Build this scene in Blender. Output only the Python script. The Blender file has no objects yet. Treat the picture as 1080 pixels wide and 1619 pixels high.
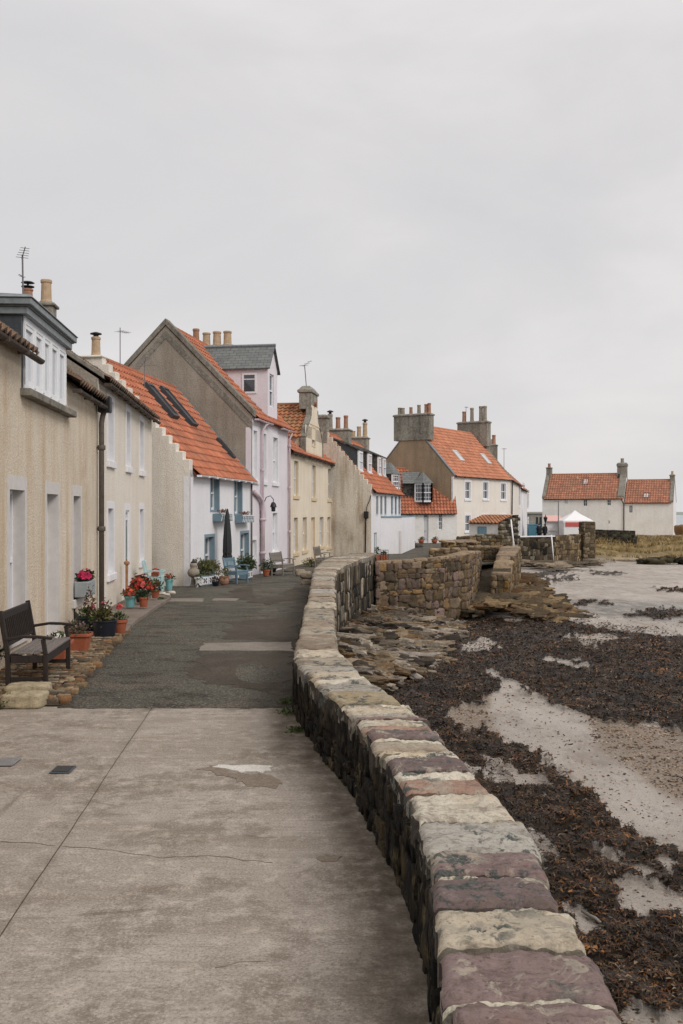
import bpy, bmesh, math, random
import numpy as np
from mathutils import Vector, Matrix, noise as mnoise
R = math.radians
SC = bpy.context.scene
COL = SC.collection
# ------------------------------------------------------------------ camera
F, CX, CY, CAMZ = 1574.0, 540.0, 809.5, 2.2      # focal length / centre in photo pixels, eye height in metres
cam = bpy.data.objects.new('camera', bpy.data.cameras.new('camera'))
COL.objects.link(cam)
cam.location = (0, 0, CAMZ); cam.rotation_euler = (R(90), 0, 0)
cam.data.sensor_fit = 'VERTICAL'; cam.data.sensor_height = 36.0; cam.data.sensor_width = 24.0
cam.data.lens = 36.0 * F / 1619.0
cam.data.clip_start = 0.1; cam.data.clip_end = 12000
SC.camera = cam
# ------------------------------------------------------------------ light
SUN_EL, SUN_AZ = 38.0, 132.0      # elevation; azimuth clockwise from +Y (street axis), i.e. over the beach, a little behind the eye
w = bpy.data.worlds.new('World'); SC.world = w; w.use_nodes = True
def world_nodes():
    nt = w.node_tree; N = nt.nodes; Lk = nt.links; N.clear()
    out = N.new('ShaderNodeOutputWorld')
    sky = N.new('ShaderNodeTexSky'); sky.sky_type = 'NISHITA'; sky.sun_disc = False
    sky.sun_elevation = R(SUN_EL); sky.sun_rotation = R(SUN_AZ); sky.dust_density = 3.0
    b1 = N.new('ShaderNodeBackground'); b1.inputs[1].default_value = 0.08
    Lk.new(sky.outputs[0], b1.inputs[0])
    tc = N.new('ShaderNodeTexCoord')
    mp = N.new('ShaderNodeMapping'); mp.inputs['Scale'].default_value = (1.0, 1.0, 2.6); mp.inputs['Rotation'].default_value = (0.12, 0.1, 0.7)
    Lk.new(tc.outputs['Generated'], mp.inputs[0])
    n1 = N.new('ShaderNodeTexNoise'); n1.inputs['Scale'].default_value = 2.3; n1.inputs['Detail'].default_value = 7; n1.inputs['Roughness'].default_value = 0.52
    n1.inputs['Distortion'].default_value = 0.35
    Lk.new(mp.outputs[0], n1.inputs['Vector'])
    rp = N.new('ShaderNodeValToRGB')
    e = rp.color_ramp.elements
    e[0].position = 0.30; e[0].color = (0.680, 0.668, 0.682, 1)
    e[1].position = 0.72; e[1].color = (0.875, 0.845, 0.832, 1)
    m = rp.color_ramp.elements.new(0.5); m.color = (0.755, 0.737, 0.738, 1)
    Lk.new(n1.outputs['Fac'], rp.inputs[0])
    sp = N.new('ShaderNodeSeparateXYZ'); Lk.new(tc.outputs['Generated'], sp.inputs[0])
    mr = N.new('ShaderNodeMapRange'); mr.inputs['From Min'].default_value = 0.42; mr.inputs['From Max'].default_value = 1.0
    mr.inputs['To Min'].default_value = 1.0; mr.inputs['To Max'].default_value = ZENITH; mr.clamp = True
    Lk.new(sp.outputs['Z'], mr.inputs['Value'])
    b2 = N.new('ShaderNodeBackground'); Lk.new(rp.outputs[0], b2.inputs[0]); Lk.new(mr.outputs[0], b2.inputs[1])
    mx = N.new('ShaderNodeMixShader'); mx.inputs[0].default_value = 0.93     # an unbroken cloud deck over the blue
    Lk.new(b1.outputs[0], mx.inputs[1]); Lk.new(b2.outputs[0], mx.inputs[2]); Lk.new(mx.outputs[0], out.inputs[0])
ZENITH = 1.7
world_nodes()
sl = bpy.data.lights.new('sun', 'SUN'); sl.energy = 1.6; sl.angle = R(24); sl.color = (1.0, 0.965, 0.92)
so = bpy.data.objects.new('sun', sl); COL.objects.link(so)
sd = Vector((math.sin(R(SUN_AZ)) * math.cos(R(SUN_EL)), math.cos(R(SUN_AZ)) * math.cos(R(SUN_EL)), math.sin(R(SUN_EL))))
so.rotation_euler = (-sd).to_track_quat('-Z', 'Y').to_euler(); so.location = (20, -10, 40)
SC.view_settings.view_transform = 'Standard'; SC.view_settings.look = 'None'
SC.view_settings.exposure = 0.0; SC.view_settings.gamma = 1.0; SC.view_settings.use_curve_mapping = False
SC.cycles.max_bounces = 6; SC.cycles.diffuse_bounces = 3; SC.cycles.glossy_bounces = 2; SC.cycles.transmission_bounces = 2
SC.cycles.use_denoising = True
# ------------------------------------------------------------------ helpers
def lin(r, g, b, k=1.0):
    f = lambda c: ((c / 255.0 / 12.92) if c <= 10 else ((c / 255.0 + 0.055) / 1.055) ** 2.4) * k
    return (f(r), f(g), f(b), 1.0)
def at(px, py, Y):                       # point at distance Y seen at a photo pixel
    return Vector(((px - CX) / F * Y, Y, CAMZ - (py - CY) / F * Y))
def lay(px, py, z):                      # point at height z seen at a photo pixel
    Y = (CAMZ - z) * F / (py - CY); return Vector(((px - CX) / F * Y, Y, z))
def interp(x, pts):
    if x <= pts[0][0]: return pts[0][1]
    for (a, b), (c, d) in zip(pts, pts[1:]):
        if x <= c: return b + (d - b) * (x - a) / (c - a)
    return pts[-1][1]
def nz(x, y, z=0.0): return mnoise.noise(Vector((x, y, z)))
def fbm(x, y, z=0.0, o=4): return mnoise.fractal(Vector((x, y, z)), 1.0, 2.0, o)

def _rounded(cuts=2, k=4.0):
    bm = bmesh.new(); bmesh.ops.create_cube(bm, size=2.0)
    bmesh.ops.subdivide_edges(bm, edges=bm.edges[:], cuts=cuts, use_grid_fill=True)
    V = []
    for v in bm.verts:
        p = v.co; n = (abs(p.x) ** k + abs(p.y) ** k + abs(p.z) ** k) ** (1 / k); V.append(tuple(p / n))
    bm.verts.index_update(); Fc = [tuple(x.index for x in f.verts) for f in bm.faces]; bm.free()
    return V, Fc
STONE = _rounded(3, 9.0); STONE_HI = _rounded(7, 10.0); SOFT = _rounded(4, 2.3)

class MB:
    def __init__(s): s.V = []; s.F = []; s.C = []; s.UV = None
    def add(s, V, Fc, col=None):
        o = len(s.V); s.V.extend([tuple(v) for v in V]); s.F.extend([tuple(i + o for i in f) for f in Fc]); s.C.extend([col] * len(Fc)); return s
    def quad(s, a, b, c, d, col=None): return s.add([a, b, c, d], [(0, 1, 2, 3)], col)
    def poly(s, pts, col=None): return s.add(pts, [tuple(range(len(pts)))], col)
    def box(s, x0, y0, z0, x1, y1, z1, col=None):
        x0, x1 = min(x0, x1), max(x0, x1); y0, y1 = min(y0, y1), max(y0, y1); z0, z1 = min(z0, z1), max(z0, z1)
        V = [(x0, y0, z0), (x1, y0, z0), (x1, y1, z0), (x0, y1, z0), (x0, y0, z1), (x1, y0, z1), (x1, y1, z1), (x0, y1, z1)]
        return s.add(V, [(3, 2, 1, 0), (4, 5, 6, 7), (0, 1, 5, 4), (1, 2, 6, 5), (2, 3, 7, 6), (3, 0, 4, 7)], col)
    def hexa(s, V, col=None):             # 4 bottom (ccw) + 4 top
        return s.add(V, [(3, 2, 1, 0), (4, 5, 6, 7), (0, 1, 5, 4), (1, 2, 6, 5), (2, 3, 7, 6), (3, 0, 4, 7)], col)
    def beam(s, a, b, w, h, up=(0, 0, 1), col=None):   # box section from a to b
        a = Vector(a); b = Vector(b); d = (b - a).normalized(); u = Vector(up)
        if abs(d.dot(u)) > 0.98: u = Vector((1, 0, 0))
        r = d.cross(u).normalized(); t = r.cross(d).normalized(); V = []
        for p in (a, b):
            for i, j in ((-1, -1), (1, -1), (1, 1), (-1, 1)): V.append(p + r * (i * w / 2) + t * (j * h / 2))
        return s.add(V, [(0, 1, 2, 3), (7, 6, 5, 4), (1, 0, 4, 5), (2, 1, 5, 6), (3, 2, 6, 7), (0, 3, 7, 4)], col)
    def prism(s, pts, axis, lo, hi, col=None):    # polygon extruded along 'x','y','z'
        def P(p, t): return {'x': (t, p[0], p[1]), 'y': (p[0], t, p[1]), 'z': (p[0], p[1], t)}[axis]
        n = len(pts); V = [P(p, lo) for p in pts] + [P(p, hi) for p in pts]
        return s.add(V, [tuple(range(n - 1, -1, -1)), tuple(range(n, 2 * n))] + [(i, (i + 1) % n, (i + 1) % n + n, i + n) for i in range(n)], col)
    def tube(s, pts, r, n=8, col=None):
        pts = [Vector(p) for p in pts]; V = []; m = len(pts)
        rr = r if isinstance(r, (list, tuple)) else [r] * m; pa = None
        for i, p in enumerate(pts):
            d = (pts[min(i + 1, m - 1)] - pts[max(i - 1, 0)]).normalized()
            a = d.cross(Vector((0, 0, 1)) if abs(d.z) < 0.95 else Vector((1, 0, 0))).normalized()
            if pa is not None:
                q = pa - d * pa.dot(d)
                if q.length > 1e-4: a = q.normalized()
            pa = a; b = d.cross(a)
            for k in range(n):
                t = 2 * math.pi * k / n; V.append(p + (a * math.cos(t) + b * math.sin(t)) * rr[i])
        Fc = [(i * n + k, i * n + (k + 1) % n, (i + 1) * n + (k + 1) % n, (i + 1) * n + k) for i in range(m - 1) for k in range(n)]
        Fc += [tuple(range(n - 1, -1, -1)), tuple(range((m - 1) * n, m * n))]
        return s.add(V, Fc, col)
    def lathe(s, prof, n=20, c=(0, 0, 0), sq=None, col=None):     # prof: (radius, height); sq = superellipse exponent for square-ish pots
        V = []
        for r, z in prof:
            for k in range(n):
                t = 2 * math.pi * (k + 0.5) / n; x, y = math.cos(t), math.sin(t)
                if sq: q = (abs(x) ** sq + abs(y) ** sq) ** (1 / sq); x /= q; y /= q
                V.append((c[0] + r * x, c[1] + r * y, c[2] + z))
        m = len(prof)
        Fc = [(i * n + k, i * n + (k + 1) % n, (i + 1) * n + (k + 1) % n, (i + 1) * n + k) for i in range(m - 1) for k in range(n)]
        if prof[0][0] > 1e-4: Fc.append(tuple(range(n - 1, -1, -1)))
        if prof[-1][0] > 1e-4: Fc.append(tuple(range((m - 1) * n, m * n)))
        return s.add(V, Fc, col)
    def stone(s, c, ex, ey, ez, col, rnd, jit=0.12, shape=None):
        V0, F0 = shape or STONE; c = Vector(c); ex = Vector(ex); ey = Vector(ey); ez = Vector(ez)
        sx, sy, sz = rnd.uniform(0, 99), rnd.uniform(0, 99), rnd.uniform(0, 99)
        V = []
        for p in V0:
            q = Vector(p); k = 1 + jit * mnoise.noise(Vector((p[0] * 1.3 + sx, p[1] * 1.3 + sy, p[2] * 1.3 + sz))) * 1.6
            V.append(c + (ex * q.x + ey * q.y + ez * q.z) * k)
        return s.add(V, F0, col)
    def build(s, name, mat, parent=None, smooth=False, bevel=0.0, seg=1):
        me = bpy.data.meshes.new(name); me.from_pydata(s.V, [], s.F); me.validate(clean_customdata=False)
        if any(c is not None for c in s.C) and len(me.polygons) == len(s.C):
            at_ = me.attributes.new('Col', 'FLOAT_COLOR', 'CORNER'); L = []
            for f, c in zip(s.F, s.C): L.extend(list((c or (0.5, 0.5, 0.5, 1)))[:3] + [1.0] if len(f) == 0 else (list(c or (0.5, 0.5, 0.5, 1))[:3] + [1.0]) * len(f))
            at_.data.foreach_set('color', L)
        if s.UV is not None and len(s.UV) == len(me.loops):
            uv = me.uv_layers.new(name='UVMap'); uv.data.foreach_set('uv', [c for p in s.UV for c in p])
        me.materials.append(mat)
        if smooth: me.polygons.foreach_set('use_smooth', [True] * len(me.polygons))
        me.update()
        o = bpy.data.objects.new(name, me); COL.objects.link(o)
        if parent is not None: o.parent = parent
        if bevel > 0:
            b = o.modifiers.new('bevel', 'BEVEL'); b.width = bevel; b.segments = seg; b.limit_method = 'ANGLE'; b.angle_limit = R(40)
        return o

def tag(o, label=None, cat=None, group=None, kind=None):
    if label: o['label'] = label
    if cat: o['category'] = cat
    if group: o['group'] = group
    if kind: o['kind'] = kind
    return o
def thing(name, label, cat, loc=(0, 0, 0), rz=0.0, group=None):
    o = bpy.data.objects.new(name, None); COL.objects.link(o); o.empty_display_size = 0.2
    o.location = loc; o.rotation_euler = (0, 0, rz); return tag(o, label, cat, group)
def kids(o): return [c for c in list(COL.objects) if c.parent == o]
def copy_thing(o, loc, rz, label, group=None, scale=None):
    r = o.copy(); COL.objects.link(r); r.location = loc; r.rotation_euler = (0, 0, rz); r['label'] = label
    if scale: r.scale = (scale,) * 3
    if group: r['group'] = group
    for c in kids(o):
        d = c.copy(); COL.objects.link(d); d.parent = r
        for g in kids(c):
            e = g.copy(); COL.objects.link(e); e.parent = d
    return r
# ------------------------------------------------------------------ materials
class NT:
    def __init__(s, name, rough=0.85, spec=0.3):
        s.m = bpy.data.materials.new(name); s.m.use_nodes = True; s.t = s.m.node_tree; s.t.nodes.clear()
        s.out = s.n('ShaderNodeOutputMaterial'); s.b = s.n('ShaderNodeBsdfPrincipled'); s.l(s.b.outputs[0], s.out.inputs[0])
        s.b.inputs['Roughness'].default_value = rough; s.b.inputs['Specular IOR Level'].default_value = spec
        s.tc = s.n('ShaderNodeTexCoord')
    def n(s, t): return s.t.nodes.new(t)
    def l(s, a, b): s.t.links.new(a, b)
    def put(s, sock, v):
        if hasattr(v, 'links') or isinstance(v, bpy.types.NodeSocket): s.l(v, sock)
        else: sock.default_value = v
    def co(s, scale=(1, 1, 1), kind='Object', rot=(0, 0, 0)):
        m = s.n('ShaderNodeMapping'); m.inputs['Scale'].default_value = scale; m.inputs['Rotation'].default_value = rot; s.l(s.tc.outputs[kind], m.inputs[0]); return m.outputs[0]
    def noise(s, sc, det=4, ro=0.55, vec=None, dist=0.0, color=False):
        x = s.n('ShaderNodeTexNoise'); x.inputs['Scale'].default_value = sc; x.inputs['Detail'].default_value = det; x.inputs['Roughness'].default_value = ro; x.inputs['Distortion'].default_value = dist
        s.l(vec if vec is not None else s.tc.outputs['Object'], x.inputs['Vector']); return x.outputs['Color' if color else 'Fac']
    def voro(s, sc, vec=None, feat='F1', out='Distance', rnd=1.0):
        x = s.n('ShaderNodeTexVoronoi'); x.feature = feat; x.inputs['Scale'].default_value = sc; x.inputs['Randomness'].default_value = rnd
        s.l(vec if vec is not None else s.tc.outputs['Object'], x.inputs['Vector']); return x.outputs[out]
    def ramp(s, f, stops, interp='LINEAR'):
        x = s.n('ShaderNodeValToRGB'); e = x.color_ramp.elements; x.color_ramp.interpolation = interp
        while len(e) < len(stops): e.new(0.5)
        for i, (p, c) in enumerate(stops):
            e[i].position = p; e[i].color = c if isinstance(c, (tuple, list)) else (c, c, c, 1)
        s.l(f, x.inputs[0]); return x.outputs[0]
    def mix(s, f, a, b, mode='MIX'):
        x = s.n('ShaderNodeMix'); x.data_type = 'RGBA'; x.blend_type = mode
        s.put(x.inputs[0], f); s.put(x.inputs[6], a); s.put(x.inputs[7], b); return x.outputs[2]
    def math(s, op, a, b=0.0, clamp=False):
        x = s.n('ShaderNodeMath'); x.operation = op; x.use_clamp = clamp; s.put(x.inputs[0], a); s.put(x.inputs[1], b); return x.outputs[0]
    def attr(s, name, out='Color'):
        x = s.n('ShaderNodeAttribute'); x.attribute_name = name; return x.outputs[out]
    def bump(s, h, st=0.4, d=0.02):
        x = s.n('ShaderNodeBump'); x.inputs['Strength'].default_value = st; x.inputs['Distance'].default_value = d
        s.l(h, x.inputs['Height'])
        p = s.b.inputs['Normal']
        if p.is_linked: s.l(p.links[0].from_socket, x.inputs['Normal'])
        s.l(x.outputs[0], p)
    def base(s, c): s.put(s.b.inputs['Base Color'], c); return s
def mul(c, k): return (c[0] * k, c[1] * k, c[2] * k, 1)
def mixc(a, b, t): return tuple(a[i] * (1 - t) + b[i] * t for i in range(3)) + (1,)

def m_harl(name, c, c2, stain=None, amount=0.5, grain=60, bump=0.5, gm=0.6):
    n = NT(name, 0.93, 0.15)
    big = n.noise(0.55, 6, 0.62)
    col = n.mix(n.ramp(big, [(0.36, 0.0), (0.66, 1.0)]), c, c2)
    if stain:
        st = n.noise(1.0, 6, 0.68, n.co((2.2, 2.2, 0.30)))
        col = n.mix(n.math('MULTIPLY', n.ramp(st, [(0.46, 0.0), (0.74, 1.0)]), amount), col, stain)
        st2 = n.noise(0.7, 8, 0.7, n.co((1, 1, 0.8)))
        col = n.mix(n.math('MULTIPLY', n.ramp(st2, [(0.55, 0.0), (0.72, 1.0)]), amount * 0.7), col, mul(stain, 0.8))
    g = n.noise(grain, 3, 0.7)
    col = n.mix(n.ramp(g, [(0.34, gm), (0.5, 0.0)]), col, mul(c2, 0.60))
    col = n.mix(n.ramp(g, [(0.52, 0.0), (0.66, gm * 0.7)]), col, mul(c, 1.22))
    n.base(col); n.bump(g, bump, 0.02); n.bump(n.noise(4, 4), 0.25, 0.05)
    return n.m
def m_paint(name, c, rough=0.55, var=0.12, bump=0.08):
    n = NT(name, rough, 0.35)
    v = n.noise(6, 5, 0.65)
    n.base(n.mix(n.ramp(v, [(0.35, 0.0), (0.75, 1.0)]), c, mul(c, 1 - var * 2)))
    n.bump(n.noise(40, 3), bump, 0.01); return n.m
def m_metal(name, c, rough=0.5):
    n = NT(name, rough, 0.4); v = n.noise(9, 5, 0.7)
    n.base(n.mix(n.ramp(v, [(0.4, 0.0), (0.7, 1.0)]), c, mul(c, 0.65))); n.bump(n.noise(25, 3), 0.1, 0.01); return n.m
def m_wood(name, c, c2, rough=0.7):
    n = NT(name, rough, 0.3); v = n.noise(3, 6, 0.6, n.co((14, 14, 1.6)))
    n.base(n.mix(n.ramp(v, [(0.35, 0.0), (0.7, 1.0)]), c, c2)); n.bump(v, 0.25, 0.01); return n.m
def m_pantile(name, ca, cb, dirt, dirt_amt=0.35):
    n = NT(name, 0.85, 0.25)
    uv = n.tc.outputs['UV']
    x = n.n('ShaderNodeVectorMath'); x.operation = 'FLOOR'; n.l(uv, x.inputs[0])
    wn = n.n('ShaderNodeTexWhiteNoise'); wn.noise_dimensions = '2D'; n.l(x.outputs[0], wn.inputs['Vector'])
    col = n.mix(wn.outputs['Value'], mul(ca, 1.06), mul(cb, 0.9)); col = n.mix(n.ramp(n.noise(0.5, 4, .6), [(.42, 0.0), (.6, .45)]), col, n.mix(1.0, col, (.82, .86, .9, 1), 'MULTIPLY'))
    sp = n.noise(1.3, 7, 0.7)
    col = n.mix(n.math('MULTIPLY', n.ramp(sp, [(0.44, 0.0), (0.62, 1.0)]), dirt_amt), col, dirt)
    fine = n.noise(30, 4, 0.7)
    col = n.mix(n.ramp(fine, [(0.3, 0.35), (0.5, 0.0)]), col, mul(ca, 0.55))
    n.base(col); n.bump(fine, 0.25, 0.01); return n.m
def m_slate(name, a, b):
    n = NT(name, 0.7, 0.4); br = n.n('ShaderNodeTexBrick')
    n.l(n.tc.outputs['UV'], br.inputs['Vector']); br.inputs['Color1'].default_value = a; br.inputs['Color2'].default_value = b; br.inputs['Mortar'].default_value = mul(a, 0.25)
    br.inputs['Scale'].default_value = 1.0; br.inputs['Brick Width'].default_value = 0.32; br.inputs['Row Height'].default_value = 0.17; br.inputs['Mortar Size'].default_value = 0.012
    f = n.noise(6, 6, 0.7)
    n.base(n.mix(n.ramp(f, [(0.4, 0.0), (0.7, 0.6)]), br.outputs[0], lin(120, 118, 108))); n.bump(br.outputs['Fac'], -0.5, 0.02); n.bump(f, 0.3, 0.02); return n.m
def m_stone(name, vscale=9.0, k=1.0, lichen=None, lich_lo=0.6, rough=0.92, bump=0.5):
    n = NT(name, rough, 0.2); c = n.attr('Col'); X = lambda v: n.mix(1.0, c, v, 'MULTIPLY')
    f = n.noise(vscale, 8, 0.74); g = n.noise(vscale * 6, 4, 0.75); b = n.noise(1.3, 6, 0.7)
    col = n.mix(n.ramp(f, [(0.36, 0.85), (0.5, 0.0)]), c, X((0.48, 0.45, 0.43, 1)))
    col = n.mix(n.ramp(f, [(0.53, 0.0), (0.68, 0.6)]), col, X((1.5, 1.45, 1.35, 1)))
    col = n.mix(n.ramp(g, [(0.36, 0.6), (0.48, 0.0)]), col, X((0.45, 0.43, 0.41, 1)))
    col = n.mix(n.ramp(b, [(0.52, 0.0), (0.66, 0.5)]), col, lin(70, 62, 50))
    n.base(col); n.bump(f, bump, 0.03); n.bump(g, bump * 0.7, 0.008); return n.m
def m_glass(name, c=(0.035, 0.042, 0.05, 1), rough=0.06):
    n = NT(name, rough, 0.7); n.base(n.mix(n.noise(0.8, 3), c, mul(c, 2.2))); return n.m
def m_leaf(name, rough=0.55):
    n = NT(name, rough, 0.35); c = n.attr('Col'); n.base(n.mix(n.ramp(n.noise(30, 3), [(0.3, 0.5), (0.6, 0.0)]), c, n.mix(1.0, c, (0.5, 0.5, 0.5, 1), 'MULTIPLY'))); return n.m

M = {}
M['ochre'] = m_harl('ochre roughcast', lin(217, 204, 186), lin(200, 186, 166), lin(180, 149, 112), 0.85, 30, 0.9, 0.5)
M['cream'] = m_harl('cream roughcast', lin(226, 218, 206), lin(215, 205, 191), lin(202, 186, 164), 0.4, 30, 0.7)
M['greyharl'] = m_harl('grey beige roughcast', lin(226, 219, 208), lin(210, 202, 190), lin(190, 178, 158), 0.55, 26, 0.9, 0.42)
M['white'] = m_harl('white limewash', lin(226, 224, 226), lin(216, 215, 217), lin(206, 203, 199), 0.3, 20, 0.3, 0.16)
M['rubblewhite'] = m_harl('whitewashed rubble', lin(232, 230, 226), lin(222, 219, 214), lin(200, 193, 182), 0.35, 3.2, 1.0, 0.14)
M['browngable'] = m_harl('brown render', lin(158, 149, 137), lin(138, 129, 117), lin(112, 100, 84), 0.6, 18, 0.8, 0.4)
M['browngable2'] = m_harl('tan weathered render', lin(160, 138, 114), lin(142, 122, 100), lin(120, 106, 92), 0.8, 10, 0.5, 0.3)
M['crowgable'] = m_harl('pale weathered render', lin(210, 201, 187), lin(196, 185, 169), lin(150, 128, 100), 0.9, 12, 0.6, 0.35)
M['pink'] = m_harl('lilac pink paint', lin(221, 215, 219), lin(212, 205, 210), lin(200, 192, 197), 0.35, 24, 0.3, 0.18)
M['paleyellow'] = m_harl('pale yellow render', lin(224, 213, 194), lin(213, 200, 179), lin(196, 178, 152), 0.45, 22, 0.4, 0.25)
M['stonecream'] = m_harl('stone cream render', lin(224, 217, 208), lin(216, 207, 197), lin(202, 191, 179), 0.3, 20, 0.3, 0.15)
M['margin_w'] = m_paint('white margin paint', lin(226, 224, 226), 0.6, 0.06)
M['margin_g'] = m_paint('warm grey margin paint', lin(204, 198, 193), 0.7, 0.08)
M['margin_t'] = m_paint('tan margin paint', lin(212, 190, 158), 0.7, 0.08)
M['margin_b'] = m_paint('blue grey margin paint', lin(126, 146, 156), 0.6, 0.08)
M['upvc'] = m_paint('white window paint', lin(228, 228, 230), 0.35, 0.03)
M['bluepaint'] = m_paint('blue grey wood paint', lin(108, 132, 144), 0.55)
M['navy'] = m_paint('navy door paint', lin(34, 56, 82), 0.4)
M['doorgrey'] = m_paint('slate green door paint', lin(96, 108, 106), 0.5)
M['doorwhite'] = m_paint('off white door paint', lin(206, 206, 208), 0.5)
M['skyblue'] = m_paint('pale blue shutter paint', lin(138, 172, 190), 0.6)
M['tile'] = m_pantile('orange pantile', lin(190, 120, 90), lin(168, 102, 76), lin(124, 94, 78), 0.55)
M['tile_b'] = m_pantile('bright orange pantile', lin(202, 138, 108), lin(184, 122, 94), lin(148, 110, 90), 0.45)
M['tile_old'] = m_pantile('old mottled pantile', lin(178, 118, 84), lin(146, 92, 64), lin(132, 118, 88), 0.8)
M['tile_far'] = m_pantile('weathered pantile', lin(180, 124, 100), lin(162, 108, 86), lin(128, 108, 90), 0.65)
M['moss'] = m_pantile('mossy brown pantile', lin(124, 98, 80), lin(100, 82, 68), lin(74, 66, 56), 0.9)
M['slate'] = m_slate('grey slate', lin(112, 116, 116), lin(92, 97, 98))
M['slate_d'] = m_slate('dark slate', lin(52, 54, 58), lin(40, 42, 46))
M['lead'] = m_metal('lead sheet', lin(120, 126, 130), 0.55)
M['lead_d'] = m_metal('dark lead sheet', lin(62, 66, 70), 0.55)
M['zinc'] = m_metal('grey fascia', lin(128, 134, 136), 0.5)
M['iron'] = m_metal('black iron', lin(34, 33, 34), 0.5)
M['gutter'] = m_metal('rusty cast iron', lin(74, 62, 54), 0.75)
M['pipe'] = m_metal('grey brown pipe', lin(96, 88, 80), 0.6)
M['pinkpipe'] = m_paint('pink pipe paint', lin(204, 184, 189), 0.5)
M['rust'] = m_metal('rusty pipe', lin(172, 124, 84), 0.8)
M['alu'] = m_metal('dull aluminium', lin(120, 118, 118), 0.4)
M['glass'] = m_glass('window glass')
M['glass_l'] = m_glass('glass with painted sky reflection', (0.30, 0.31, 0.33, 1), 0.05)  # pale base colour paints the sky's reflection into these panes
M['skyglass'] = m_glass('skylight glass', (0.30, 0.33, 0.36, 1), 0.05)
M['pot_buff'] = m_paint('buff clay', lin(186, 160, 130), 0.85, 0.2)
M['pot_grey'] = m_paint('grey clay', lin(150, 140, 126), 0.85, 0.2)
M['pot_red'] = m_paint('red clay', lin(166, 124, 102), 0.85, 0.2)
M['stackstone'] = m_harl('grey stack stone', lin(152, 147, 136), lin(124, 119, 109), lin(86, 82, 75), 0.9, 7, 1.0)
M['skew'] = m_harl('weathered skew stone', lin(140, 135, 125), lin(116, 111, 102), lin(82, 78, 70), 0.8, 9, 0.8)
M['stone'] = m_stone('rubble stone', 8)
def m_coping():
    n = NT('coping stone', 0.9, 0.25); c = n.attr('Col'); X = lambda k: n.mix(1.0, c, k, 'MULTIPLY')
    s1 = n.noise(1.0, 9, 0.72, n.co((4, 26, 26)), 0.4); b = n.noise(2.6, 8, 0.72); g = n.noise(60, 4, 0.75); h = n.noise(9, 8, 0.75)
    col = n.mix(n.ramp(b, [(0.42, 0.0), (0.62, 0.6)]), c, X((1.3, 1.36, 1.38, 1)))
    col = n.mix(n.ramp(n.noise(1.9, 7, 0.7, n.co((1, 1, 1), rot=(0.4, 0.2, 1.0))), [(0.52, 0.0), (0.66, 0.6)]), col, X((0.95, 0.76, 0.55, 1)))
    col = n.mix(n.ramp(s1, [(0.34, 0.8), (0.47, 0.0)]), col, X((0.5, 0.46, 0.42, 1)))
    col = n.mix(n.ramp(s1, [(0.54, 0.0), (0.68, 0.55)]), col, X((1.45, 1.42, 1.36, 1)))
    col = n.mix(n.ramp(h, [(0.36, 0.7), (0.46, 0.0)]), col, X((0.42, 0.40, 0.38, 1)))
    col = n.mix(n.ramp(g, [(0.36, 0.5), (0.48, 0.0)]), col, X((0.5, 0.5, 0.48, 1)))
    li = n.math('MULTIPLY', n.ramp(n.noise(7.0, 9, 0.74, dist=0.5), [(0.545, 0.0), (0.575, 1.0)]), n.ramp(n.noise(1.15, 3, 0.5), [(0.44, 0.0), (0.52, 0.9)]))
    w2 = n.noise(3.4, 9, 0.76, dist=0.7)
    col = n.mix(n.ramp(w2, [(0.535, 0.0), (0.575, 0.75)]), col, n.mix(n.ramp(h, [(.4, 0.0), (.6, 1.0)]), lin(168, 158, 140), lin(128, 120, 110)))
    col = n.mix(n.ramp(w2, [(0.40, 0.6), (0.46, 0.0)]), col, lin(98, 84, 76))
    col = n.mix(n.ramp(n.voro(26, None), [(0.10, 0.7), (0.2, 0.0)]), col, X((0.45, 0.43, 0.42, 1)))
    col = n.mix(li, col, n.mix(n.ramp(g, [(0.4, 0.0), (0.6, 1.0)]), lin(46, 52, 50), lin(84, 90, 86)))
    n.base(col); n.bump(s1, 0.6, 0.02); n.bump(h, 0.6, 0.015); n.bump(g, 0.5, 0.005); n.bump(li, 0.4, 0.008); return n.m
M['coping'] = m_coping()
M['coping_far'] = m_stone('far coping stone', 5, 1.0, None)
def m_black():
    n = NT('tarred rubble', 0.9, 0.25); c = n.attr('Col'); v = n.noise(1.0, 9, 0.75, n.co((16, 16, 3.2)), 0.5); f = n.noise(11, 8, 0.75); b = n.noise(1.6, 5, 0.65)
    col = n.mix(n.ramp(v, [(0.36, 0.85), (0.5, 0.0)]), n.mix(1.0, c, (.5, .48, .45, 1), 'MULTIPLY'), lin(17, 15, 14))
    col = n.mix(n.math('MULTIPLY', n.ramp(v, [(0.53, 0.0), (0.64, 0.8)]), n.ramp(b, [(0.46, 0.15), (0.6, 1.0)])), col, lin(126, 110, 76))
    col = n.mix(n.ramp(f, [(0.36, 0.8), (0.48, 0.0)]), col, lin(20, 18, 16)); col = n.mix(n.ramp(f, [(0.58, 0.0), (0.68, 0.5)]), col, lin(96, 88, 70))
    n.base(col); n.bump(f, 0.9, 0.03); n.bump(v, 0.6, 0.03); return n.m
M['black'] = m_black()
M['core'] = m_harl('dark lime mortar', lin(84, 74, 60), lin(58, 50, 41), lin(122, 106, 80), 0.4, 9, 1.0)
M['mortar'] = m_harl('pale lime mortar', lin(176, 162, 136), lin(150, 138, 114), lin(70, 66, 58), 0.5, 22, 1.0)
M['leaf'] = m_leaf('plant leaves')
M['bloom'] = m_leaf('flower petals', 0.7)
M['terracotta'] = m_paint('terracotta', lin(160, 90, 64), 0.8, 0.14)
M['turq'] = m_paint('turquoise glaze', lin(118, 172, 174), 0.4, 0.1)
M['darkpot'] = m_paint('dark navy plastic', lin(32, 36, 46), 0.4, 0.1)
M['soil'] = m_paint('potting soil', lin(46, 36, 28), 0.95, 0.2, 0.8)
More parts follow.
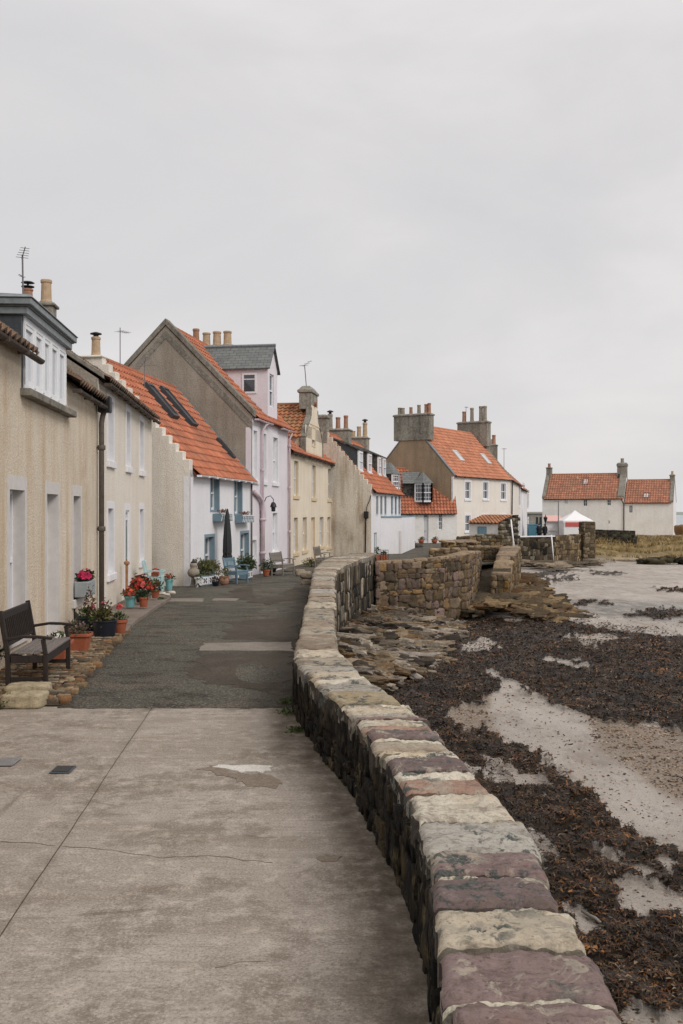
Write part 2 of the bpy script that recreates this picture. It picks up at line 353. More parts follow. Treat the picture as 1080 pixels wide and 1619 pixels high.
M['benchwood'] = m_wood('dark bench timber', lin(50, 42, 38), lin(36, 30, 27))
M['benchgrey'] = m_wood('weathered bench timber', lin(140, 132, 122), lin(108, 102, 94))
M['seatgrey'] = m_wood('worn grey seat slat', lin(128, 119, 114), lin(88, 80, 77))
M['plank'] = m_paint('grey planter paint', lin(150, 156, 158), 0.7)
M['canvas_d'] = m_paint('charcoal canvas', lin(54, 56, 56), 0.9, 0.1, 0.3)
M['tentcloth'] = m_paint('white canvas', lin(228, 226, 226), 0.8, 0.04)
M['redcloth'] = m_paint('red stall banner', lin(196, 92, 86), 0.8, 0.08)
M['pinkcloth'] = m_paint('faded pink awning', lin(214, 168, 160), 0.8, 0.08)
M['bluebox'] = m_paint('blue painted steel', lin(84, 132, 152), 0.5)
M['skin'] = m_paint('skin', lin(190, 142, 118), 0.6, 0.03)
M['dark'] = m_paint('dark clothing', lin(36, 37, 42), 0.9, 0.1)
M['hair'] = m_paint('dark hair', lin(40, 30, 26), 0.8, 0.1)
# ------------------------------------------------------------------ ground, road, beach
XIN = [(0, .1), (2.5, .27), (3.1, .31), (3.94, .358), (4.25, .375), (4.61, .39), (5.12, .38), (5.45, .353), (5.87, .313), (6.39, .27), (6.69, .2125), (7.2, .15), (7.83, .05), (8.28, -.03),
       (8.8, -.173), (9.55, -.303), (10.3, -.45), (10.9, -.54), (11.76, -.545), (13.55, -.577), (15.4, -.616), (19.06, -.654), (23.1, -.72), (28.4, -.80), (32, -.68), (35, -.4), (38.6, .35)]
XOUT = [(0, .62), (2.5, .83), (3.15, .86), (3.9, .878), (4.63, .90), (5.11, .905), (5.45, .862), (5.58, .82), (6.39, .747), (6.84, .70), (7.43, .656), (8.06, .563), (8.59, .437), (9.44, .234),
        (10.0, .153), (10.65, .074), (11.3, -.03), (12.2, -.075), (13.8, -.096), (23.4, -.165), (27.0, -.16), (29.5, .06), (34.3, .72), (37, 1.17), (38.6, 1.35)]
WALL_TOP = 0.62
def gz(Y): return interp(Y, [(16, 0), (31, -.1), (41, -.34), (58, -.36), (79, -.28), (90, -.3), (104, -.6), (125, -.85), (150, -1.2)])
def xwall(Y): return -3.70 - 0.0686 * Y                      # front line of the near row of houses
LAND_R = [(0, .4), (2.5, .55), (5, .62), (8, .3), (11, -.25), (13, -.33), (28, -.45), (34, .2), (38.6, .9), (38.9, 4.4), (42, 4.9), (47, 5.9), (50.6, 8.6), (52, 9.2), (92, 15.5), (94, 19.7), (97, 23.6), (104, 24.4), (112, 25.6), (125, 26.5), (150, 60)]

def m_asphalt():
    n = NT('worn asphalt', 0.95, 0.15)
    b = n.noise(0.45, 7, 0.65, n.co((1, 0.55, 1))); g = n.noise(38, 4, 0.8); s = n.noise(1.6, 8, 0.72, n.co((0.8, 1.6, 1)))
    col = n.mix(n.ramp(b, [(0.34, 0.0), (0.62, 1.0)]), lin(98, 95, 85), lin(80, 77, 69))
    col = n.mix(n.ramp(s, [(0.50, 0.0), (0.60, 0.9)]), col, lin(60, 54, 48))
    col = n.mix(n.ramp(n.noise(0.9, 8, 0.7, dist=0.6), [(0.53, 0.0), (0.62, 0.7)]), col, lin(108, 97, 86))
    col = n.mix(n.ramp(g, [(0.38, 0.9), (0.5, 0.0)]), col, lin(40, 38, 35))
    col = n.mix(n.ramp(g, [(0.54, 0.0), (0.66, 0.85)]), col, lin(146, 140, 128))
    col = n.mix(n.math('MULTIPLY', n.attr('dirt', 'Fac'), 0.75), col, lin(50, 43, 36))
    n.base(col); n.bump(g, 0.8, 0.02); n.bump(s, 0.4, 0.03); return n.m
def m_concrete():
    n = NT('old concrete', 0.93, 0.2)
    b = n.noise(0.6, 8, 0.66, n.co((1, 0.7, 1))); st = n.noise(0.9, 9, 0.7, n.co((0.55, 2.6, 1)), 0.3); g = n.noise(70, 4, 0.75); mm = n.noise(6, 8, 0.72)
    col = n.mix(n.ramp(b, [(0.33, 0.0), (0.66, 1.0)]), lin(162, 152, 142), lin(138, 128, 118))
    col = n.mix(n.ramp(st, [(0.50, 0.0), (0.58, 0.4), (0.68, 0.6)]), col, lin(120, 108, 94)); col = n.mix(n.ramp(n.noise(1.0, 6, 0.75, n.co((2.0, 30, 1))), [(0.38, 0.5), (0.5, 0.0)]), col, lin(122, 110, 97))
    col = n.mix(n.ramp(mm, [(0.52, 0.0), (0.66, 0.6)]), col, lin(184, 173, 160))
    worn = n.noise(0.75, 9, 0.72, n.co((1, 1, 1)), 0.8)
    m2 = n.math('MULTIPLY', n.ramp(worn, [(0.50, 0.0), (0.56, 1.0)]), n.ramp(mm, [(0.46, 1.0), (0.54, 0.15)]))
    col = n.mix(n.math('MULTIPLY', m2, 0.55), col, lin(104, 92, 80))
    col = n.mix(n.ramp(g, [(0.36, 0.75), (0.47, 0.0)]), col, lin(104, 93, 82)); col = n.mix(n.ramp(g, [(0.54, 0.0), (0.66, 0.6)]), col, lin(188, 178, 166))
    col = n.mix(n.ramp(n.voro(2.2, None), [(0.0, 0.9), (0.022, 0.0)]), col, lin(58, 52, 46))
    crk = n.voro(0.42, n.noise(1.2, 6, 0.6, color=True) if False else n.co((1, 1.7, 1)), 'DISTANCE_TO_EDGE')
    cr = n.math('MULTIPLY', n.ramp(n.math('ADD', crk, n.math('MULTIPLY', n.math('SUBTRACT', n.noise(5, 6, 0.7), 0.5), 0.035)), [(0.0, 1.0), (0.007, 0.0)]), n.ramp(n.noise(0.5, 2), [(0.50, 0.0), (0.6, 0.8)]))
    col = n.mix(cr, col, lin(84, 74, 64))
    d = n.math('MULTIPLY', n.attr('dirt', 'Fac'), n.ramp(mm, [(0.3, 1.0), (0.72, 0.35)]))
    col = n.mix(d, col, lin(72, 63, 50))
    n.base(col); n.bump(g, 0.45, 0.01); n.bump(mm, 0.35, 0.02); n.bump(m2, -0.35, 0.02); return n.m
def m_pave():
    n = NT('pavement concrete', 0.95, 0.15); b = n.noise(1.2, 8, 0.7); g = n.noise(50, 3, 0.7)
    col = n.mix(n.ramp(b, [(0.35, 0.0), (0.68, 1.0)]), lin(138, 126, 116), lin(108, 97, 88))
    n.base(n.mix(n.ramp(g, [(0.35, 0.5), (0.5, 0.0)]), col, lin(82, 73, 66))); n.bump(g, 0.5, 0.01); return n.m
def wetcol(n): return n.mix(n.ramp(n.noise(1.4, 7, 0.7, n.co((1, .4, 1))), [(0.42, 0.0), (0.58, 1.0)]), lin(92, 92, 86), lin(140, 130, 120))
def m_beach():
    n = NT('wet sand', 0.8, 0.3)
    b = n.noise(0.5, 8, 0.68, n.co((1, 0.5, 1))); g = n.noise(45, 4, 0.75); mm = n.noise(5, 8, 0.75)
    col = n.mix(n.ramp(b, [(0.35, 0.0), (0.66, 1.0)]), lin(180, 171, 161), lin(154, 144, 134))
    col = n.mix(n.ramp(mm, [(0.56, 0.0), (0.70, 0.65)]), col, lin(118, 100, 90))
    col = n.mix(n.ramp(g, [(0.36, 0.8), (0.47, 0.0)]), col, lin(94, 82, 72)); col = n.mix(n.ramp(n.noise(1.1, 8, 0.75, n.co((1, .45, 1))), [(.5, 0.0), (.62, .6)]), col, lin(120, 107, 97))
    peb = n.noise(24, 4, 0.8); pc = n.ramp(peb, [(0.34, lin(66, 55, 47)), (0.46, lin(124, 109, 95)), (0.54, lin(148, 134, 120)), (0.62, lin(92, 76, 64)), (0.72, lin(186, 174, 160))])
    col = n.mix(n.attr('peb', 'Fac'), col, pc)
    wet = n.attr('wet', 'Fac'); col = n.mix(wet, col, wetcol(n)); n.put(n.b.inputs['Roughness'], n.math('SUBTRACT', n.ramp(n.noise(0.8, 6, 0.7, n.co((1, .35, 1))), [(.42, .9), (.58, .5)]), n.math('MULTIPLY', wet, .3)))
    wc = n.mix(n.ramp(n.noise(3, 7, 0.75), [(0.36, 0.0), (0.62, 1.0)]), lin(44, 37, 30), lin(72, 58, 44))
    wc = n.mix(n.ramp(n.noise(16, 6, 0.8), [(0.42, 0.9), (0.52, 0.0)]), wc, lin(24, 21, 19))
    wm = n.math('ADD', n.attr('weed', 'Fac'), n.math('MULTIPLY', n.math('SUBTRACT', n.noise(7, 8, 0.82), 0.5), 1.9))
    col = n.mix(n.ramp(wm, [(0.42, 0.0), (0.56, 1.0)]), col, wc)
    gr = n.attr('grass', 'Fac'); gc = n.mix(n.ramp(n.noise(1.2, 6, 0.75), [(0.36, 0.0), (0.64, 1.0)]), lin(176, 150, 102), lin(120, 108, 72))
    col = n.mix(gr, col, gc)
    n.base(col); n.bump(g, 0.5, 0.01); n.bump(mm, 0.6, 0.04); n.bump(n.noise(14, 6, 0.8), 0.6, 0.05); return n.m
M['asphalt'] = m_asphalt(); M['concrete'] = m_concrete(); M['pave'] = m_pave(); M['beach'] = m_beach()

def sheet(name, rows, zf, mat, nx=24, attrs=None, off=0.0, smooth=True, front=None):
    # rows: list of (Y, x0, x1)
    V = []; Fc = []
    for Y, a, b in rows:
        for i in range(nx + 1):
            x = a + (b - a) * i / nx; fr = front and Y == rows[0][0]; V.append((x, Y + (front(x) if fr else 0), (apz(x, Y) + .003 if fr else zf(x, Y)) + off))
    for j in range(len(rows) - 1):
        for i in range(nx):
            k = j * (nx + 1) + i; Fc.append((k, k + 1, k + nx + 2, k + nx + 1))
    me = bpy.data.meshes.new(name); me.from_pydata(V, [], Fc); me.materials.append(mat)
    for nm, fn in (attrs or {}).items():
        a = me.attributes.new(nm, 'FLOAT', 'POINT'); a.data.foreach_set('value', [fn(*v) for v in V])
    if smooth: me.polygons.foreach_set('use_smooth', [True] * len(me.polygons))
    o = bpy.data.objects.new(name, me); COL.objects.link(o); o['kind'] = 'structure'; return o
def frange(a, b, s):
    n = max(1, int(round((b - a) / s))); return [a + (b - a) * i / n for i in range(n + 1)]

# land under everything (one big sheet), reaching far inland
land_rows = [(Y, -300.0, interp(Y, LAND_R) - 0.02) for Y in (-60, -20, -5, 0, 2.5, 5, 8, 11, 13, 20, 28, 34, 38.6, 38.9, 42, 47, 50.6, 52, 60, 70, 80, 92, 94, 97, 104, 112, 125, 150)] 
sheet('ground', land_rows, lambda x, y: gz(y) - 0.02, M['asphalt'], 6)
# concrete apron in two slabs with an open joint
def jx(Y): return -2.11 + (Y - 10.87) * (-0.0596)
APR_END = 11.12
def adirt(x, y, z):
    d = interp(y, XIN) - x
    k = 1.2 * max(0.0, 1 - d / (0.40 + 0.26 * nz(x * 1.3, y * 0.9, 3))) + 0.5 * max(0.0, 1 - d / 1.1) * (0.5 + nz(x * 2, y * 2, 8))
    k += max(0, 1 - abs(x - jx(y)) / 0.05) * (0.25 + 0.8 * nz(y * 1.4, 5.0, 1))
    return max(0.0, min(1.0, k))
apz = lambda x, y: 0.004 + 0.010 * nz(x * 0.8, y * 0.8, 4)
sheet('concrete_apron', [(Y, jx(Y) + 0.004 + 0.006 * nz(Y * 3, 1, 1), interp(Y, XIN) + 0.12) for Y in frange(0.5, APR_END + .12, 0.09)], apz, M['concrete'], 34, {'dirt': adirt})
sheet('concrete_apron', [(Y, -7.5, jx(Y) - 0.004 + 0.006 * nz(Y * 3, 1, 1)) for Y in frange(0.5, APR_END + .12, 0.14)], apz, M['concrete'], 40, {'dirt': adirt})
# asphalt road beyond it
PAVE_E = [(11.0, -3.12), (12.57, -3.31), (14.1, -3.5), (17.3, -3.9), (19.7, -4.2), (23, -4.38), (25.6, -4.5), (27.0, -4.75), (28.4, -5.3), (30, -5.75)]
def rdirt(x, y, z):
    r = interp(y, XIN) if y < 38 else interp(y, LAND_R)
    d = r - x; k = max(0.0, 1 - d / (0.6 + 0.5 * nz(x, y * 0.6, 9)))
    e = x - interp(y, PAVE_E)
    if y < 27: k += max(0.0, 1 - e / (0.16 + 0.15 * nz(x * 3, y * 2, 2))) * 0.7
    return max(0.0, min(1.0, k))
rows = []
for Y in frange(APR_END + 0.012, 38.6, 0.25) + frange(38.9, 100, 1.5):
    l = interp(Y, PAVE_E) - 0.05 if Y < 29 else -6.5
    r = interp(Y, XIN) + 0.12 if Y < 38.7 else interp(Y, LAND_R) - 0.15
    rows.append((Y, l, r))
rdz = lambda x, y: gz(y) + 0.006 + 0.012 * max(0, 1 - (y - 11) / 1.5) + 0.018 * nz(x * 0.7, y * 0.5, 7) * (1 if y > 12 else max(0, y - 11.1))
sheet('asphalt_road', rows, rdz, M['asphalt'], 90, {'dirt': rdirt}, front=lambda x: 0.09 * nz(x * 1.7, 4, 4) + 0.06 * nz(x * 7, 4, 9))
def patch(name, pts, z, mat, jag=0.05, h=0.012):
    mb = MB(); P = []
    for (x0, y0), (x1, y1) in zip(pts, pts[1:] + pts[:1]):
        k = max(2, int(math.hypot(x1 - x0, y1 - y0) / 0.07))
        for i in range(k):
            t = i / k; P.append((x0 + (x1 - x0) * t + jag * nz(x0 + t * 7, y0, 1), y0 + (y1 - y0) * t + jag * nz(x0, y0 + t * 7, 2)))
    V = [(x, y, z(x, y) + h) for x, y in P]; mb.poly(V); mb.add(V + [(x, y, z_ - 0.05) for x, y, z_ in V], [((i + 1) % len(V), i, i + len(V), (i + 1) % len(V) + len(V)) for i in range(len(V))])
    o = mb.build(name, mat); o['kind'] = 'structure'; return o
g0 = lambda pts: [tuple(lay(px, py, gz(20 if py > 960 else 26))[:2]) for px, py in pts]
M['patchgrey'] = m_harl('pale concrete patch', lin(142, 134, 124), lin(120, 112, 103), lin(96, 88, 80), 0.4, 40)
M['patchwhite'] = m_harl('fresh mortar patch', lin(206, 202, 194), lin(188, 182, 172), lin(150, 140, 126), 0.3, 50)
patch('road_patch', g0([(312, 1032), (322, 1020), (462, 1019), (463, 1033)]), rdz, M['patchgrey'], 0.08)
patch('road_patch', g0([(258, 952), (262, 947), (322, 947), (320, 953)]), rdz, M['patchgrey'], 0.06)
patch('road_patch', g0([(334, 951), (340, 947), (378, 947), (372, 952)]), rdz, M['patchgrey'], 0.06)
patch('concrete_patch', g0([(342, 1219), (350, 1215.5), (372, 1217), (400, 1216), (432, 1218), (430, 1225), (418, 1229), (405, 1226), (385, 1228), (372, 1224)]), apz, M['patchwhite'], 0.05, 0.010)
M['patchdark'] = m_harl('broken concrete', lin(136, 123, 109), lin(112, 100, 87), lin(150, 138, 122), 0.5, 46, 0.9)
patch('concrete_patch', g0([(322, 1222), (342, 1215), (372, 1228), (405, 1230), (432, 1231), (448, 1244), (436, 1252), (392, 1249), (352, 1232)]), apz, M['patchdark'], 0.10, 0.005)
patch('concrete_patch', g0([(496, 1364), (515, 1359), (538, 1362), (530, 1370), (506, 1371)]), apz, M['patchdark'], 0.03, 0.004)
# joint filler and cracks in the apron
mb = MB(); ys_ = frange(0.5, APR_END - .02, 0.12)
for a, b in zip(ys_, ys_[1:]):
    fz = lambda y, s: apz(jx(y) + s, y) - 0.0055
    mb.quad((jx(a) - .03, a, fz(a, -.03)), (jx(a) + .03, a, fz(a, .03)), (jx(b) + .03, b, fz(b, .03)), (jx(b) - .03, b, fz(b, -.03)))
M['filler'] = m_harl('joint dirt', lin(110, 97, 82), lin(84, 74, 62), None, .3, 40); tag(mb.build('joint_filler', M['filler']), kind='structure')
mb = MB()
for pts, wd in (([(97, 1337), (150, 1341), (215, 1350), (262, 1356), (330, 1352), (420, 1362), (486, 1363)], .006), ([(0, 1330), (40, 1331), (97, 1337)], .007), ([(340, 1530), (380, 1521), (420, 1519), (450, 1524)], .003)):
    P_ = [lay(px, py, 0.005) for px, py in pts]; Q = []
    for a, b in zip(P_, P_[1:]):
        k = max(2, int((b - a).length / .04)); Q += [a.lerp(b, i / k) for i in range(k)]
    for i in range(len(Q) - 1):
        a, b = Q[i], Q[i + 1]; oa = .03 * nz(a.x * 9, a.y * 3, 2); ob = .03 * nz(b.x * 9, b.y * 3, 2); wa = wd * (.4 + abs(nz(a.x * 6, 3, 1)) * 1.8); wb = wd * (.4 + abs(nz(b.x * 6, 3, 1)) * 1.8)
        za = apz(a.x, a.y + oa) + .0015; zb = apz(b.x, b.y + ob) + .0015
        if nz(a.x * 1.9, a.y, 7) < -.12: continue
        mb.quad((a.x, a.y + oa - wa, za), (b.x, b.y + ob - wb, zb), (b.x, b.y + ob + wb, zb), (a.x, a.y + oa + wa, za))
tag(mb.build('concrete_crack', M['filler']), kind='structure')
M['asphalt_dark'] = m_harl('rough dark asphalt', lin(84, 77, 68), lin(62, 56, 49), lin(112, 102, 90), .6, 30, 1.0)
patch('asphalt_patch', g0([(286, 1064), (330, 1036), (461, 1037), (455, 1104), (330, 1084)]), rdz, M['asphalt_dark'], 0.22, .004)
patch('asphalt_patch', g0([(346, 1012), (362, 984), (471, 975), (466, 1015)]), rdz, M['asphalt_dark'], 0.25, .004)
patch('asphalt_patch', g0([(352, 940), (410, 918), (470, 914), (476, 945), (430, 958)]), rdz, M['asphalt_dark'], 0.3, .004)
# pavement slab and kerb strip beside the houses, cobbled verge before it
rows = [(Y, xwall(Y) - 0.05, interp(Y, PAVE_E)) for Y in frange(18.2, 29.8, 0.3)]
pv = sheet('pavement', rows, lambda x, y: gz(y) + 0.085, M['pave'], 10)
mb = MB()
prev = None
rk = random.Random(5)
for Y in frange(18.0, 29.6, 0.45):
    e = interp(Y, PAVE_E)
    if prev:
        p0, p1 = prev, (e, Y)
        mb.hexa([(p0[0] - .01, p0[1] + .01, -.3), (p0[0] + .13, p0[1] + .01, -.3), (p1[0] + .13, p1[1] - .01, -.3), (p1[0] - .01, p1[1] - .01, -.3),
                 (p0[0] - .01, p0[1] + .01, gz(Y) + .092), (p0[0] + .11, p0[1] + .01, gz(Y) + .088), (p1[0] + .11, p1[1] - .01, gz(Y) + .088), (p1[0] - .01, p1[1] - .01, gz(Y) + .092)])
    prev = (e, Y)
tag(mb.build('kerb', M['pave'], bevel=0.015), kind='structure')
rng = random.Random(11)
mb = MB(); pal = [lin(132, 110, 86), lin(110, 94, 76), lin(150, 128, 100), lin(96, 84, 72), lin(140, 104, 72), lin(160, 146, 124)]
for Y in frange(11.35, 18.3, 0.085):
    x = xwall(Y) - 0.02; e = interp(Y, PAVE_E)
    while x < e - 0.02:
        wd = rng.uniform(0.07, 0.2); d = rng.uniform(0.028, 0.045)
        mb.stone((x + wd / 2, Y + rng.uniform(-.015, .015), gz(Y) + 0.02 + rng.uniform(-.008, .012)), (wd / 2 * 0.97, rng.uniform(-.012, .012), 0), (0, d * 0.95, 0), (0, 0, rng.uniform(0.035, 0.05)), mul(rng.choice(pal), rng.uniform(0.6, 1.0)), rng, 0.18)
        x += wd
tag(mb.build('cobbled_verge', M['stone'], smooth=True), kind='structure')
sheet('verge_bed', [(Y, xwall(Y) - 0.1, interp(Y, PAVE_E) - 0.02) for Y in frange(11.25, 18.4, 0.5)], lambda x, y: gz(y) + 0.015, M['core'], 4)

# ---- beach: one height field with weed, pebble, wet and grass masks laid out on the sand
def poly_in(P, pts):
    x, y = P; r = False; n = len(pts); j = n - 1
    for i in range(n):
        xi, yi = pts[i]; xj, yj = pts[j]
        if (yi > y) != (yj > y) and x < (xj - xi) * (y - yi) / (yj - yi) + xi: r = not r
        j = i
    return r
ZB = lambda x, y: -1.42 - 0.0125 * max(0, y) - 0.012 * max(0, x)
def trace(pts):                                             # outlines drawn on the photo, laid onto the beach plane in metres
    out = []
    for px, py in pts:
        p = Vector((0, 0, 0)); z = -1.7
        for _ in range(6):
            p = lay(px, py, z); z = ZB(p.x, p.y)
        out.append((p.x, p.y))
    return out
WEED = trace([(560, 1100), (590, 1060), (640, 1020), (700, 985), (760, 978), (830, 985), (905, 968), (950, 976), (1000, 990), (1056, 1003), (1110, 1012), (1900, 1050), (2400, 1200), (1500, 1900), (700, 1900)])
SAND = [trace(p) for p in (
    [(776, 1060), (800, 1068), (838, 1098), (880, 1112), (915, 1126), (950, 1140), (990, 1135), (1030, 1148), (1100, 1160), (1300, 1230), (1300, 1460), (1100, 1352), (1045, 1332), (1000, 1312), (960, 1282), (930, 1250), (905, 1228), (860, 1202), (820, 1178), (782, 1160), (766, 1130), (768, 1105), (792, 1092)],
    [(962, 1414), (1010, 1395), (1060, 1398), (1140, 1392), (1140, 1478), (1080, 1455), (1050, 1436), (1022, 1440), (988, 1424)],
    [(880, 1424), (908, 1430), (935, 1446), (968, 1470), (930, 1470), (902, 1460)],
    [(940, 1362), (985, 1366), (1030, 1372), (1060, 1388), (1010, 1386), (965, 1376)],
    [(918, 1336), (945, 1342), (990, 1350), (1000, 1358), (950, 1352)],
    [(1020, 1356), (1060, 1362), (1080, 1374), (1040, 1372)],
    [(792, 1214), (835, 1218), (872, 1240), (880, 1258), (842, 1252), (815, 1236)],
    [(968, 1596), (1010, 1600), (1100, 1606), (1160, 1680), (940, 1680)],
    [(862, 1036), (905, 1040), (930, 1050), (900, 1058), (875, 1048)],
    [(704, 1114), (738, 1106), (768, 1124), (772, 1156), (740, 1162), (712, 1146)],
    [(930, 985), (985, 990), (1060, 998), (1160, 1010), (1160, 1002), (1050, 985), (960, 972)])]
PEB = trace([(930, 1132), (1100, 1158), (1400, 1230), (1400, 1330), (1080, 1262), (1000, 1222), (935, 1172)])
PEB2 = trace([(700, 1110), (770, 1100), (780, 1160), (715, 1160)])
WETP = trace([(880, 950), (940, 946), (1010, 950), (1200, 955), (1200, 985), (1060, 985), (960, 976), (900, 966)])
STREAKS = [trace(p) for p in ([(832, 908), (872, 903), (905, 901), (872, 912), (850, 916)], [(842, 918), (880, 914), (895, 918), (862, 923)], [(930, 902), (975, 905), (965, 910), (930, 908)], [(885, 912), (905, 908), (915, 913), (895, 918)],
                              [(1035, 930), (1100, 931), (1100, 936), (1045, 935)], [(905, 952), (965, 951), (965, 956), (905, 957)], [(1010, 966), (1060, 962), (1100, 972), (1050, 980), (1000, 975)])]
def gy(x): return 104.0 + 2.0 * nz(x * 0.2, 1, 1)
def weedf(x, y):
    j = 0.02 * y
    q = (x + j * 0.8 * fbm(x * 2.2, y * 1.2, 1.5), y + j * 2.4 * fbm(x * 2.2, y * 1.2, 7.5))
    if any(poly_in(q, s) for s in SAND): return 0.0
    if poly_in(q, WEED): return 1.0 if fbm(x * (0.9 if y < 14 else 0.45), y * (0.6 if y < 14 else 0.22), 4.4, 5) > -0.42 else 0.25
    if any(poly_in(q, s) for s in STREAKS): return 1.0
    return 0.0
BL = [(0, .4), (5, .62), (8, .3), (11, -.25), (28, -.3), (37, 1.0), (38.4, 1.2), (38.7, 4.0), (47, 5.8), (52, 8.8), (92, 14.8), (94, 19.0), (97, 22.5), (104, 24), (130, 20)]
Ys = [1.2]
while Ys[-1] < 128: Ys.append(Ys[-1] * 1.0155 + 0.012)
NXB = 230
V = np.zeros((len(Ys), NXB + 1, 3)); AT = {k: np.zeros((len(Ys), NXB + 1)) for k in ('weed', 'peb', 'wet', 'grass')}
for j, Y in enumerate(Ys):
    xa = interp(Y, BL); xb = max(6.0, 0.40 * Y + 3.5)
    for i in range(NXB + 1):
        t = i / NXB; x = xa + (xb - xa) * t
        z = ZB(x, Y) + 0.05 * fbm(x * 0.5, Y * 0.35, 2) + 0.02 * nz(x * 2, Y * 2, 3)
        wd = weedf(x, Y) if Y < 112 else 0.0
        if wd: z += min(0.12, 0.035 + 0.008 * Y) * (0.55 + 0.9 * fbm(x * 2.4, Y * 2.0, 6) + 0.5 * nz(x * 7, Y * 6, 2)) 
        b = Y - gy(x)
        if b > 0:
            k = min(1, b / 9.0); k = k * k * (3 - 2 * k)
            z += k * (-0.95 - z) + k * 0.25 * fbm(x * 0.5, Y * 0.4, 4) * (1 if Y < 122 else 0.3); AT['grass'][j, i] = min(1, max(0, (k - 0.10) * 6))
            if k <= 0.3: AT['weed'][j, i] = max(0, 1 - abs(k - 0.05) * 9)
        V[j, i] = (x, Y, z); AT['weed'][j, i] = max(AT['weed'][j, i], wd)
        q = (x + 0.25 * nz(x * 1.5, Y, 3), Y + 0.7 * nz(x, Y, 5))
        if poly_in(q, PEB) or poly_in(q, PEB2): AT['peb'][j, i] = 1
        if poly_in(q, WETP): AT['wet'][j, i] = 0.9
Fb = [(j * (NXB + 1) + i, j * (NXB + 1) + i + 1, (j + 1) * (NXB + 1) + i + 1, (j + 1) * (NXB + 1) + i) for j in range(len(Ys) - 1) for i in range(NXB)]
me = bpy.data.meshes.new('beach'); me.from_pydata([tuple(v) for v in V.reshape(-1, 3)], [], Fb); me.materials.append(M['beach'])
def blur(a, n=1):
    for _ in range(n):
        b = a.copy(); b[1:-1, 1:-1] = (a[1:-1, 1:-1] * 4 + a[:-2, 1:-1] + a[2:, 1:-1] + a[1:-1, :-2] + a[1:-1, 2:]) / 8; a = b
    return a
for k, a in AT.items():
    x = me.attributes.new(k, 'FLOAT', 'POINT'); x.data.foreach_set('value', blur(a, 3 if k == 'peb' else 1).reshape(-1))
me.polygons.foreach_set('use_smooth', [True] * len(me.polygons))
bo = bpy.data.objects.new('beach', me); COL.objects.link(bo); bo['kind'] = 'structure'
BV, BW = V, AT['weed']
def beach_z(x, Y):
    j = int(np.searchsorted(Ys, Y)); j = max(1, min(len(Ys) - 1, j)); xa = interp(Y, BL); xb = max(6.0, 0.40 * Y + 3.5)
    i = int(round((x - xa) / (xb - xa) * NXB)); i = max(0, min(NXB, i)); return BV[j, i, 2], BW[j, i]
# sea and the far shore
def m_sea():
    n = NT('grey sea', 0.25, 0.5); v = n.noise(0.05, 6, 0.6, n.co((1, 0.3, 1))); n.base(n.mix(v, lin(150, 156, 160), lin(120, 128, 134))); n.bump(n.noise(0.6, 4), 0.2, 0.3); return n.m
M['sea'] = m_sea()
mb = MB(); mb.quad((-4000, 100, -3.4), (6000, 100, -3.4), (6000, 9000, -3.4), (-4000, 9000, -3.4)); mb.quad((6, -80, -3.4), (600, -80, -3.4), (600, 100, -3.4), (6, 100, -3.4)); tag(mb.build('sea', M['sea']), kind='structure')
mb = MB(); Vh = []
for i in range(90):
    x = -1500 + 4200 * i / 89; Vh.append((x, 1900, max(-3, 1.2 + 3.5 * fbm(x * 0.002, 3, 1) + 0.6 * nz(x * 0.02, 1, 1))))
for a, b in zip(Vh, Vh[1:]):
    mb.quad((a[0], 1850, -4), (b[0], 1850, -4), b, a); mb.quad(a, b, (b[0], 2300, b[2] + 2), (a[0], 2300, a[2] + 2))
M['hill'] = m_paint('distant shore', lin(140, 146, 138), 0.95, 0.15)
tag(mb.build('hills', M['hill']), kind='structure')

# ---- seaweed: leaf strips lying in the wrack
def strips(name, P, D, Lg, Wd, lift, Cc, mat, rnd):
    n = len(P); ang = rnd.uniform(0, 2 * np.pi, n); d = np.stack([np.cos(ang), np.sin(ang), np.zeros(n)], 1); s = np.stack([-np.sin(ang), np.cos(ang), np.zeros(n)], 1)
    tilt = rnd.uniform(-0.8, 0.8, n)[:, None]; s = s + np.array([0, 0, 1.0]) * tilt
    up0 = rnd.uniform(-0.2, 0.9, n)[:, None] * lift[:, None]; up1 = rnd.uniform(-0.4, 1.0, n)[:, None] * lift[:, None]; up2 = rnd.uniform(-0.5, 0.8, n)[:, None] * lift[:, None]
    bend = s * (rnd.uniform(-0.35, 0.35, n) * Lg)[:, None]; z = np.array([0, 0, 1.0])
    c = [P - d * Lg[:, None] / 2 + z * up0, P + bend * 0.5 + z * up1, P + d * Lg[:, None] / 2 + z * up2]
    wv = [0.5, 1.0, 0.35]
    VV = np.zeros((n, 6, 3))
    for k in range(3):
        VV[:, 2 * k] = c[k] - s * (Wd * wv[k] / 2)[:, None]; VV[:, 2 * k + 1] = c[k] + s * (Wd * wv[k] / 2)[:, None]
    me = bpy.data.meshes.new(name); me.vertices.add(n * 6); me.vertices.foreach_set('co', VV.reshape(-1))
    base = (np.arange(n) * 6)[:, None]; q = np.concatenate([base + np.array([0, 1, 3, 2]), base + np.array([2, 3, 5, 4])], 1).reshape(-1)
    me.loops.add(n * 8); me.loops.foreach_set('vertex_index', q.astype(np.int32)); me.polygons.add(n * 2)
    me.polygons.foreach_set('loop_start', (np.arange(n * 2) * 4).astype(np.int32)); me.polygons.foreach_set('loop_total', np.full(n * 2, 4, np.int32))
    a = me.attributes.new('Col', 'FLOAT_COLOR', 'CORNER'); a.data.foreach_set('color', np.repeat(Cc, 8, 0).astype(np.float32).reshape(-1))
    me.materials.append(mat); me.update(); me.validate(clean_customdata=False)
    o = bpy.data.objects.new(name, me); COL.objects.link(o); return o
rs = np.random.RandomState(4); rr = random.Random(9)
def m_weed():
    n = NT('wet seaweed', 0.45, 0.2); c = n.attr('Col'); n.base(c); return n.m
M['weed'] = m_weed()
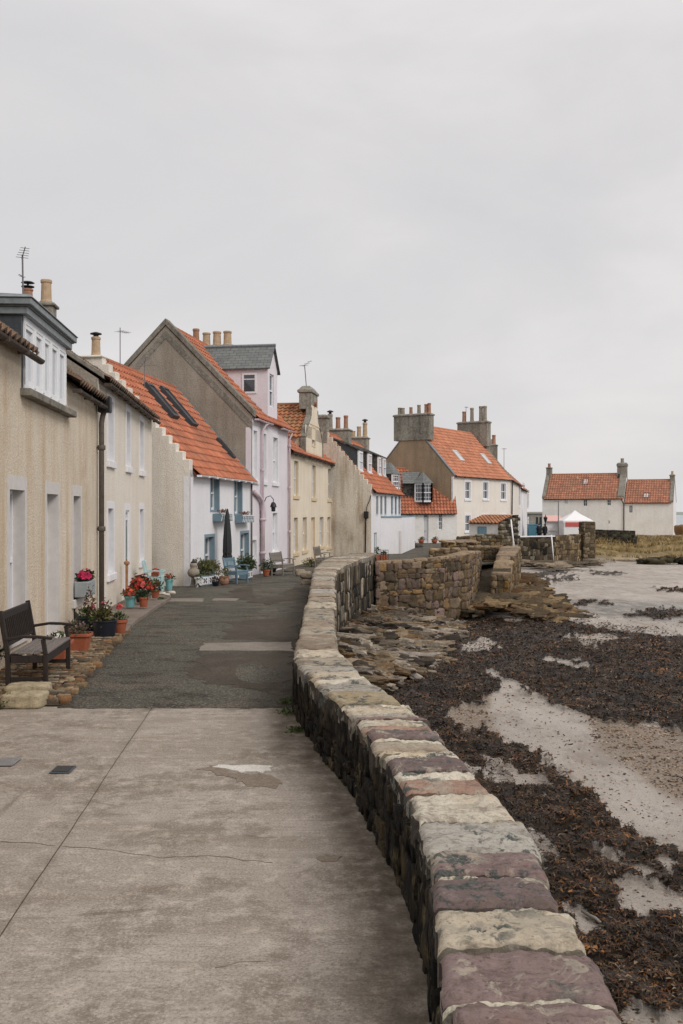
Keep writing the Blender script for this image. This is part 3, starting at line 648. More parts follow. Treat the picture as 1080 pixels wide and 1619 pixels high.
pal = [lin(50, 41, 33), lin(36, 31, 27), lin(64, 54, 37), lin(88, 66, 44), lin(124, 90, 50), lin(112, 106, 98), lin(76, 50, 38)]; pw = [.33, .22, .15, .15, .05, .05, .05]  # the greyish tone is wet gloss painted as colour on a few strips
P = []; tries = 0
while len(P) < 135000 and tries < 700000:
    tries += 1
    Y = math.exp(rr.uniform(math.log(3.0), math.log(60.0))); xa = interp(Y, XOUT) if Y < 38 else interp(Y, BL); x = rr.uniform(xa - 0.02, max(xa + 1.5, 0.37 * Y + 1.6))
    z, wv = beach_z(x, Y)
    if wv > 0.5 or (wv > 0.05 and rr.random() < 0.35) or (Y < 30 and rr.random() < 0.012): P.append((x, Y, z))
P = np.array(P); n = len(P); Yd = P[:, 1]
lng = np.where(rs.rand(n) < 0.16, 2.6, 1.0); Lg = rs.uniform(0.4, 1.5, n) * (0.038 + 0.0019 * Yd) * lng; Wd = rs.uniform(0.4, 1.5, n) * (0.008 + 0.0008 * Yd) / np.sqrt(lng)
ci = rs.choice(len(pal), n, p=np.array(pw) / sum(pw)); nv = np.array([fbm(p[0] * 1.3, p[1] * .8, 3.3) for p in P]); nv2 = np.array([nz(p[0] * .8, p[1] * .5, 9.1) for p in P])
ci = np.where((nv2 > .15) & (rs.rand(n) < .07), 4, ci); ci = np.where((nv2 < -.1) & (ci == 4), 1, ci); Cc = np.array(pal)[ci] * np.array([1.25, 1.0, .78, 1]); Cc[:, :3] *= (rs.uniform(0.65, 1.3, n) * (1 + 1.0 * nv).clip(.45, 1.8) * .72)[:, None]
o = strips('seaweed', P, None, Lg, Wd, 0.018 + 0.0010 * Yd, Cc, M['weed'], rs); o['kind'] = 'stuff'
# shingle scattered on the sand
mb = MB(); OCT = ([(1, 0, 0), (-1, 0, 0), (0, 1, 0), (0, -1, 0), (0, 0, 1), (0, 0, -1)], [(0, 2, 4), (2, 1, 4), (1, 3, 4), (3, 0, 4), (2, 0, 5), (1, 2, 5), (3, 1, 5), (0, 3, 5)])
pal = [lin(150, 132, 112), lin(98, 84, 72), lin(70, 62, 56), lin(176, 160, 140), lin(120, 92, 70)]
k = 0; tries = 0
while k < 5200 and tries < 60000:
    tries += 1
    Y = math.exp(rr.uniform(math.log(4.0), math.log(40.0))); xa = interp(Y, XOUT) if Y < 38 else interp(Y, BL); x = rr.uniform(xa, max(xa + 1.5, 0.37 * Y + 1.6))
    z, wv = beach_z(x, Y)
    if wv > 0.2: continue
    ip = poly_in((x, Y), PEB) or poly_in((x, Y), PEB2)
    if not ip and rr.random() > 0.12: continue
    s = rr.uniform(0.006, 0.016) + 0.0009 * Y; a = rr.uniform(0, 3.1)
    mb.add([(x + s * rr.uniform(.7, 1.3) * (p[0] * math.cos(a) - p[1] * math.sin(a)), Y + s * (p[0] * math.sin(a) + p[1] * math.cos(a)), z + s * 0.5 * p[2]) for p in OCT[0]], OCT[1], mul(rr.choice(pal), rr.uniform(.7, 1.1))); k += 1
tag(mb.build('shingle', M['stone']), kind='stuff')
# tawny grass on the far bank
P = []
while len(P) < 15000:
    x = rr.uniform(22, 50); Y = rr.uniform(104, 117); z, _ = beach_z(x, Y)
    if Y - gy(x) > 2.2 + 1.2 * nz(x * 0.4, Y * 0.4, 1): P.append((x, Y, z))
mb = MB(); gp = [lin(178, 150, 102), lin(164, 138, 92), lin(146, 126, 84), lin(184, 160, 116), lin(122, 110, 74)]
for x, Y, z in P:
    h = rr.uniform(0.15, 0.5) * (1 + .6 * nz(x * .7, Y * .5, 2)); a = rr.uniform(0, 3.1); wv = 0.045; dx, dy = math.cos(a) * wv, math.sin(a) * wv; lx, ly = rr.uniform(-.25, .25), rr.uniform(-.25, .25)
    mb.poly([(x - dx, Y - dy, z - .03), (x + dx, Y + dy, z - .03), (x + lx, Y + ly, z + h)], mul(rr.choice(gp), rr.uniform(.7, 1.1)))
tag(mb.build('bank_grass', M['leaf']), kind='stuff')

# ------------------------------------------------------------------ stone walls
class PL:
    def __init__(s, pts):
        s.p = [Vector((a, b)) for a, b in pts]; s.c = [0.0]
        for a, b in zip(s.p, s.p[1:]): s.c.append(s.c[-1] + (b - a).length)
        s.L = s.c[-1]
    def at(s, t):
        t = max(0, min(s.L - 1e-5, t)); i = 0
        while i < len(s.c) - 2 and s.c[i + 1] <= t: i += 1
        d = s.p[i + 1] - s.p[i]; k = (t - s.c[i]) / max(1e-6, d.length); return s.p[i] + d * k, d.normalized()
def rubble(mb, line, side, z0, z1, wr, hr, pal, rnd, depth=0.12, proud=0.02, joint=0.92, jit=0.16, shape=None, wts=None):
    # one face of a rubble wall: courses of individual stones. side +1 = right of the direction of travel
    t0 = 0.0
    bands = []
    seg = 0.0
    while seg < line.L:                                   # short runs so that the courses do not line up all along
        ln = rnd.uniform(0.8, 1.8); run = min(ln, line.L - seg)
        mid, _ = line.at(seg + run / 2); zb = z0(mid.x, mid.y); zt = z1(mid.x, mid.y); z = zb
        while z < zt - 0.02:
            h = min(rnd.uniform(*hr), zt - z)
            if zt - (z + h) < hr[0] * 0.6: h = zt - z
            x = seg
            while x < seg + run - 0.01:
                wd = min(rnd.uniform(*wr), seg + run - x + 0.04)
                c, d = line.at(x + wd / 2); nrm = Vector((d.y, -d.x)) * side
                p = c + nrm * (proud + rnd.uniform(-0.012, 0.022) - depth / 2)
                mb.stone((p.x, p.y, z + h / 2), (d.x * wd / 2 * joint, d.y * wd / 2 * joint, rnd.uniform(-.02, .02) * wd), (nrm.x * depth / 2, nrm.y * depth / 2, 0), (0, 0, h / 2 * joint), mul(rnd.choices(pal, wts)[0], rnd.uniform(0.75, 1.15)), rnd, jit, shape)
                x += wd
            z += h
        seg += run
def core(mb, A, B, z0, z1, n=40):          # solid between two lines
    for i in range(n):
        a0, _ = A.at(A.L * i / n); a1, _ = A.at(A.L * (i + 1) / n - 1e-4); b0, _ = B.at(B.L * i / n); b1, _ = B.at(B.L * (i + 1) / n - 1e-4)
        za = z1((a0.x + b0.x) / 2, a0.y); zb = z1((a1.x + b1.x) / 2, a1.y); lo0 = z0(a0.x, a0.y); lo1 = z0(a1.x, a1.y)
        mb.hexa([(a0.x, a0.y, lo0), (b0.x, b0.y, lo0), (b1.x, b1.y, lo1), (a1.x, a1.y, lo1), (a0.x, a0.y, za), (b0.x, b0.y, za), (b1.x, b1.y, zb), (a1.x, a1.y, zb)])
PURP, PURP2, REDB = lin(122, 103, 99), lin(110, 94, 91), lin(150, 121, 105)
CREAM, CREAM2, GREYL, OCHR = lin(190, 180, 163), lin(179, 166, 146), lin(158, 151, 141), lin(150, 136, 110)
MORT, BEIGE, TAN = lin(194, 184, 164), lin(154, 142, 125), lin(144, 128, 110)
seq = [(2.2, None), (2.75, PURP), (3.19, PURP), (3.25, MORT), (3.60, PURP), (3.93, CREAM2), (3.99, MORT), (4.30, PURP2), (4.355, MORT), (4.64, PURP), (5.10, GREYL), (5.30, CREAM), (5.50, CREAM), (5.58, MORT), (5.90, REDB), (6.08, CREAM), (6.40, PURP2), (6.55, CREAM),
       (6.62, MORT), (6.88, BEIGE), (6.95, MORT), (7.18, PURP2), (7.26, MORT), (7.42, REDB), (7.58, CREAM), (7.70, PURP), (7.82, GREYL), (8.12, CREAM2), (8.22, MORT), (8.75, OCHR), (9.2, GREYL), (9.55, CREAM), (9.9, CREAM2), (10.4, GREYL), (10.9, BEIGE)]
rw = random.Random(21); y = 10.9
while y < 38.5:
    y += rw.choice([rw.uniform(0.25, 0.5), rw.uniform(0.35, 0.8)]) * (1 if y < 16 else 1.3); seq.append((min(y, 38.5), rw.choice([BEIGE, TAN, GREYL, CREAM2, TAN, BEIGE, mul(TAN, 0.85)])))
def xi(Y): return interp(Y, XIN) + 0.012
def xo(Y): return interp(Y, XOUT) + 0.012
mb = MB()
for k, ((ya, _), (yb, col)) in enumerate(zip(seq, seq[1:])):
    mort = col is MORT; ny = max(3, int((yb - ya) / (0.028 if ya < 8 else 0.07))); nx = 30 if ya < 8 else (18 if ya < 16 else 10)
    h = WALL_TOP + (-0.008 if mort else rw.uniform(-0.014, 0.014)); tl = rw.uniform(-.02, .02); gap = 0.004 if ya < 9 else 0.01
    j0 = lambda x: 0.045 * nz(x * 4, ya * 3.1, 1) + 0.016 * nz(x * 17, ya, 2) + 0.007 * nz(x * 48, ya, 6)
    j1 = lambda x: 0.045 * nz(x * 4, yb * 3.1, 1) + 0.016 * nz(x * 17, yb, 2) + 0.007 * nz(x * 48, yb, 6)
    ov = rw.uniform(-0.022, 0.014); ov2 = rw.uniform(-0.025, 0.03); VV = []; sl_ = rw.uniform(-0.02, 0.02)
    for j in range(-1, ny + 2):
        for i in range(-1, nx + 2):
            t = min(max(j / ny, 0), 1); s = min(max(i / nx, 0), 1)
            x0 = xi(ya + (yb - ya) * t) - ov; x1 = xo(ya + (yb - ya) * t) + ov2; x = x0 + (x1 - x0) * s
            Y = (ya + gap + j0(x)) * (1 - t) + (yb - gap + j1(x)) * t + sl_ * 0
            ed = min(t * (yb - ya), (1 - t) * (yb - ya)); es = min(s, 1 - s) * (x1 - x0)
            z = h + tl * (t - .5) + 0.011 * fbm(x * 5, Y * 5, k) + (0.011 * fbm(x * 22, Y * 30, k, 5) if ya < 9 else 0)
            rd = 0.022 if mort else 0.03
            z -= max(0, 1 - ed / rd) ** 2 * 0.018 + max(0, 1 - es / 0.035) ** 2 * 0.03; z += 0.006 * nz(Y * 55, x * 4, k) * (1 if ya < 9 else 0)
            x += (0.02 * fbm(Y * 5, s * 3, k + 5)) * (1 if s in (0, 1) else 0)
            if j in (-1, ny + 1) or i in (-1, nx + 1): z = h - 0.19 - 0.02 * nz(x * 3, Y * 3, 5)
            VV.append((x, Y, z))
    W_ = nx + 3; FF = [(a * W_ + b, a * W_ + b + 1, (a + 1) * W_ + b + 1, (a + 1) * W_ + b) for a in range(ny + 2) for b in range(nx + 2)]
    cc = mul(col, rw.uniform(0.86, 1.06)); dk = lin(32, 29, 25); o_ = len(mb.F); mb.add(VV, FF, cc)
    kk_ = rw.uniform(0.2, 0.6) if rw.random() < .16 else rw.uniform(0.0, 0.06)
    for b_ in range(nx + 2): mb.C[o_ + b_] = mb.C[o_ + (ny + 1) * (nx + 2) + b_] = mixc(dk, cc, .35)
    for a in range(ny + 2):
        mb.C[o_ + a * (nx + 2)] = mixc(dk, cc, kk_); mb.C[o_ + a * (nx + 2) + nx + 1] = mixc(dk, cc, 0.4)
M['dkcore'] = m_harl('black mortar', lin(40, 36, 30), lin(28, 25, 22), lin(84, 74, 52), 0.3, 14, 1.0)
sw = thing('sea_wall', 'long low stone wall with striped purple and cream coping beside the road', 'wall', (0.5, 4, 0)); sw['kind'] = 'thing'
def local(o, par): o.parent = par; o.matrix_parent_inverse = Matrix.Translation(-par.location); return o
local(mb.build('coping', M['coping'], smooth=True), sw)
yy = [2.0] + [y for y in frange(2.4, 38.5, 0.35)]
LI = PL([(interp(y, XIN) + 0.03, y) for y in yy]); LO = PL([(interp(y, XOUT) - 0.03, y) for y in yy])
mb = MB(); core(mb, LI, LO, lambda x, y: -2.2, lambda x, y: WALL_TOP - 0.10, 120); local(mb.build('wall_core', M['dkcore']), sw)
BLK = [lin(38, 34, 29), lin(28, 26, 23), lin(46, 41, 33), lin(58, 51, 39), lin(98, 86, 62), lin(74, 66, 50)]
mb = MB(); rubble(mb, LI, -1, lambda x, y: -0.10, lambda x, y: WALL_TOP - 0.12, (0.05, 0.24), (0.10, 0.36), BLK, random.Random(3), 0.12, 0.018, 1.0, 0.26, None, [5, 5, 4, 2, 1, 1])
local(mb.build('road_face', M['black'], smooth=True), sw)
SLT = [lin(58, 54, 48), lin(40, 37, 34), lin(120, 112, 100), lin(150, 140, 126), lin(96, 80, 58), lin(76, 68, 56)]
LO2 = PL([(interp(y, XOUT) - 0.03, y) for y in yy if y > 10])
mb = MB(); rubble(mb, LO2, 1, lambda x, y: ZB(x, y) - 0.3 + (0.5 if y > 34 else 0), lambda x, y: WALL_TOP - 0.14, (0.10, 0.28), (0.3, 0.7), SLT, random.Random(4), 0.16, 0.04, 0.96, 0.22, None, [4, 4, 2, 1.2, 1.2, 2])
LO3 = PL([(interp(y, XOUT) - 0.03, y) for y in yy if y <= 10.2])
rubble(mb, LO3, 1, lambda x, y: ZB(x, y) - 0.2, lambda x, y: WALL_TOP - 0.14, (0.2, 0.5), (0.2, 0.4), SLT, random.Random(14), 0.16, 0.03, 0.96, 0.2)
local(mb.build('shore_face', M['stone'], smooth=True), sw)
# second wall: golden rubble facing the road's end, turning back along the slipway
GOLD = [mul(c_, .86) for c_ in [lin(138, 116, 90), lin(116, 97, 76), lin(142, 124, 104), lin(110, 94, 82), lin(146, 118, 82), lin(92, 80, 66), lin(134, 114, 106), lin(104, 88, 66)]]
def rubble_wall(name, label, fr, bk, zb, zt, pal, wr, hr, seed, ends=True, mat='stone', corepal='core', capw=(0.25, 0.6), cap_col=None, faces=('f',), wts=None):
    # fr/bk: front and back lines (front on the right-hand side of travel)
    t = thing(name, label, 'wall', (fr[0][0], fr[0][1], zb(*fr[0]))); t['kind'] = 'thing'; rnd = random.Random(seed)
    A = PL(bk); B = PL(fr)
    m1 = MB(); core(m1, PL([(p.x, p.y) for p in A.p]), PL([(p.x, p.y) for p in B.p]), lambda x, y: zb(x, y) - 0.3, lambda x, y: zt(x, y) - 0.06, max(12, int(B.L / 0.5))); local(m1.build('wall_core', M[corepal]), t)
    m2 = MB(); rubble(m2, B, 1, lambda x, y: zb(x, y) - 0.2, lambda x, y: zt(x, y) - 0.06, wr, hr, pal, rnd, 0.16, 0.012, 0.97, 0.3, None, wts)
    if 'b' in faces: rubble(m2, A, -1, lambda x, y: zb(x, y) - 0.2, lambda x, y: zt(x, y) - 0.06, wr, hr, pal, rnd, 0.16, 0.012, 0.97, 0.3, None, wts)
    if ends:
        for i in (0, -1):
            e = PL([tuple(A.p[i]), tuple(B.p[i])] if i == 0 else [tuple(B.p[i]), tuple(A.p[i])])
            if e.L > 0.15: rubble(m2, e, 1, lambda x, y: zb(x, y) - 0.2, lambda x, y: zt(x, y) - 0.06, wr, hr, pal, rnd, 0.16, 0.012, 0.97, 0.3, None, wts)
    local(m2.build('rubble_face', M[mat], smooth=True), t)
    m3 = MB(); s = 0.0
    while s < B.L - 0.02:
        wd = min(rnd.uniform(*capw), B.L - s); f = (s + wd / 2) / B.L; b, d = B.at(s + wd / 2); a, _ = A.at(A.L * f); c = (a + b) / 2; ac = (b - a)
        z = zt(c.x, c.y) - 0.05; z2 = zt(c.x + d.x * .3, c.y + d.y * .3) - 0.05
        m3.stone((c.x, c.y, z + rnd.uniform(-.015, .015)), (d.x * wd / 2 * .97, d.y * wd / 2 * .97, (z2 - z) / .3 * wd / 2), (ac.x / 2 * 1.06, ac.y / 2 * 1.06, 0), (0, 0, 0.07), mul(rnd.choice(cap_col or pal), rnd.uniform(.85, 1.2)), rnd, 0.10, STONE); s += wd
    local(m3.build('coping', M[mat], smooth=True), t); return t
CAPC = [lin(150, 130, 106), lin(138, 120, 100), lin(128, 110, 94)]
f2 = [(1.28, 36.9), (3.2, 37.3), (4.3, 37.9), (4.85, 38.6), (5.2, 39.8), (5.9, 43.0), (6.55, 46.8)]
b2 = [(1.28, 37.45), (3.1, 37.85), (4.0, 38.35), (4.4, 39.0), (4.72, 40.0), (5.4, 43.1), (6.0, 46.9)]
z2 = lambda x, y: interp(x, [(1.2, .36), (3.2, .44), (4.8, .60), (5.3, .56), (6.6, .30)])
rubble_wall('rubble_wall', 'golden brown rubble wall facing the seaweed with a rounded corner by the slipway', f2, b2, lambda x, y: -1.65, z2, GOLD, (0.16, 0.5), (0.16, 0.42), 31, cap_col=CAPC)
# slipway and its far wall
mb = MB(); sv = [(4.9, 37.2, -1.75), (6.5, 40.5, -1.75), (8.4, 50.3, -.45), (6.2, 50.3, -.45)]; mb.quad(*sv); tag(mb.build('slipway', M['core']), kind='structure')
f3 = [(7.05, 42.2), (7.55, 44.0), (8.25, 47.0), (9.15, 51.0)]; b3 = [(6.33, 42.3), (6.8, 44.2), (7.45, 47.2), (8.2, 51.2)]
z3 = lambda x, y: interp(y, [(42, -.42), (43.4, -.40), (43.6, -.05), (45.2, .02), (45.4, .2), (47.5, .32), (51, .42)])
rubble_wall('slipway_wall', 'mossy stone wall stepping down to the rocks beside the narrow slipway', f3, b3, lambda x, y: -1.9, z3, [lin(122, 104, 80), lin(98, 84, 68), lin(138, 122, 98), lin(84, 74, 60), lin(116, 88, 52)], (0.10, 0.3), (0.2, 0.5), 33, faces=('f', 'b'), capw=(0.35, 0.8), cap_col=CAPC)
rubble_wall('cross_wall', 'dark stone wall closing the top of the slipway', [(6.5, 50.9), (8.25, 50.9)], [(6.5, 51.4), (8.25, 51.4)], lambda x, y: -1.0, lambda x, y: .46, [lin(82, 70, 52), lin(66, 58, 46), lin(104, 86, 60)], (0.2, 0.45), (0.16, 0.3), 34, cap_col=CAPC)
rubble_wall('retaining_wall', 'weathered sea wall running on behind the slipway towards the far houses', [(9.15, 51.2), (12.5, 70.0), (15.45, 91.6)], [(8.3, 51.4), (11.9, 70.2), (14.9, 91.8)], lambda x, y: -2.6, lambda x, y: interp(y, [(51, .4), (56, -.1), (91, -.15)]), [lin(110, 96, 76), lin(86, 76, 62), lin(128, 112, 90)], (0.4, 1.0), (0.3, 0.7), 35, ends=False, capw=(0.8, 1.6), cap_col=CAPC)
OLDS = [lin(140, 118, 88), lin(112, 94, 70), lin(88, 76, 60), lin(152, 126, 84)]
rubble_wall('stone_block_wall', 'square golden stone wall end behind the slipway near the black bin lid', [(5.85, 55.0), (7.55, 55.0), (7.75, 58.5)], [(5.85, 58.4), (6.6, 58.5), (7.0, 58.6)], lambda x, y: -.3, lambda x, y: .55, OLDS, (0.4, 0.9), (0.2, 0.4), 36, cap_col=CAPC)
rubble_wall('garden_wall', 'low mossy stone wall in front of the tiled shed', [(7.2, 62), (9.15, 62), (10.05, 62)], [(7.2, 62.6), (9.15, 62.6), (10.05, 62.6)], lambda x, y: -.35, lambda x, y: interp(x, [(7.2, .62), (8.4, .78), (10.2, .82)]), OLDS + [lin(150, 142, 126)], (0.2, 0.5), (0.16, 0.35), 37, cap_col=[lin(96, 84, 66), lin(130, 118, 98)])
rubble_wall('low_wall', 'low rough stone wall at the edge of the forecourt', [(4.45, 50), (6.4, 50.5)], [(4.45, 50.6), (6.4, 51.0)], lambda x, y: -.35, lambda x, y: .36, OLDS, (0.2, 0.5), (0.15, 0.3), 38, cap_col=CAPC)
DK = [lin(60, 55, 46), lin(40, 38, 34), lin(92, 84, 72), lin(128, 120, 106), lin(76, 66, 50)]
rubble_wall('harbour_wall', 'blackened sea wall with a white painted top edge', [(15.5, 91.5), (19.95, 93.4)], [(15.4, 92.1), (19.9, 94.0)], lambda x, y: -2.4, lambda x, y: -.16, DK, (0.25, 0.6), (0.3, 0.8), 39)
rubble_wall('harbour_wall', 'brown rubble sea wall below the white market tent', [(20.0, 93.4), (23.3, 96.2)], [(19.95, 94.0), (23.2, 96.8)], lambda x, y: -2.4, lambda x, y: interp(x, [(20, -.02), (23.3, .06)]), [lin(132, 112, 84), lin(106, 90, 70), lin(150, 132, 104), lin(84, 72, 56)], (0.25, 0.6), (0.3, 0.8), 40)
rubble_wall('stone_pillar', 'tall square stone pillar at the end of the sea wall', [(23.3, 95.8), (24.5, 96.2)], [(23.1, 96.9), (24.3, 97.3)], lambda x, y: -2.0, lambda x, y: 1.25, [lin(108, 94, 74), lin(84, 74, 58), lin(124, 110, 90)], (0.4, 0.8), (0.25, 0.45), 41)['category'] = 'pillar'
rubble_wall('field_wall', 'low black rubble wall in front of the far white cottage', [(26.6, 111), (32.6, 110.6)], [(26.6, 111.8), (32.6, 111.4)], lambda x, y: -2.6, lambda x, y: interp(x, [(26.6, -.0), (28.5, .22), (32.6, .1)]), [lin(48, 47, 42), lin(36, 35, 32), lin(64, 60, 52), lin(74, 76, 58)], (0.3, 0.7), (0.2, 0.4), 42)
rubble_wall('boundary_wall', 'pale grey rough stone footing under the smaller far white house', [(33.0, 117.5), (46, 116)], [(33.0, 119), (46, 117.5)], lambda x, y: -1.3, lambda x, y: -.55, [lin(150, 144, 134), lin(120, 114, 104), lin(164, 156, 144)], (0.5, 1.2), (0.25, 0.4), 43)
# white painted rail along the harbour wall
# ---- rocks
def slabs(name, region, zf, n, size, pal, seed, strike=0.5, dip=0.35, mat='stone', jit=0.5, thin=False):
    rnd = random.Random(seed); mb = MB(); xs = [p[0] for p in region]; ys = [p[1] for p in region]; k = 0; tr = 0
    while k < n and tr < n * 60:
        tr += 1; x = rnd.uniform(min(xs), max(xs)); y = rnd.uniform(min(ys), max(ys))
        if not poly_in((x, y), region): continue
        s = rnd.uniform(*size); a = strike + rnd.gauss(0, 0.25); d = dip + rnd.gauss(0, 0.1)
        ex = Vector((math.cos(a), math.sin(a), 0)); ey = Vector((-math.sin(a) * math.cos(d), math.cos(a) * math.cos(d), math.sin(d))); ez = ex.cross(ey)
        mb.stone((x, y, zf(x, y) + (rnd.uniform(-.16, .06) + .10 * nz(x * 1.6 + y * .8, 2, 2) if thin else rnd.uniform(-.08, .05))), ex * s, ey * s * (rnd.uniform(.14, .34) if thin else rnd.uniform(.3, .6)), ez * s * (rnd.uniform(.12, .26) if thin else rnd.uniform(.10, .2)), mul(rnd.choice(pal), rnd.uniform(.55, 1.0)), rnd, jit, SOFT if False else STONE_HI if s > 0.5 else STONE); k += 1
    o = mb.build(name, M[mat], smooth=False); o['kind'] = 'structure'; return o
ROCKP = [lin(164, 148, 128), lin(148, 130, 106), lin(178, 166, 150), lin(138, 114, 86), lin(120, 108, 94), lin(158, 148, 138), lin(84, 76, 68)]
def rz1(x, y): 
    d = x - (interp(y, XOUT) if y < 37 else 1.2); return ZB(x, y) + 0.02 + max(0.0, 0.62 - 0.24 * d) * (0.8 + 0.4 * nz(x, y, 1))
reg1 = [(-.3, 19), (.25, 19.2), (.75, 20.6), (1.2, 22), (1.55, 23.2), (2.0, 25), (2.7, 27.5), (3.3, 30), (3.7, 33), (4.5, 36.5), (1.2, 38), (.8, 35), (-.1, 28)]
mb = MB()
for j in range(46):
    for i in range(22):
        pass
rows = [(Y, interp(Y, XOUT) - 0.2, interp(Y, [(15, .2), (19, .5), (22, 1.3), (25, 2.1), (28, 2.9), (33, 3.8), (38, 5)])) for Y in frange(15, 38.4, 0.4)]
sheet('rock_shelf', rows, lambda x, y: rz1(x, y) - 0.06 + 0.08 * fbm(x * 2, y * 1.2, 3) - (0.5 if y < 17 else 0), M['browngable2'] if False else m_harl('rock bed', lin(150, 130, 104), lin(112, 96, 78), lin(76, 64, 50), 0.6, 8, 1.0), 14)
slabs('rock_outcrop', reg1, rz1, 1000, (0.10, 0.55), ROCKP, 51, -0.75, 0.75, thin=True)
def rz2(x, y): return ZB(x, y) + max(0, 0.75 - 0.30 * abs(x - (6.9 + (y - 42) * 0.24)))
reg2 = trace([(700, 968), (770, 965), (800, 935), (822, 928), (850, 938), (880, 950), (905, 965), (915, 978), (870, 985), (800, 990), (740, 985)])
slabs('rock_outcrop', reg2, rz2, 330, (0.14, 0.6), [lin(118, 98, 70), lin(96, 80, 60), lin(138, 116, 86), lin(72, 64, 50), lin(104, 76, 50)], 52, -0.5, 0.35)
reg3 = trace([(818, 884), (850, 880), (900, 882), (935, 880), (950, 890), (930, 900), (880, 905), (830, 900)])
slabs('rock_outcrop', reg3, lambda x, y: ZB(x, y) + 0.15 + 0.35 * max(0, 1 - abs(y - 84) / 14), 300, (0.25, 0.9), [lin(124, 110, 92), lin(104, 92, 78), lin(140, 126, 108), lin(88, 80, 62)], 53, 0.2, 0.2)
reg4 = trace([(925, 868), (960, 862), (1000, 868), (1010, 876), (960, 884), (930, 880)])
slabs('rock_outcrop', reg4, lambda x, y: ZB(x, y) + 0.2, 40, (0.4, 1.3), [lin(96, 86, 70), lin(124, 110, 88), lin(78, 70, 58)], 54, 0.1, 0.15)
mb = MB(); rb = random.Random(6); rh = at(1058, 884, 100)
for i in range(46):
    tx = rb.uniform(-2.4, 3.4); mb.stone((rh.x + tx, rh.y + rb.uniform(-1, 1), rh.z - .32 + .22 * (1 - ((tx - .5) / 3) ** 2) + rb.uniform(-.12, .08)), (rb.uniform(.3, .8), 0, 0), (0, .5, 0), (0, 0, rb.uniform(.12, .28)), mul(rb.choice([lin(62, 58, 42), lin(84, 74, 56), lin(50, 48, 38)]), rb.uniform(.7, 1.2)), rb, 0.5, STONE)
tag(mb.build('weedy_rock', M['stone'], smooth=True), kind='structure')
mb = MB(); rc = at(1085, 842, 122); mb.stone((rc.x + .5, rc.y, rc.z - 0.4), (1.7, 0, 0), (0, 1.2, 0), (0, 0, 1.3), lin(138, 110, 80), rb, 0.3, STONE_HI); tag(mb.build('boulder', M['stone'], smooth=True), 'big brown boulder at the right corner of the far white house', 'boulder')
# ------------------------------------------------------------------ plants
def plant_mesh(parent, c, r, n, size, pal, name='foliage', mat='leaf', seed=1, shell=0.35, wts=None, droop=0.0, asp=0.5):
    rnd = random.Random(seed + int(n)); mb = MB()
    lob = [(rnd.uniform(-.5, .5) * r[0], rnd.uniform(-.5, .5) * r[1], rnd.uniform(.0, .6) * r[2], rnd.uniform(.45, .75)) for _ in range(6)]
    for i in range(n):
        l = rnd.choice(lob); d = Vector((rnd.gauss(0, 1), rnd.gauss(0, 1), rnd.gauss(0, 1) + .35)).normalized(); k = (shell + (1 - shell) * rnd.random()) * l[3]
        p = Vector((c[0] + l[0] + d.x * k * r[0], c[1] + l[1] + d.y * k * r[1], c[2] + max(-.02, l[2] + d.z * k * r[2])))
        s = size * rnd.uniform(.6, 1.4); ax = (d + Vector((rnd.uniform(-.7, .7), rnd.uniform(-.7, .7), rnd.uniform(-.5, .7) - droop))).normalized(); b = ax.cross(Vector((rnd.gauss(0, 1), rnd.gauss(0, 1), rnd.gauss(0, 1)))).normalized(); nn = ax.cross(b)
        mb.add([p, p + ax * s * .5 + b * s * asp * .5 + nn * s * .08, p + ax * s, p + ax * s * .5 - b * s * asp * .5 + nn * s * .08], [(0, 1, 2, 3)], mul(rnd.choices(pal, wts)[0], rnd.uniform(.7, 1.25)))
    return mb.build(name, M[mat], parent)
def flowers(parent, c, r, n, size, pal, seed=1, name='flowers'):
    rnd = random.Random(seed); mb = MB()
    for i in range(n):
        d = Vector((rnd.gauss(0, 1), rnd.gauss(0, 1), abs(rnd.gauss(0, .8)))).normalized(); p = Vector((c[0] + d.x * r[0] * rnd.uniform(.6, 1.05), c[1] + d.y * r[1] * rnd.uniform(.6, 1.05), c[2] + d.z * r[2] * rnd.uniform(.5, 1.1)))
        col = mul(rnd.choice(pal), rnd.uniform(.8, 1.2)); t = d.cross(Vector((.3, .2, 1))).normalized(); b = d.cross(t)
        for k in range(5):
            a = 2 * math.pi * k / 5 + rnd.random() * .4; e = (t * math.cos(a) + b * math.sin(a)); e2 = (t * math.cos(a + 1.1) + b * math.sin(a + 1.1)); s = size * rnd.uniform(.8, 1.2)
            mb.add([p, p + e * s * .8 + d * s * .25, p + (e + e2) * s * .62 + d * s * .2, p + e2 * s * .8 + d * s * .25], [(0, 1, 2, 3)], col)
    return mb.build(name, M['bloom'], parent)
# ------------------------------------------------------------------ houses
HOUSES = []
class House:
    def __init__(s, name, label, A, B, cat='house'):
        s.A = Vector(A); s.B = Vector(B); d = s.B - s.A; s.L = d.length; s.th = math.atan2(d.y, d.x); s.eu = d.normalized(); s.ev = Vector((-s.eu.y, s.eu.x))
        s.o = thing(name, label, cat, (A[0], A[1], 0), s.th); s.o['kind'] = 'thing'; HOUSES.append(s)
    def u(s, px):                       # where the sight line through a photo column meets the facade
        k = (px - CX) / F; return (k * s.A.y - s.A.x) / (s.eu.x - k * s.eu.y)
    def Y(s, px): return s.A.y + s.eu.y * s.u(px)
    def z(s, px, py): return CAMZ - (py - CY) / F * s.Y(px)
    def hole(s, x0, y0, x1, y1):
        c = (x0 + x1) / 2; return (s.u(x0), s.z(c, y1), s.u(x1), s.z(c, y0))
    def loc(s, p):                      # world -> local
        d = Vector((p[0], p[1])) - s.A; return (d.dot(s.eu), d.dot(s.ev), p[2])

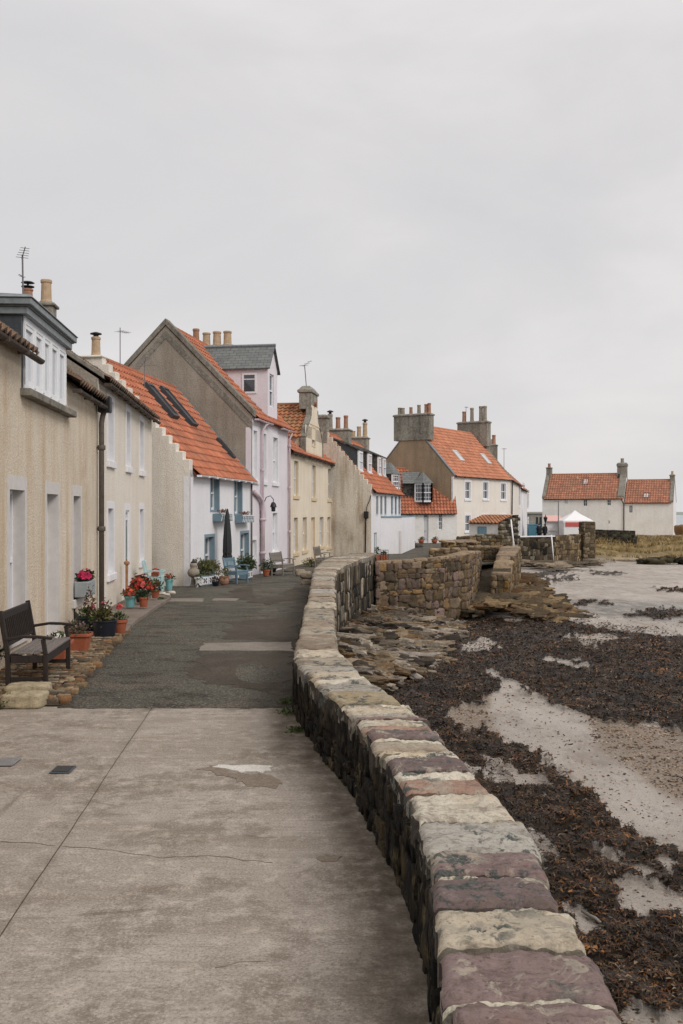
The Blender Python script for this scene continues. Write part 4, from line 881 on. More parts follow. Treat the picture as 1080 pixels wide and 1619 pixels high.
def wall_shell(H, zb, ze, D, zr, vr, holes, wall, gab0=None, gab1=None, d=0.2, tops=(), reveal=None):
    # facade with real openings; gable ends and back wall in their own renders. tops: (u0,u1,z) lower wall head
    mb = MB(); us = sorted({0.0, H.L, *[h[0] for h in holes], *[h[2] for h in holes], *[t for k in tops for t in k[:2]]}); zs = sorted({zb, ze, *[h[1] for h in holes], *[h[3] for h in holes], *[k[2] for k in tops]})
    us = [x for x in us if -1e-6 <= x <= H.L + 1e-6]
    for a, b in zip(us, us[1:]):
        for c, e in zip(zs, zs[1:]):
            mu, mz = (a + b) / 2, (c + e) / 2
            if mz > ze or any(h[0] < mu < h[2] and h[1] < mz < h[3] for h in holes) or any(k[0] < mu < k[1] and mz > k[2] for k in tops): continue
            mb.quad((a, 0, c), (b, 0, c), (b, 0, e), (a, 0, e))
    H.rev = (reveal or wall, d)
    m3 = MB(); m3.quad((H.L, D, zb), (0, D, zb), (0, D, ze), (H.L, D, ze)); m3.build('back_wall', wall, H.o)
    mb.build('wall', wall, H.o)
    for u, g in ((0.0, gab0), (H.L, gab1)):
        m = MB(); P = [(u, 0, zb), (u, 0, ze), (u, vr, zr), (u, D, ze), (u, D, zb)]; m.poly(P if u == 0 else P[::-1]); m.build('gable', g or wall, H.o)

def pantiles(mb, u0, u1, v0, z0, v1, z1, tile=0.24, row=0.34, sub=6, amp=0.036, rnd=None, uvo=0):
    # courses of S-shaped tiles, each course lapping over the one below
    if mb.UV is None: mb.UV = []
    S = math.hypot(v1 - v0, z1 - z0); sv, sz = (v1 - v0) / S, (z1 - z0) / S; n_v, n_z = -sz, sv
    if n_z < 0: n_v, n_z = -n_v, -n_z
    nr = max(2, int(round(S / row))); rl = S / nr; nc = max(2, int(round((u1 - u0) / tile))); tw = (u1 - u0) / nc; nx = nc * sub
    rnd = rnd or random.Random(1)
    for r in range(nr):
        a = r * rl - 0.06; b = (r + 1) * rl; V = []; jit = [rnd.uniform(-.008, .008) for _ in range(nc + 1)]
        for (s, hh) in ((a, 0.0), (a, 0.075), (b, 0.012)):
            for i in range(nx + 1):
                t = i / sub; w_ = math.sin(2 * math.pi * t) * amp + 0.35 * amp * math.sin(4 * math.pi * t)
                h = (hh + w_ + 0.02) if hh > 0 else (0.045 + w_)
                ss = s + (jit[min(nc, int(t))] if s == a else 0)
                V.append((u0 + t * tw, v0 + sv * ss + n_v * h, z0 + sz * ss + n_z * h))
        W_ = nx + 1; F_ = []
        for k in range(2):
            for i in range(nx):
                F_.append((k * W_ + i, k * W_ + i + 1, (k + 1) * W_ + i + 1, (k + 1) * W_ + i)); c = i // sub + 0.5 + uvo
                mb.UV.extend([(c, r + 0.5 + uvo * 0.37)] * 4)
        mb.add(V, F_)
def uvfill(mb): 
    n = sum(len(f) for f in mb.F)
    if mb.UV is not None: mb.UV.extend([(0.5, 0.5)] * (n - len(mb.UV)))
def gable_roof(H, u0, u1, ze, vr, zr, D, mat, over=0.16, tile=0.24, row=0.34, sub=5, seed=1, ridge=True, rmat=None):
    k = (zr - ze) / vr; rnd = random.Random(seed); mb = MB()
    pantiles(mb, u0, u1, -over, ze - over * k + 0.05, vr, zr + 0.05, tile, row, sub, rnd=rnd, uvo=seed * 17)
    pantiles(mb, u0, u1, D + over, ze - over * k + 0.05, vr, zr + 0.05, tile * 2, row, 2, rnd=rnd)
    mb.quad((u0, -over, ze - over * k), (u1, -over, ze - over * k), (u1, vr, zr), (u0, vr, zr)); mb.quad((u1, D + over, ze - over * k), (u0, D + over, ze - over * k), (u0, vr, zr), (u1, vr, zr))
    uvfill(mb); o = mb.build('roof', mat, H.o, smooth=False)
    if ridge:
        m = MB(); n = max(2, int((u1 - u0) / 0.45))
        for i in range(n):
            a = u0 + (u1 - u0) * i / n; b = u0 + (u1 - u0) * (i + 1) / n; m.tube([(a, vr, zr + 0.05), (b + .02, vr, zr + 0.05 + .006 * (i % 2))], [0.125, 0.115], 8)
        m.build('ridge_tiles', rmat or mat, o)
    return o
def chimney(H, uc, vc, z0, z1, du, dv, pots=(), mat='stackstone', cap=0.14, name='chimney'):
    mb = MB(); mb.box(uc - du / 2, vc - dv / 2, z0, uc + du / 2, vc + dv / 2, z1 - cap)
    mb.box(uc - du / 2 - .07, vc - dv / 2 - .07, z1 - cap, uc + du / 2 + .07, vc + dv / 2 + .07, z1 - cap * .35); mb.hexa([(uc - du / 2 - .05, vc - dv / 2 - .05, z1 - cap * .35), (uc + du / 2 + .05, vc - dv / 2 - .05, z1 - cap * .35), (uc + du / 2 + .05, vc + dv / 2 + .05, z1 - cap * .35), (uc - du / 2 - .05, vc + dv / 2 + .05, z1 - cap * .35),
        (uc - du / 2 + .1, vc - dv / 2 + .1, z1), (uc + du / 2 - .1, vc - dv / 2 + .1, z1), (uc + du / 2 - .1, vc + dv / 2 - .1, z1), (uc - du / 2 + .1, vc + dv / 2 - .1, z1)])
    o = mb.build(name, M[mat] if isinstance(mat, str) else mat, H.o, bevel=0.02)
    for p in pots:                       # (du, dv, height, radius, material, cowl)
        m = MB(); r = p[3]; h = p[2]; c = (uc + p[0], vc + p[1], z1 - .03)
        m.lathe([(r * 1.08, 0), (r * 1.08, h * .08), (r * .95, h * .12), (r * .86, h * .85), (r * 1.0, h * .88), (r * 1.0, h * .97), (r * .92, h), (r * .7, h), (r * .66, h * .8), (0, h * .79)], 14, c)
        q = m.build('chimney_pot', M[p[4]], o, smooth=False)
        if len(p) > 5 and p[5]:
            m = MB(); m.lathe([(r * .55, h * .98), (r * .55, h * 1.12), (r * 1.2, h * 1.14), (r * 1.2, h * 1.19), (r * .3, h * 1.26)], 14, c)
            if p[5] == 2: m.lathe([(r * .22, h * 1.2), (r * .22, h * 1.42), (r * 1.25, h * 1.44), (r * .9, h * 1.52), (0, h * 1.55)], 14, c)
            m.build('chimney_cowl', M['iron'], o)
    return o
def window(H, hole, d=0.2, frame='upvc', glass='glass', surround=None, sw=0.15, sill=None, bars=(0, 0), sash=True, lintel=None, sp=0.022, fw=0.06, v0=0.0, split=None, name='window'):
    u0, z0, u1, z1 = hole; mb = MB(); y0, y1 = v0 + d - 0.09, v0 + d - 0.02
    mb.box(u0, y0, z0, u0 + fw, y1, z1); mb.box(u1 - fw, y0, z0, u1, y1, z1); mb.box(u0 + fw, y0, z1 - fw, u1 - fw, y1, z1); mb.box(u0 + fw, y0, z0, u1 - fw, y1, z0 + fw * 1.3)
    zm = (z0 + z1) / 2
    if sash: mb.box(u0 + fw, y0 - .015, zm - .03, u1 - fw, y1 - .005, zm + .03)
    for i in range(1, bars[0] + 1):
        x = u0 + (u1 - u0) * i / (bars[0] + 1); mb.box(x - .018, y0 + .02, z0 + fw, x + .018, y1 - .01, z1 - fw)
    for i in range(1, bars[1] + 1):
        z = z0 + (z1 - z0) * i / (bars[1] + 1)
        if not (sash and abs(z - zm) < .05): mb.box(u0 + fw, y0 + .022, z - .016, u1 - fw, y1 - .012, z + .016)
    o = mb.build(name, M[frame], H.o)
    m = MB(); m.quad((u0 + fw * .5, y1 - .022, z0 + fw * .5), (u1 - fw * .5, y1 - .022, z0 + fw * .5), (u1 - fw * .5, y1 - .022, z1 - fw * .5), (u0 + fw * .5, y1 - .022, z1 - fw * .5)); m.build('pane', M[glass], o)
    trim(H, hole, o, surround, sw, sill, lintel, sp, v0)
    return o
def trim(H, hole, par, surround, sw, sill, lintel=None, sp=0.022, v0=0.0, foot=False):
    u0, z0, u1, z1 = hole
    if getattr(H, 'rev', None):
        m = MB(); d = H.rev[1]; e = .0015
        m.quad((u0 - e, 0, z0), (u0 - e, d, z0), (u0 - e, d, z1), (u0 - e, 0, z1)); m.quad((u1 + e, d, z0), (u1 + e, 0, z0), (u1 + e, 0, z1), (u1 + e, d, z1))
        m.quad((u0, 0, z1 + e), (u0, d, z1 + e), (u1, d, z1 + e), (u1, 0, z1 + e)); m.quad((u0, d, z0 - e), (u0, 0, z0 - e), (u1, 0, z0 - e), (u1, d, z0 - e)); m.build('reveal', H.rev[0], par)
    if surround:
        m = MB(); lt = lintel or sw; e = 0.003
        m.box(u0 - sw, v0 - sp, z0, u0, v0 + .05, z1 + lt); m.box(u1, v0 - sp, z0, u1 + sw, v0 + .05, z1 + lt); m.box(u0 - e * 0, v0 - sp, z1, u1, v0 + .05, z1 + lt)
        if not foot and not sill: m.box(u0 - sw, v0 - sp, z0 - sw * .8, u1 + sw, v0 + .05, z0)
        m.build('surround', M[surround], par)
    if sill:
        m = MB(); ss = sw if surround else 0.06; m.box(u0 - ss, v0 - sp - .05, z0 - .16, u1 + ss, v0 + .12, z0 - .001); m.build('sill', M[sill], par, bevel=.01)
def door(H, hole, d=0.2, mat='doorwhite', surround=None, sw=0.15, frame='upvc', lintel=None, light=0.0, sp=0.022, v0=0.0):
    u0, z0, u1, z1 = hole; y = v0 + d - .05; zt = z1 - .05 - light; mb = MB()
    mb.box(u0 + .05, y, z0, u1 - .05, y + .04, zt)
    n = 2; w_ = (u1 - u0 - .1)
    for i in range(n):
        for (a, b) in ((.12, .42), (.5, .92)):
            x0 = u0 + .05 + w_ * (i + .12) / n; x1 = u0 + .05 + w_ * (i + .88) / n; mb.box(x0, y - .012, z0 + (zt - z0) * a, x1, y, z0 + (zt - z0) * b)
    o = mb.build('door', M[mat], H.o, bevel=.004)
    m = MB(); m.box(u0, y - .03, z0, u0 + .05, y + .05, z1); m.box(u1 - .05, y - .03, z0, u1, y + .05, z1); m.box(u0 + .05, y - .03, z1 - .05, u1 - .05, y + .05, z1)
    if light: m.box(u0 + .05, y - .03, zt, u1 - .05, y + .05, zt + .05)
    m.build('door_frame', M[frame], o)
    if light: m = MB(); m.quad((u0 + .05, y + .02, zt + .05), (u1 - .05, y + .02, zt + .05), (u1 - .05, y + .02, z1 - .05), (u0 + .05, y + .02, z1 - .05)); m.build('fanlight', M['glass'], o)
    m = MB(); m.lathe([(.0, -.03), (.028, -.02), (.03, .0), (.02, .02), (0, .03)], 8, (u0 + .14, y - .05, z0 + (zt - z0) * .47)); m.build('handle', M['iron'], o)
    trim(H, hole, o, surround, sw, None, lintel, sp, v0, True); return o
def gutter(H, u0, u1, z, v=-.22, mat='gutter', r=.06, tiles=None):
    mb = MB(); n = 7; k = 6; V = []
    m = max(2, int((u1 - u0) / 0.9)); rnd = random.Random(int(z * 100))
    for i in range(m + 1):
        u = u0 + (u1 - u0) * i / m; dz = rnd.uniform(-.01, .01)
        for j in range(n): t = math.pi + math.pi * j / (n - 1); V.append((u, v + r * math.cos(t), z + dz + r * math.sin(t)))
    Fc = [(i * n + j, i * n + j + 1, (i + 1) * n + j + 1, (i + 1) * n + j) for i in range(m) for j in range(n - 1)]
    mb.add(V, Fc + [tuple(reversed(f)) for f in []]); V2 = []
    for i in range(m): u = u0 + (u1 - u0) * i / m; mb.box(u - .03, v - r - .012, z - r - .01, u + .03, v + r + .02, z - .0)
    return mb.build('gutter', M[mat], H.o)
def pipe(H, pts, r=.045, mat='pipe', brackets=(), name='downpipe'):
    mb = MB(); mb.tube(pts, r, 10)
    for u, v, z in brackets: mb.lathe([(r * 1.35, -.05), (r * 1.5, -.04), (r * 1.5, .04), (r * 1.35, .05)], 10, (u, v, z)); mb.box(u - .02, v, z - .02, u + .02, 0.01, z + .02)
    return mb.build(name, M[mat], H.o, smooth=True)
def skew(H, u, ze, vr, zr, wdt=.3, h=.14, mat='skew', out=.03, zoff=0.04, v0=-.12):
    k = (zr - ze) / vr; mb = MB(); u0, u1 = (u - out, u + wdt) if u < 0.01 else (u - wdt, u + out)
    for s in (0, 1):
        a, b = ((v0, ze + v0 * k), (vr, zr)) if s == 0 else ((2 * vr - v0, ze + v0 * k), (vr, zr))
        P = [(a[0], a[1] + zoff), (b[0], b[1] + zoff), (b[0], b[1] + zoff + h * 1.2), (a[0], a[1] + zoff + h * 1.2)]
        mb.prism(P if s == 0 else P[::-1], 'x', u0, u1)
    return mb.build('skew', M[mat], H.o, bevel=.015)
def crowsteps(H, u0, u1, ze, vr, zr, n, mat, lift=.12, zb=None, name='crow_steps', v0=0.0, back=True):
    k = (zr - ze) / vr; P = []; st = (vr - v0) / n
    for i in range(n):
        z = ze + (v0 + st * (i + 1)) * k + lift - st * k * 0.28; P += [(v0 + st * i, z), (v0 + st * (i + 1), z)]
    if back: P += [(2 * vr - a, b) for a, b in P[::-1]]
    low = ([(P[-1][0], ze - .25)] if back else []) + [(vr, zr - .4), (P[0][0], ze - .25)]
    mb = MB(); mb.prism(P + low, 'x', u0, u1); o = mb.build(name, M[mat] if isinstance(mat, str) else mat, H.o, bevel=.02)
    return o
def rooflight(H, uc, s0, s1, wd, ze, vr, zr, glass='skyglass', frame='lead_d', up=.1):
    k = (zr - ze) / vr; n = Vector((0, -k, 1)).normalized(); mb = MB(); P = lambda u, v, h: Vector((u, v, ze + v * k + .05)) + n * h
    def slab(ua, ub, va, vb, h0, h1, m): m.hexa([P(ua, va, h0), P(ub, va, h0), P(ub, vb, h0), P(ua, vb, h0), P(ua, va, h1), P(ub, va, h1), P(ub, vb, h1), P(ua, vb, h1)])
    f = .07
    slab(uc - wd / 2, uc - wd / 2 + f, s0, s1, -.02, up, mb); slab(uc + wd / 2 - f, uc + wd / 2, s0, s1, -.02, up, mb); slab(uc - wd / 2 + f, uc + wd / 2 - f, s0, s0 + f, -.02, up, mb); slab(uc - wd / 2 + f, uc + wd / 2 - f, s1 - f, s1, -.02, up, mb)
    slab(uc - wd / 2 - .08, uc + wd / 2 + .08, s0 - .2, s0 - .005, .02, .05, mb)
    o = mb.build('skylight', M[frame], H.o); m = MB(); m.quad(P(uc - wd / 2 + f, s0 + f, up - .03), P(uc + wd / 2 - f, s0 + f, up - .03), P(uc + wd / 2 - f, s1 - f, up - .03), P(uc - wd / 2 + f, s1 - f, up - .03)); m.build('pane', M[glass], o); return o
def aerial(H, base, h, yagi, lean=(0, 0), scale=1.0, par=None):
    mb = MB(); b = Vector(base); t = b + Vector((lean[0], lean[1], h)); mb.tube([b, t], .018 * scale, 6)
    for (frac, dx, dy, dz, nel, el) in yagi:
        p = b.lerp(t, frac); q = p + Vector((dx, dy, dz)); p0 = p - Vector((dx, dy, dz)) * .25; mb.tube([p0, q], .010 * scale, 5); ax = Vector((dx, dy, dz)).normalized(); s = ax.cross(Vector((0, 0, 1))).normalized()
        for i in range(nel):
            c = p0.lerp(q, (i + .5) / nel); L = el * (1 - .35 * i / nel); mb.tube([c - s * L, c + s * L], .006 * scale, 4)
    return mb.build('aerial', M['alu'], par or H.o)
def cross_dormer(H, u0, u1, ze, k, zs, zp, wall, roofmat, hole=None, slate=False, over=.12, seed=3, side_hole=None):
    um = (u0 + u1) / 2; vs = (zs - ze) / k; vp = (zp - ze) / k; mb = MB(); y = -.004
    us = sorted({u0, u1, *([hole[0], hole[2]] if hole else [])}); zs_ = sorted({ze - .1, zs, *([hole[1], hole[3]] if hole else [])})
    for a, b in zip(us, us[1:]):
        for c, e in zip(zs_, zs_[1:]):
            if hole and hole[0] < (a + b) / 2 < hole[2] and hole[1] < (c + e) / 2 < hole[3]: continue
            mb.quad((a, y, c), (b, y, c), (b, y, e), (a, y, e))
    mb.poly([(u0, y, zs), (u1, y, zs), (um, y, zp)])
    if hole:
        a, c, b, e = hole; d = .15
        mb.quad((a, y, c), (a, d, c), (a, d, e), (a, y, e)); mb.quad((b, d, c), (b, y, c), (b, y, e), (b, d, e)); mb.quad((a, y, e), (a, d, e), (b, d, e), (b, y, e)); mb.quad((a, d, c), (a, y, c), (b, y, c), (b, d, c))
    for u in (u0, u1):
        P = [(u, y, ze - .1), (u, vs + .3, zs - .0 + 0), (u, vs + .3, zs), (u, y, zs)]; P = [(u, y, ze - .1), (u, .1, ze - .1), (u, vs + .1, zs), (u, y, zs)]
        mb.poly(P if u == u1 else P[::-1])
    o = mb.build('dormer', wall, H.o)
    m = MB(); hw = um - u0; sl = (zp - zs) / hw
    if slate:
        m.UV = []
        for s in (-1, 1):
            e = hw + over; ze_ = zs - over * sl; a = um + s * e
            Q = [(a, -.12, ze_ + .05), (a, vs + .35, ze_ + .05), (um, vp + .15, zp + .05), (um, -.12, zp + .05)]
            Q2 = [(x, y_, z_ - .05) for x, y_, z_ in Q]
            Sl = math.hypot(e, zp - ze_); uvq = [(0, 0), (vs + .47, 0), (vp + .27, Sl), (0, Sl)]
            if s < 0: m.add(Q[::-1], [(0, 1, 2, 3)]); m.UV += uvq[::-1]; 
            else: m.add(Q, [(0, 1, 2, 3)]); m.UV += uvq
            m.add(Q2, [(0, 1, 2, 3)]); m.UV += [(0, 0)] * 4
            m.add([Q[0], Q[3], Q2[3], Q2[0]], [(0, 1, 2, 3)]); m.add([Q[0], Q[1], Q2[1], Q2[0]], [(0, 1, 2, 3)]); m.UV += [(0, 0)] * 8
        r = m.build('dormer_roof', roofmat, o); q = MB(); q.tube([(um, -.14, zp + .06), (um, vp + .1, zp + .06)], .07, 8); q.build('ridge', M['lead'], o)
    else:
        # tile courses climb from each side eaves to the dormer ridge: build in a turned frame
        for s in (-1, 1):
            t = MB(); pantiles(t, .2, vp + .05, -over, zs - over * sl + .05, hw, zp + .05, .26, .34, 5, rnd=random.Random(seed), uvo=seed * 3)
            o_ = len(m.V); keep = []; VV = [(um + s * (hw - v_), x, z_) for x, v_, z_ in t.V]
            m.UV = (m.UV or []) + t.UV; m.V.extend(VV); m.F.extend([tuple(i + o_ for i in (f if s > 0 else f[::-1])) for f in t.F]); m.C.extend([None] * len(t.F))
        m.build('dormer_roof', roofmat, o); q = MB(); q.tube([(um, -.14, zp + .07), (um, vp + .1, zp + .07)], .12, 8); q.build('ridge', roofmat, o)
    return o

# ---- 1: ochre house, nearest
Ya, Yb = 7.6, 21.0
H1 = House('terraced_house', 'ochre roughcast house nearest on the left with a wide white dormer window', (xwall(Ya), Ya), (xwall(Yb), Yb))
hA = (H1.u(15), .45, H1.u(39), 2.52); hB = (H1.u(74), .04, H1.u(92), 2.5); hC = (H1.u(116), .58, H1.u(127.5), 2.5)
d0, d1 = H1.u(35), H1.u(103.5)
gd = H1.u(52)
wall_shell(H1, -.1, 4.55, 6.4, 6.95, 3.2, [hA, hB, hC], M['ochre'], tops=((d0, d1, 3.96),), reveal=M['margin_g'], d=.26)
for h in (hA, hC): window(H1, h, .26, surround='margin_g', sw=.13, sill='margin_g', lintel=.2, sp=.006)
door(H1, hB, .26, 'doorwhite', 'margin_g', .13, lintel=.2, sp=.006)
def roof_cut(H, u0, u1, ze, vr, zr, D, mat, seed, cuts):
    k = (zr - ze) / vr; mb = MB(); rnd = random.Random(seed); over = .16
    edges = sorted({u0, u1, *[c for q in cuts for c in q[:2]]})
    for a, b in zip(edges, edges[1:]):
        c = [q for q in cuts if q[0] - 1e-4 <= a and b <= q[1] + 1e-4]; vs = c[0][2] if c else -over
        pantiles(mb, a, b, vs, ze + vs * k + .05, vr, zr + .05, .24, .34, 5, rnd=rnd, uvo=seed)
        mb.quad((a, vs, ze + vs * k), (b, vs, ze + vs * k), (b, vr, zr), (a, vr, zr))
    mb.quad((u1, D + over, ze - over * k), (u0, D + over, ze - over * k), (u0, vr, zr), (u1, vr, zr)); uvfill(mb); return mb.build('roof', mat, H.o)
roof_cut(H1, 0, H1.L, 4.58, 3.2, 6.95, 6.4, M['moss'], 3, [(d0 - .02, d1 + .02, 1.0)])
# flush box dormer, lead cheeks, flat lead roof with deep fascia
mb = MB(); zt0 = 5.10
for u, s in ((d0, -1), (d1, 1)):
    P = [(u, 0.02, 4.4), (u, 1.1, 5.2), (u, 1.5, zt0), (u, 0.02, zt0)]; mb = MB(); mb.prism([(p[1], p[2]) for p in P], 'x', u - .05, u + .05)
    mb.prism([(0.0, 3.98), (.10, 3.98), (.10, zt0), (0.0, zt0)], 'x', u - .055, u + .055); dm = mb.build('dormer' if s < 0 else 'dormer_cheek', M['lead_d'], H1.o if s < 0 else dm)
mb = MB(); zf = zt0
mb.box(d0 - .10, -.10, zf, d1 + .10, 2.2, zf + .11); mb.box(d0 - .13, -.13, zf + .11, d1 + .13, 2.2, zf + .13); mb.box(d0 - .17, -.17, zf + .13, d1 + .17, 2.2, zf + .23)
mb.hexa([(d0 - .20, -.20, zf + .23), (d1 + .20, -.20, zf + .23), (d1 + .20, 2.4, zf + .23), (d0 - .20, 2.4, zf + .23), (d0 - .15, -.15, zf + .28), (d1 + .15, -.15, zf + .28), (d1 + .15, 2.4, zf + .38), (d0 - .15, 2.4, zf + .38)])
mb.build('dormer_roof', M['zinc'], dm, bevel=.01)
mb = MB(); wz0, wz1 = 4.02, zt0; a, b = d0 + .06, d1 - .06; yv = -.02; n = 5; wds = [.0, .22, .42, .60, .80, 1.0]
mb.box(a, yv, wz0, b, yv + .07, wz0 + .08); mb.box(a, yv, wz1 - .10, b, yv + .07, wz1)
for t in wds: x = a + (b - a) * t; mb.box(max(a, x - .045), yv - .012, wz0 + .08, min(b, x + .045), yv + .08, wz1 - .10)
for t0, t1 in zip(wds, wds[1:]):
    x0 = a + (b - a) * t0 + .045; x1 = a + (b - a) * t1 - .045; mb.box(x0, yv + .01, wz0 + .08, x0 + .05, yv + .06, wz1 - .10); mb.box(x1 - .05, yv + .01, wz0 + .08, x1, yv + .06, wz1 - .10); mb.box(x0 + .05, yv + .01, wz1 - .16, x1 - .05, yv + .06, wz1 - .10); mb.box(x0 + .05, yv + .01, wz0 + .08, x1 - .05, yv + .06, wz0 + .15)
wf = mb.build('window', M['upvc'], H1.o); m = MB(); m.quad((a, yv + .045, wz0), (b, yv + .045, wz0), (b, yv + .045, wz1), (a, yv + .045, wz1)); m.build('pane', M['glass_l'], wf)
m = MB(); m.box(d0 - .12, -.16, 3.90, d1 + .22, .10, 4.015); m.build('sill', M['skew'], wf, bevel=.012)
gutter(H1, 0, d0 + .02, 4.44, -.27); gutter(H1, d1 + .05, H1.L - .05, 4.40, -.20)
pipe(H1, [(H1.L - .13, -.2, 4.45), (H1.L - .13, -.12, 4.2), (H1.L - .13, -.10, 4.05), (H1.L - .13, -.10, 0.0)], .055, 'pipe', [(H1.L - .13, -.10, 3.55), (H1.L - .13, -.10, 1.85)])
mb = MB(); mb.box(H1.L - .27, -.30, 4.28, H1.L - .02, -.04, 4.62); mb.build('hopper', M['iron'], H1.o, bevel=.02)
pv_ = at(37, 462, 16.5); lv = H1.loc(pv_); aerial(H1, (lv[0], lv[1], 5.5), .95, [(.97, -.22, -.1, .10, 5, .10), (.62, .1, .08, .06, 2, .05)], (-.06, 0), .8)
# wrought iron figure 6 on the wall under the end window
mb = MB(); c6 = (H1.u(118.5), -.012, H1.z(118, 978)); pts = []
for i in range(26):
    t = i / 25; a = R(80) + t * R(470); r_ = .11 if t > .35 else .11 + (.35 - t) * .25; pts.append((c6[0] + math.cos(a) * r_ * .8, c6[1], c6[2] + math.sin(a) * r_ + (.16 * max(0, .35 - t) / .35)))
mb.tube(pts, .02, 6); mb.box(c6[0] - .11, c6[1] - .012, c6[2] + .36, c6[0] + .11, .01, c6[2] + .41); tag(mb.build('house_number', M['iron'], H1.o), 'black iron figure 6')

# ---- 2: cream house
Yc = 30.35
H2 = House('terraced_house', 'cream roughcast house with six narrow white framed openings behind the red flowers', (xwall(Yb), Yb), (xwall(Yc), Yc))
ups = [(H2.u(a), 3.36, H2.u(b), zt) for a, b, zt in ((170.5, 179, 4.72), (200, 205.6, 4.76), (221, 226.6, 4.74))]
lo = [(H2.u(170.5), .80, H2.u(179), 2.28), (H2.u(221), .82, H2.u(226.6), 2.28)]; dr = (H2.u(198), .10, H2.u(204), 2.24)
wall_shell(H2, -.1, 5.02, 6.0, 7.0, 3.0, ups + lo + [dr], M['cream'], M['browngable'], None, reveal=M['margin_w'], d=.24)
for h in ups + lo: window(H2, h, .24, surround='margin_w', sw=.17, sill='margin_w', lintel=.16, sp=.012)
door(H2, dr, .10, 'doorgrey', 'margin_w', .17, lintel=.16, light=.2, sp=.012)
gable_roof(H2, .05, H2.L, 5.05, 3.0, 7.0, 6.0, M['moss'], seed=5); skew(H2, 0, 5.05, 3.0, 7.0, .3, .1)
gutter(H2, .0, H2.L - .02, 4.92, -.22)
chimney(H2, H2.L - .4, 3.3, 6.6, 8.45, .55, .95, [(-.05, -.24, .70, .17, 'pot_buff'), (-.05, .30, .42, .16, 'pot_red', 2)], 'stackstone')
lp = H2.loc(at(190, 562, 27)); aerial(H2, (lp[0], lp[1], 6.2), 1.0, [(.9, .25, -.2, 0, 5, .18)], (0, 0), .7)
mb = MB(); mb.tube([(H2.u(190), -.16, .09), (H2.u(190), -.16, .92)], .035, 8); mb.lathe([(.035, 0), (.07, .02), (.07, .07), (.03, .1), (0, .11)], 10, (H2.u(190), -.16, .92)); mb.build('vent_pipe', M['rust'], H2.o)

# ---- 3: white cottage with crow-stepped gable
A3 = (-4.71, 30.9); e3 = Vector((.142, .990)).normalized(); L3 = 8.15; B3 = (A3[0] + e3.x * L3, A3[1] + e3.y * L3)
H3 = House('cottage', 'white cottage with blue windows, bright orange roof and a crow-stepped beige gable', A3, B3)
ze3, vr3, zr3 = 3.50, 3.05, 7.02
hs = [H3.hole(333.5, 753, 346, 806), H3.hole(371, 758, 382.3, 812), H3.hole(324.5, 849, 338.5, 907), H3.hole(380.5, 843, 393, 897)]
wall_shell(H3, -.4, ze3, 6.1, zr3, vr3, hs, M['white'], M['greyharl'], M['greyharl'], reveal=M['margin_b'], d=.26)
for h in hs: window(H3, h, .26, frame='upvc', surround='margin_b', sw=.10, sill=None, sp=.010)
gable_roof(H3, .30, H3.L + .05, ze3, vr3, zr3, 6.1, M['tile'], seed=7, tile=.25, row=.36)
crowsteps(H3, -.003, .34, ze3, vr3, zr3, 14, M['greyharl'], .16)
mb = MB(); mb.box(-.012, -.015, -.3, .05, .2, 3.3); mb.box(-.012, -.015, -.3, .34, .0, 3.3); mb.build('corner_band', M['white'], H3.o)
chimney(H3, .25, 3.3, 6.4, 7.16, .5, .86, [(0, -.15, .62, .15, 'pot_buff', 1)], 'greyharl', .1)
mb = MB(); kk = (zr3 - ze3) / vr3; mb.prism([(-.2, ze3 - .2 * kk + .12), (vr3, zr3 + .12), (vr3, zr3 + .2), (-.2, ze3 - .2 * kk + .2)], 'x', H3.L - .30, H3.L + .03); mb.build('flashing', M['lead'], H3.o)
rooflight(H3, H3.u(300) + 3.1, 1.55, 2.55, .7, ze3, vr3, zr3, 'glass', 'lead_d', .24); rooflight(H3, 5.0, 1.45, 2.65, .7, ze3, vr3, zr3, 'glass', 'lead_d', .24); rooflight(H3, 7.3, .55, 1.2, .35, ze3, vr3, zr3, 'glass', 'lead_d', .2)
gutter(H3, .25, H3.L, 3.36, -.24, 'upvc', .055); pipe(H3, [(H3.L - .08, -.06, 3.3), (H3.L - .08, -.06, -.1)], .03, 'pipe')
lp = H3.loc(at(243, 640, 33)); aerial(H3, (2.4, 2.3, 6.1), 1.15, [(.98, -.55, -.25, .12, 9, .28), (.9, .5, -.2, .1, 7, .25)], (0, 0), .8)
for x, y in ((345, 813), (380, 815)):
    p = H3.hole(x - 9, y - 5, x + 9, y + 11); b = thing('window_box', ('blue lattice window box with rust brown flowers under the left upper blue window' if x < 360 else 'blue lattice window box with rust brown flowers under the right upper blue window'), 'window box', (H3.A.x + H3.eu.x * p[0], H3.A.y + H3.eu.y * p[0], p[1]), H3.th, 'lattice window boxes on the white cottage')
    L_ = p[2] - p[0]; hh = .26; mb = MB(); mb.box(0, -.30, 0, L_, -.01, .03); mb.box(0, -.30, .03, .03, -.01, hh); mb.box(L_ - .03, -.30, .03, L_, -.01, hh); mb.box(.03, -.03, .03, L_ - .03, -.012, hh); mb.box(.03, -.30, .03, L_ - .03, -.28, hh); mb.build('box', M['bluepaint'], b)
    mb = MB()
    for i in range(8): t = L_ * i / 7; mb.beam((t, -.31, .01), (min(L_, t + .2), -.31, hh), .012, .02); mb.beam((t, -.315, hh), (min(L_, t + .2), -.315, .01), .012, .02)
    mb.beam((0, -.31, hh), (L_, -.31, hh), .03, .03); mb.build('lattice', M['upvc'], b)
    q = plant_mesh(b, (L_ / 2, -.16, hh), (L_ / 2, .13, .16), 240, .05, [lin(120, 74, 58), lin(140, 86, 64), lin(74, 66, 44)], 'flowers') if 'plant_mesh' in globals() else None

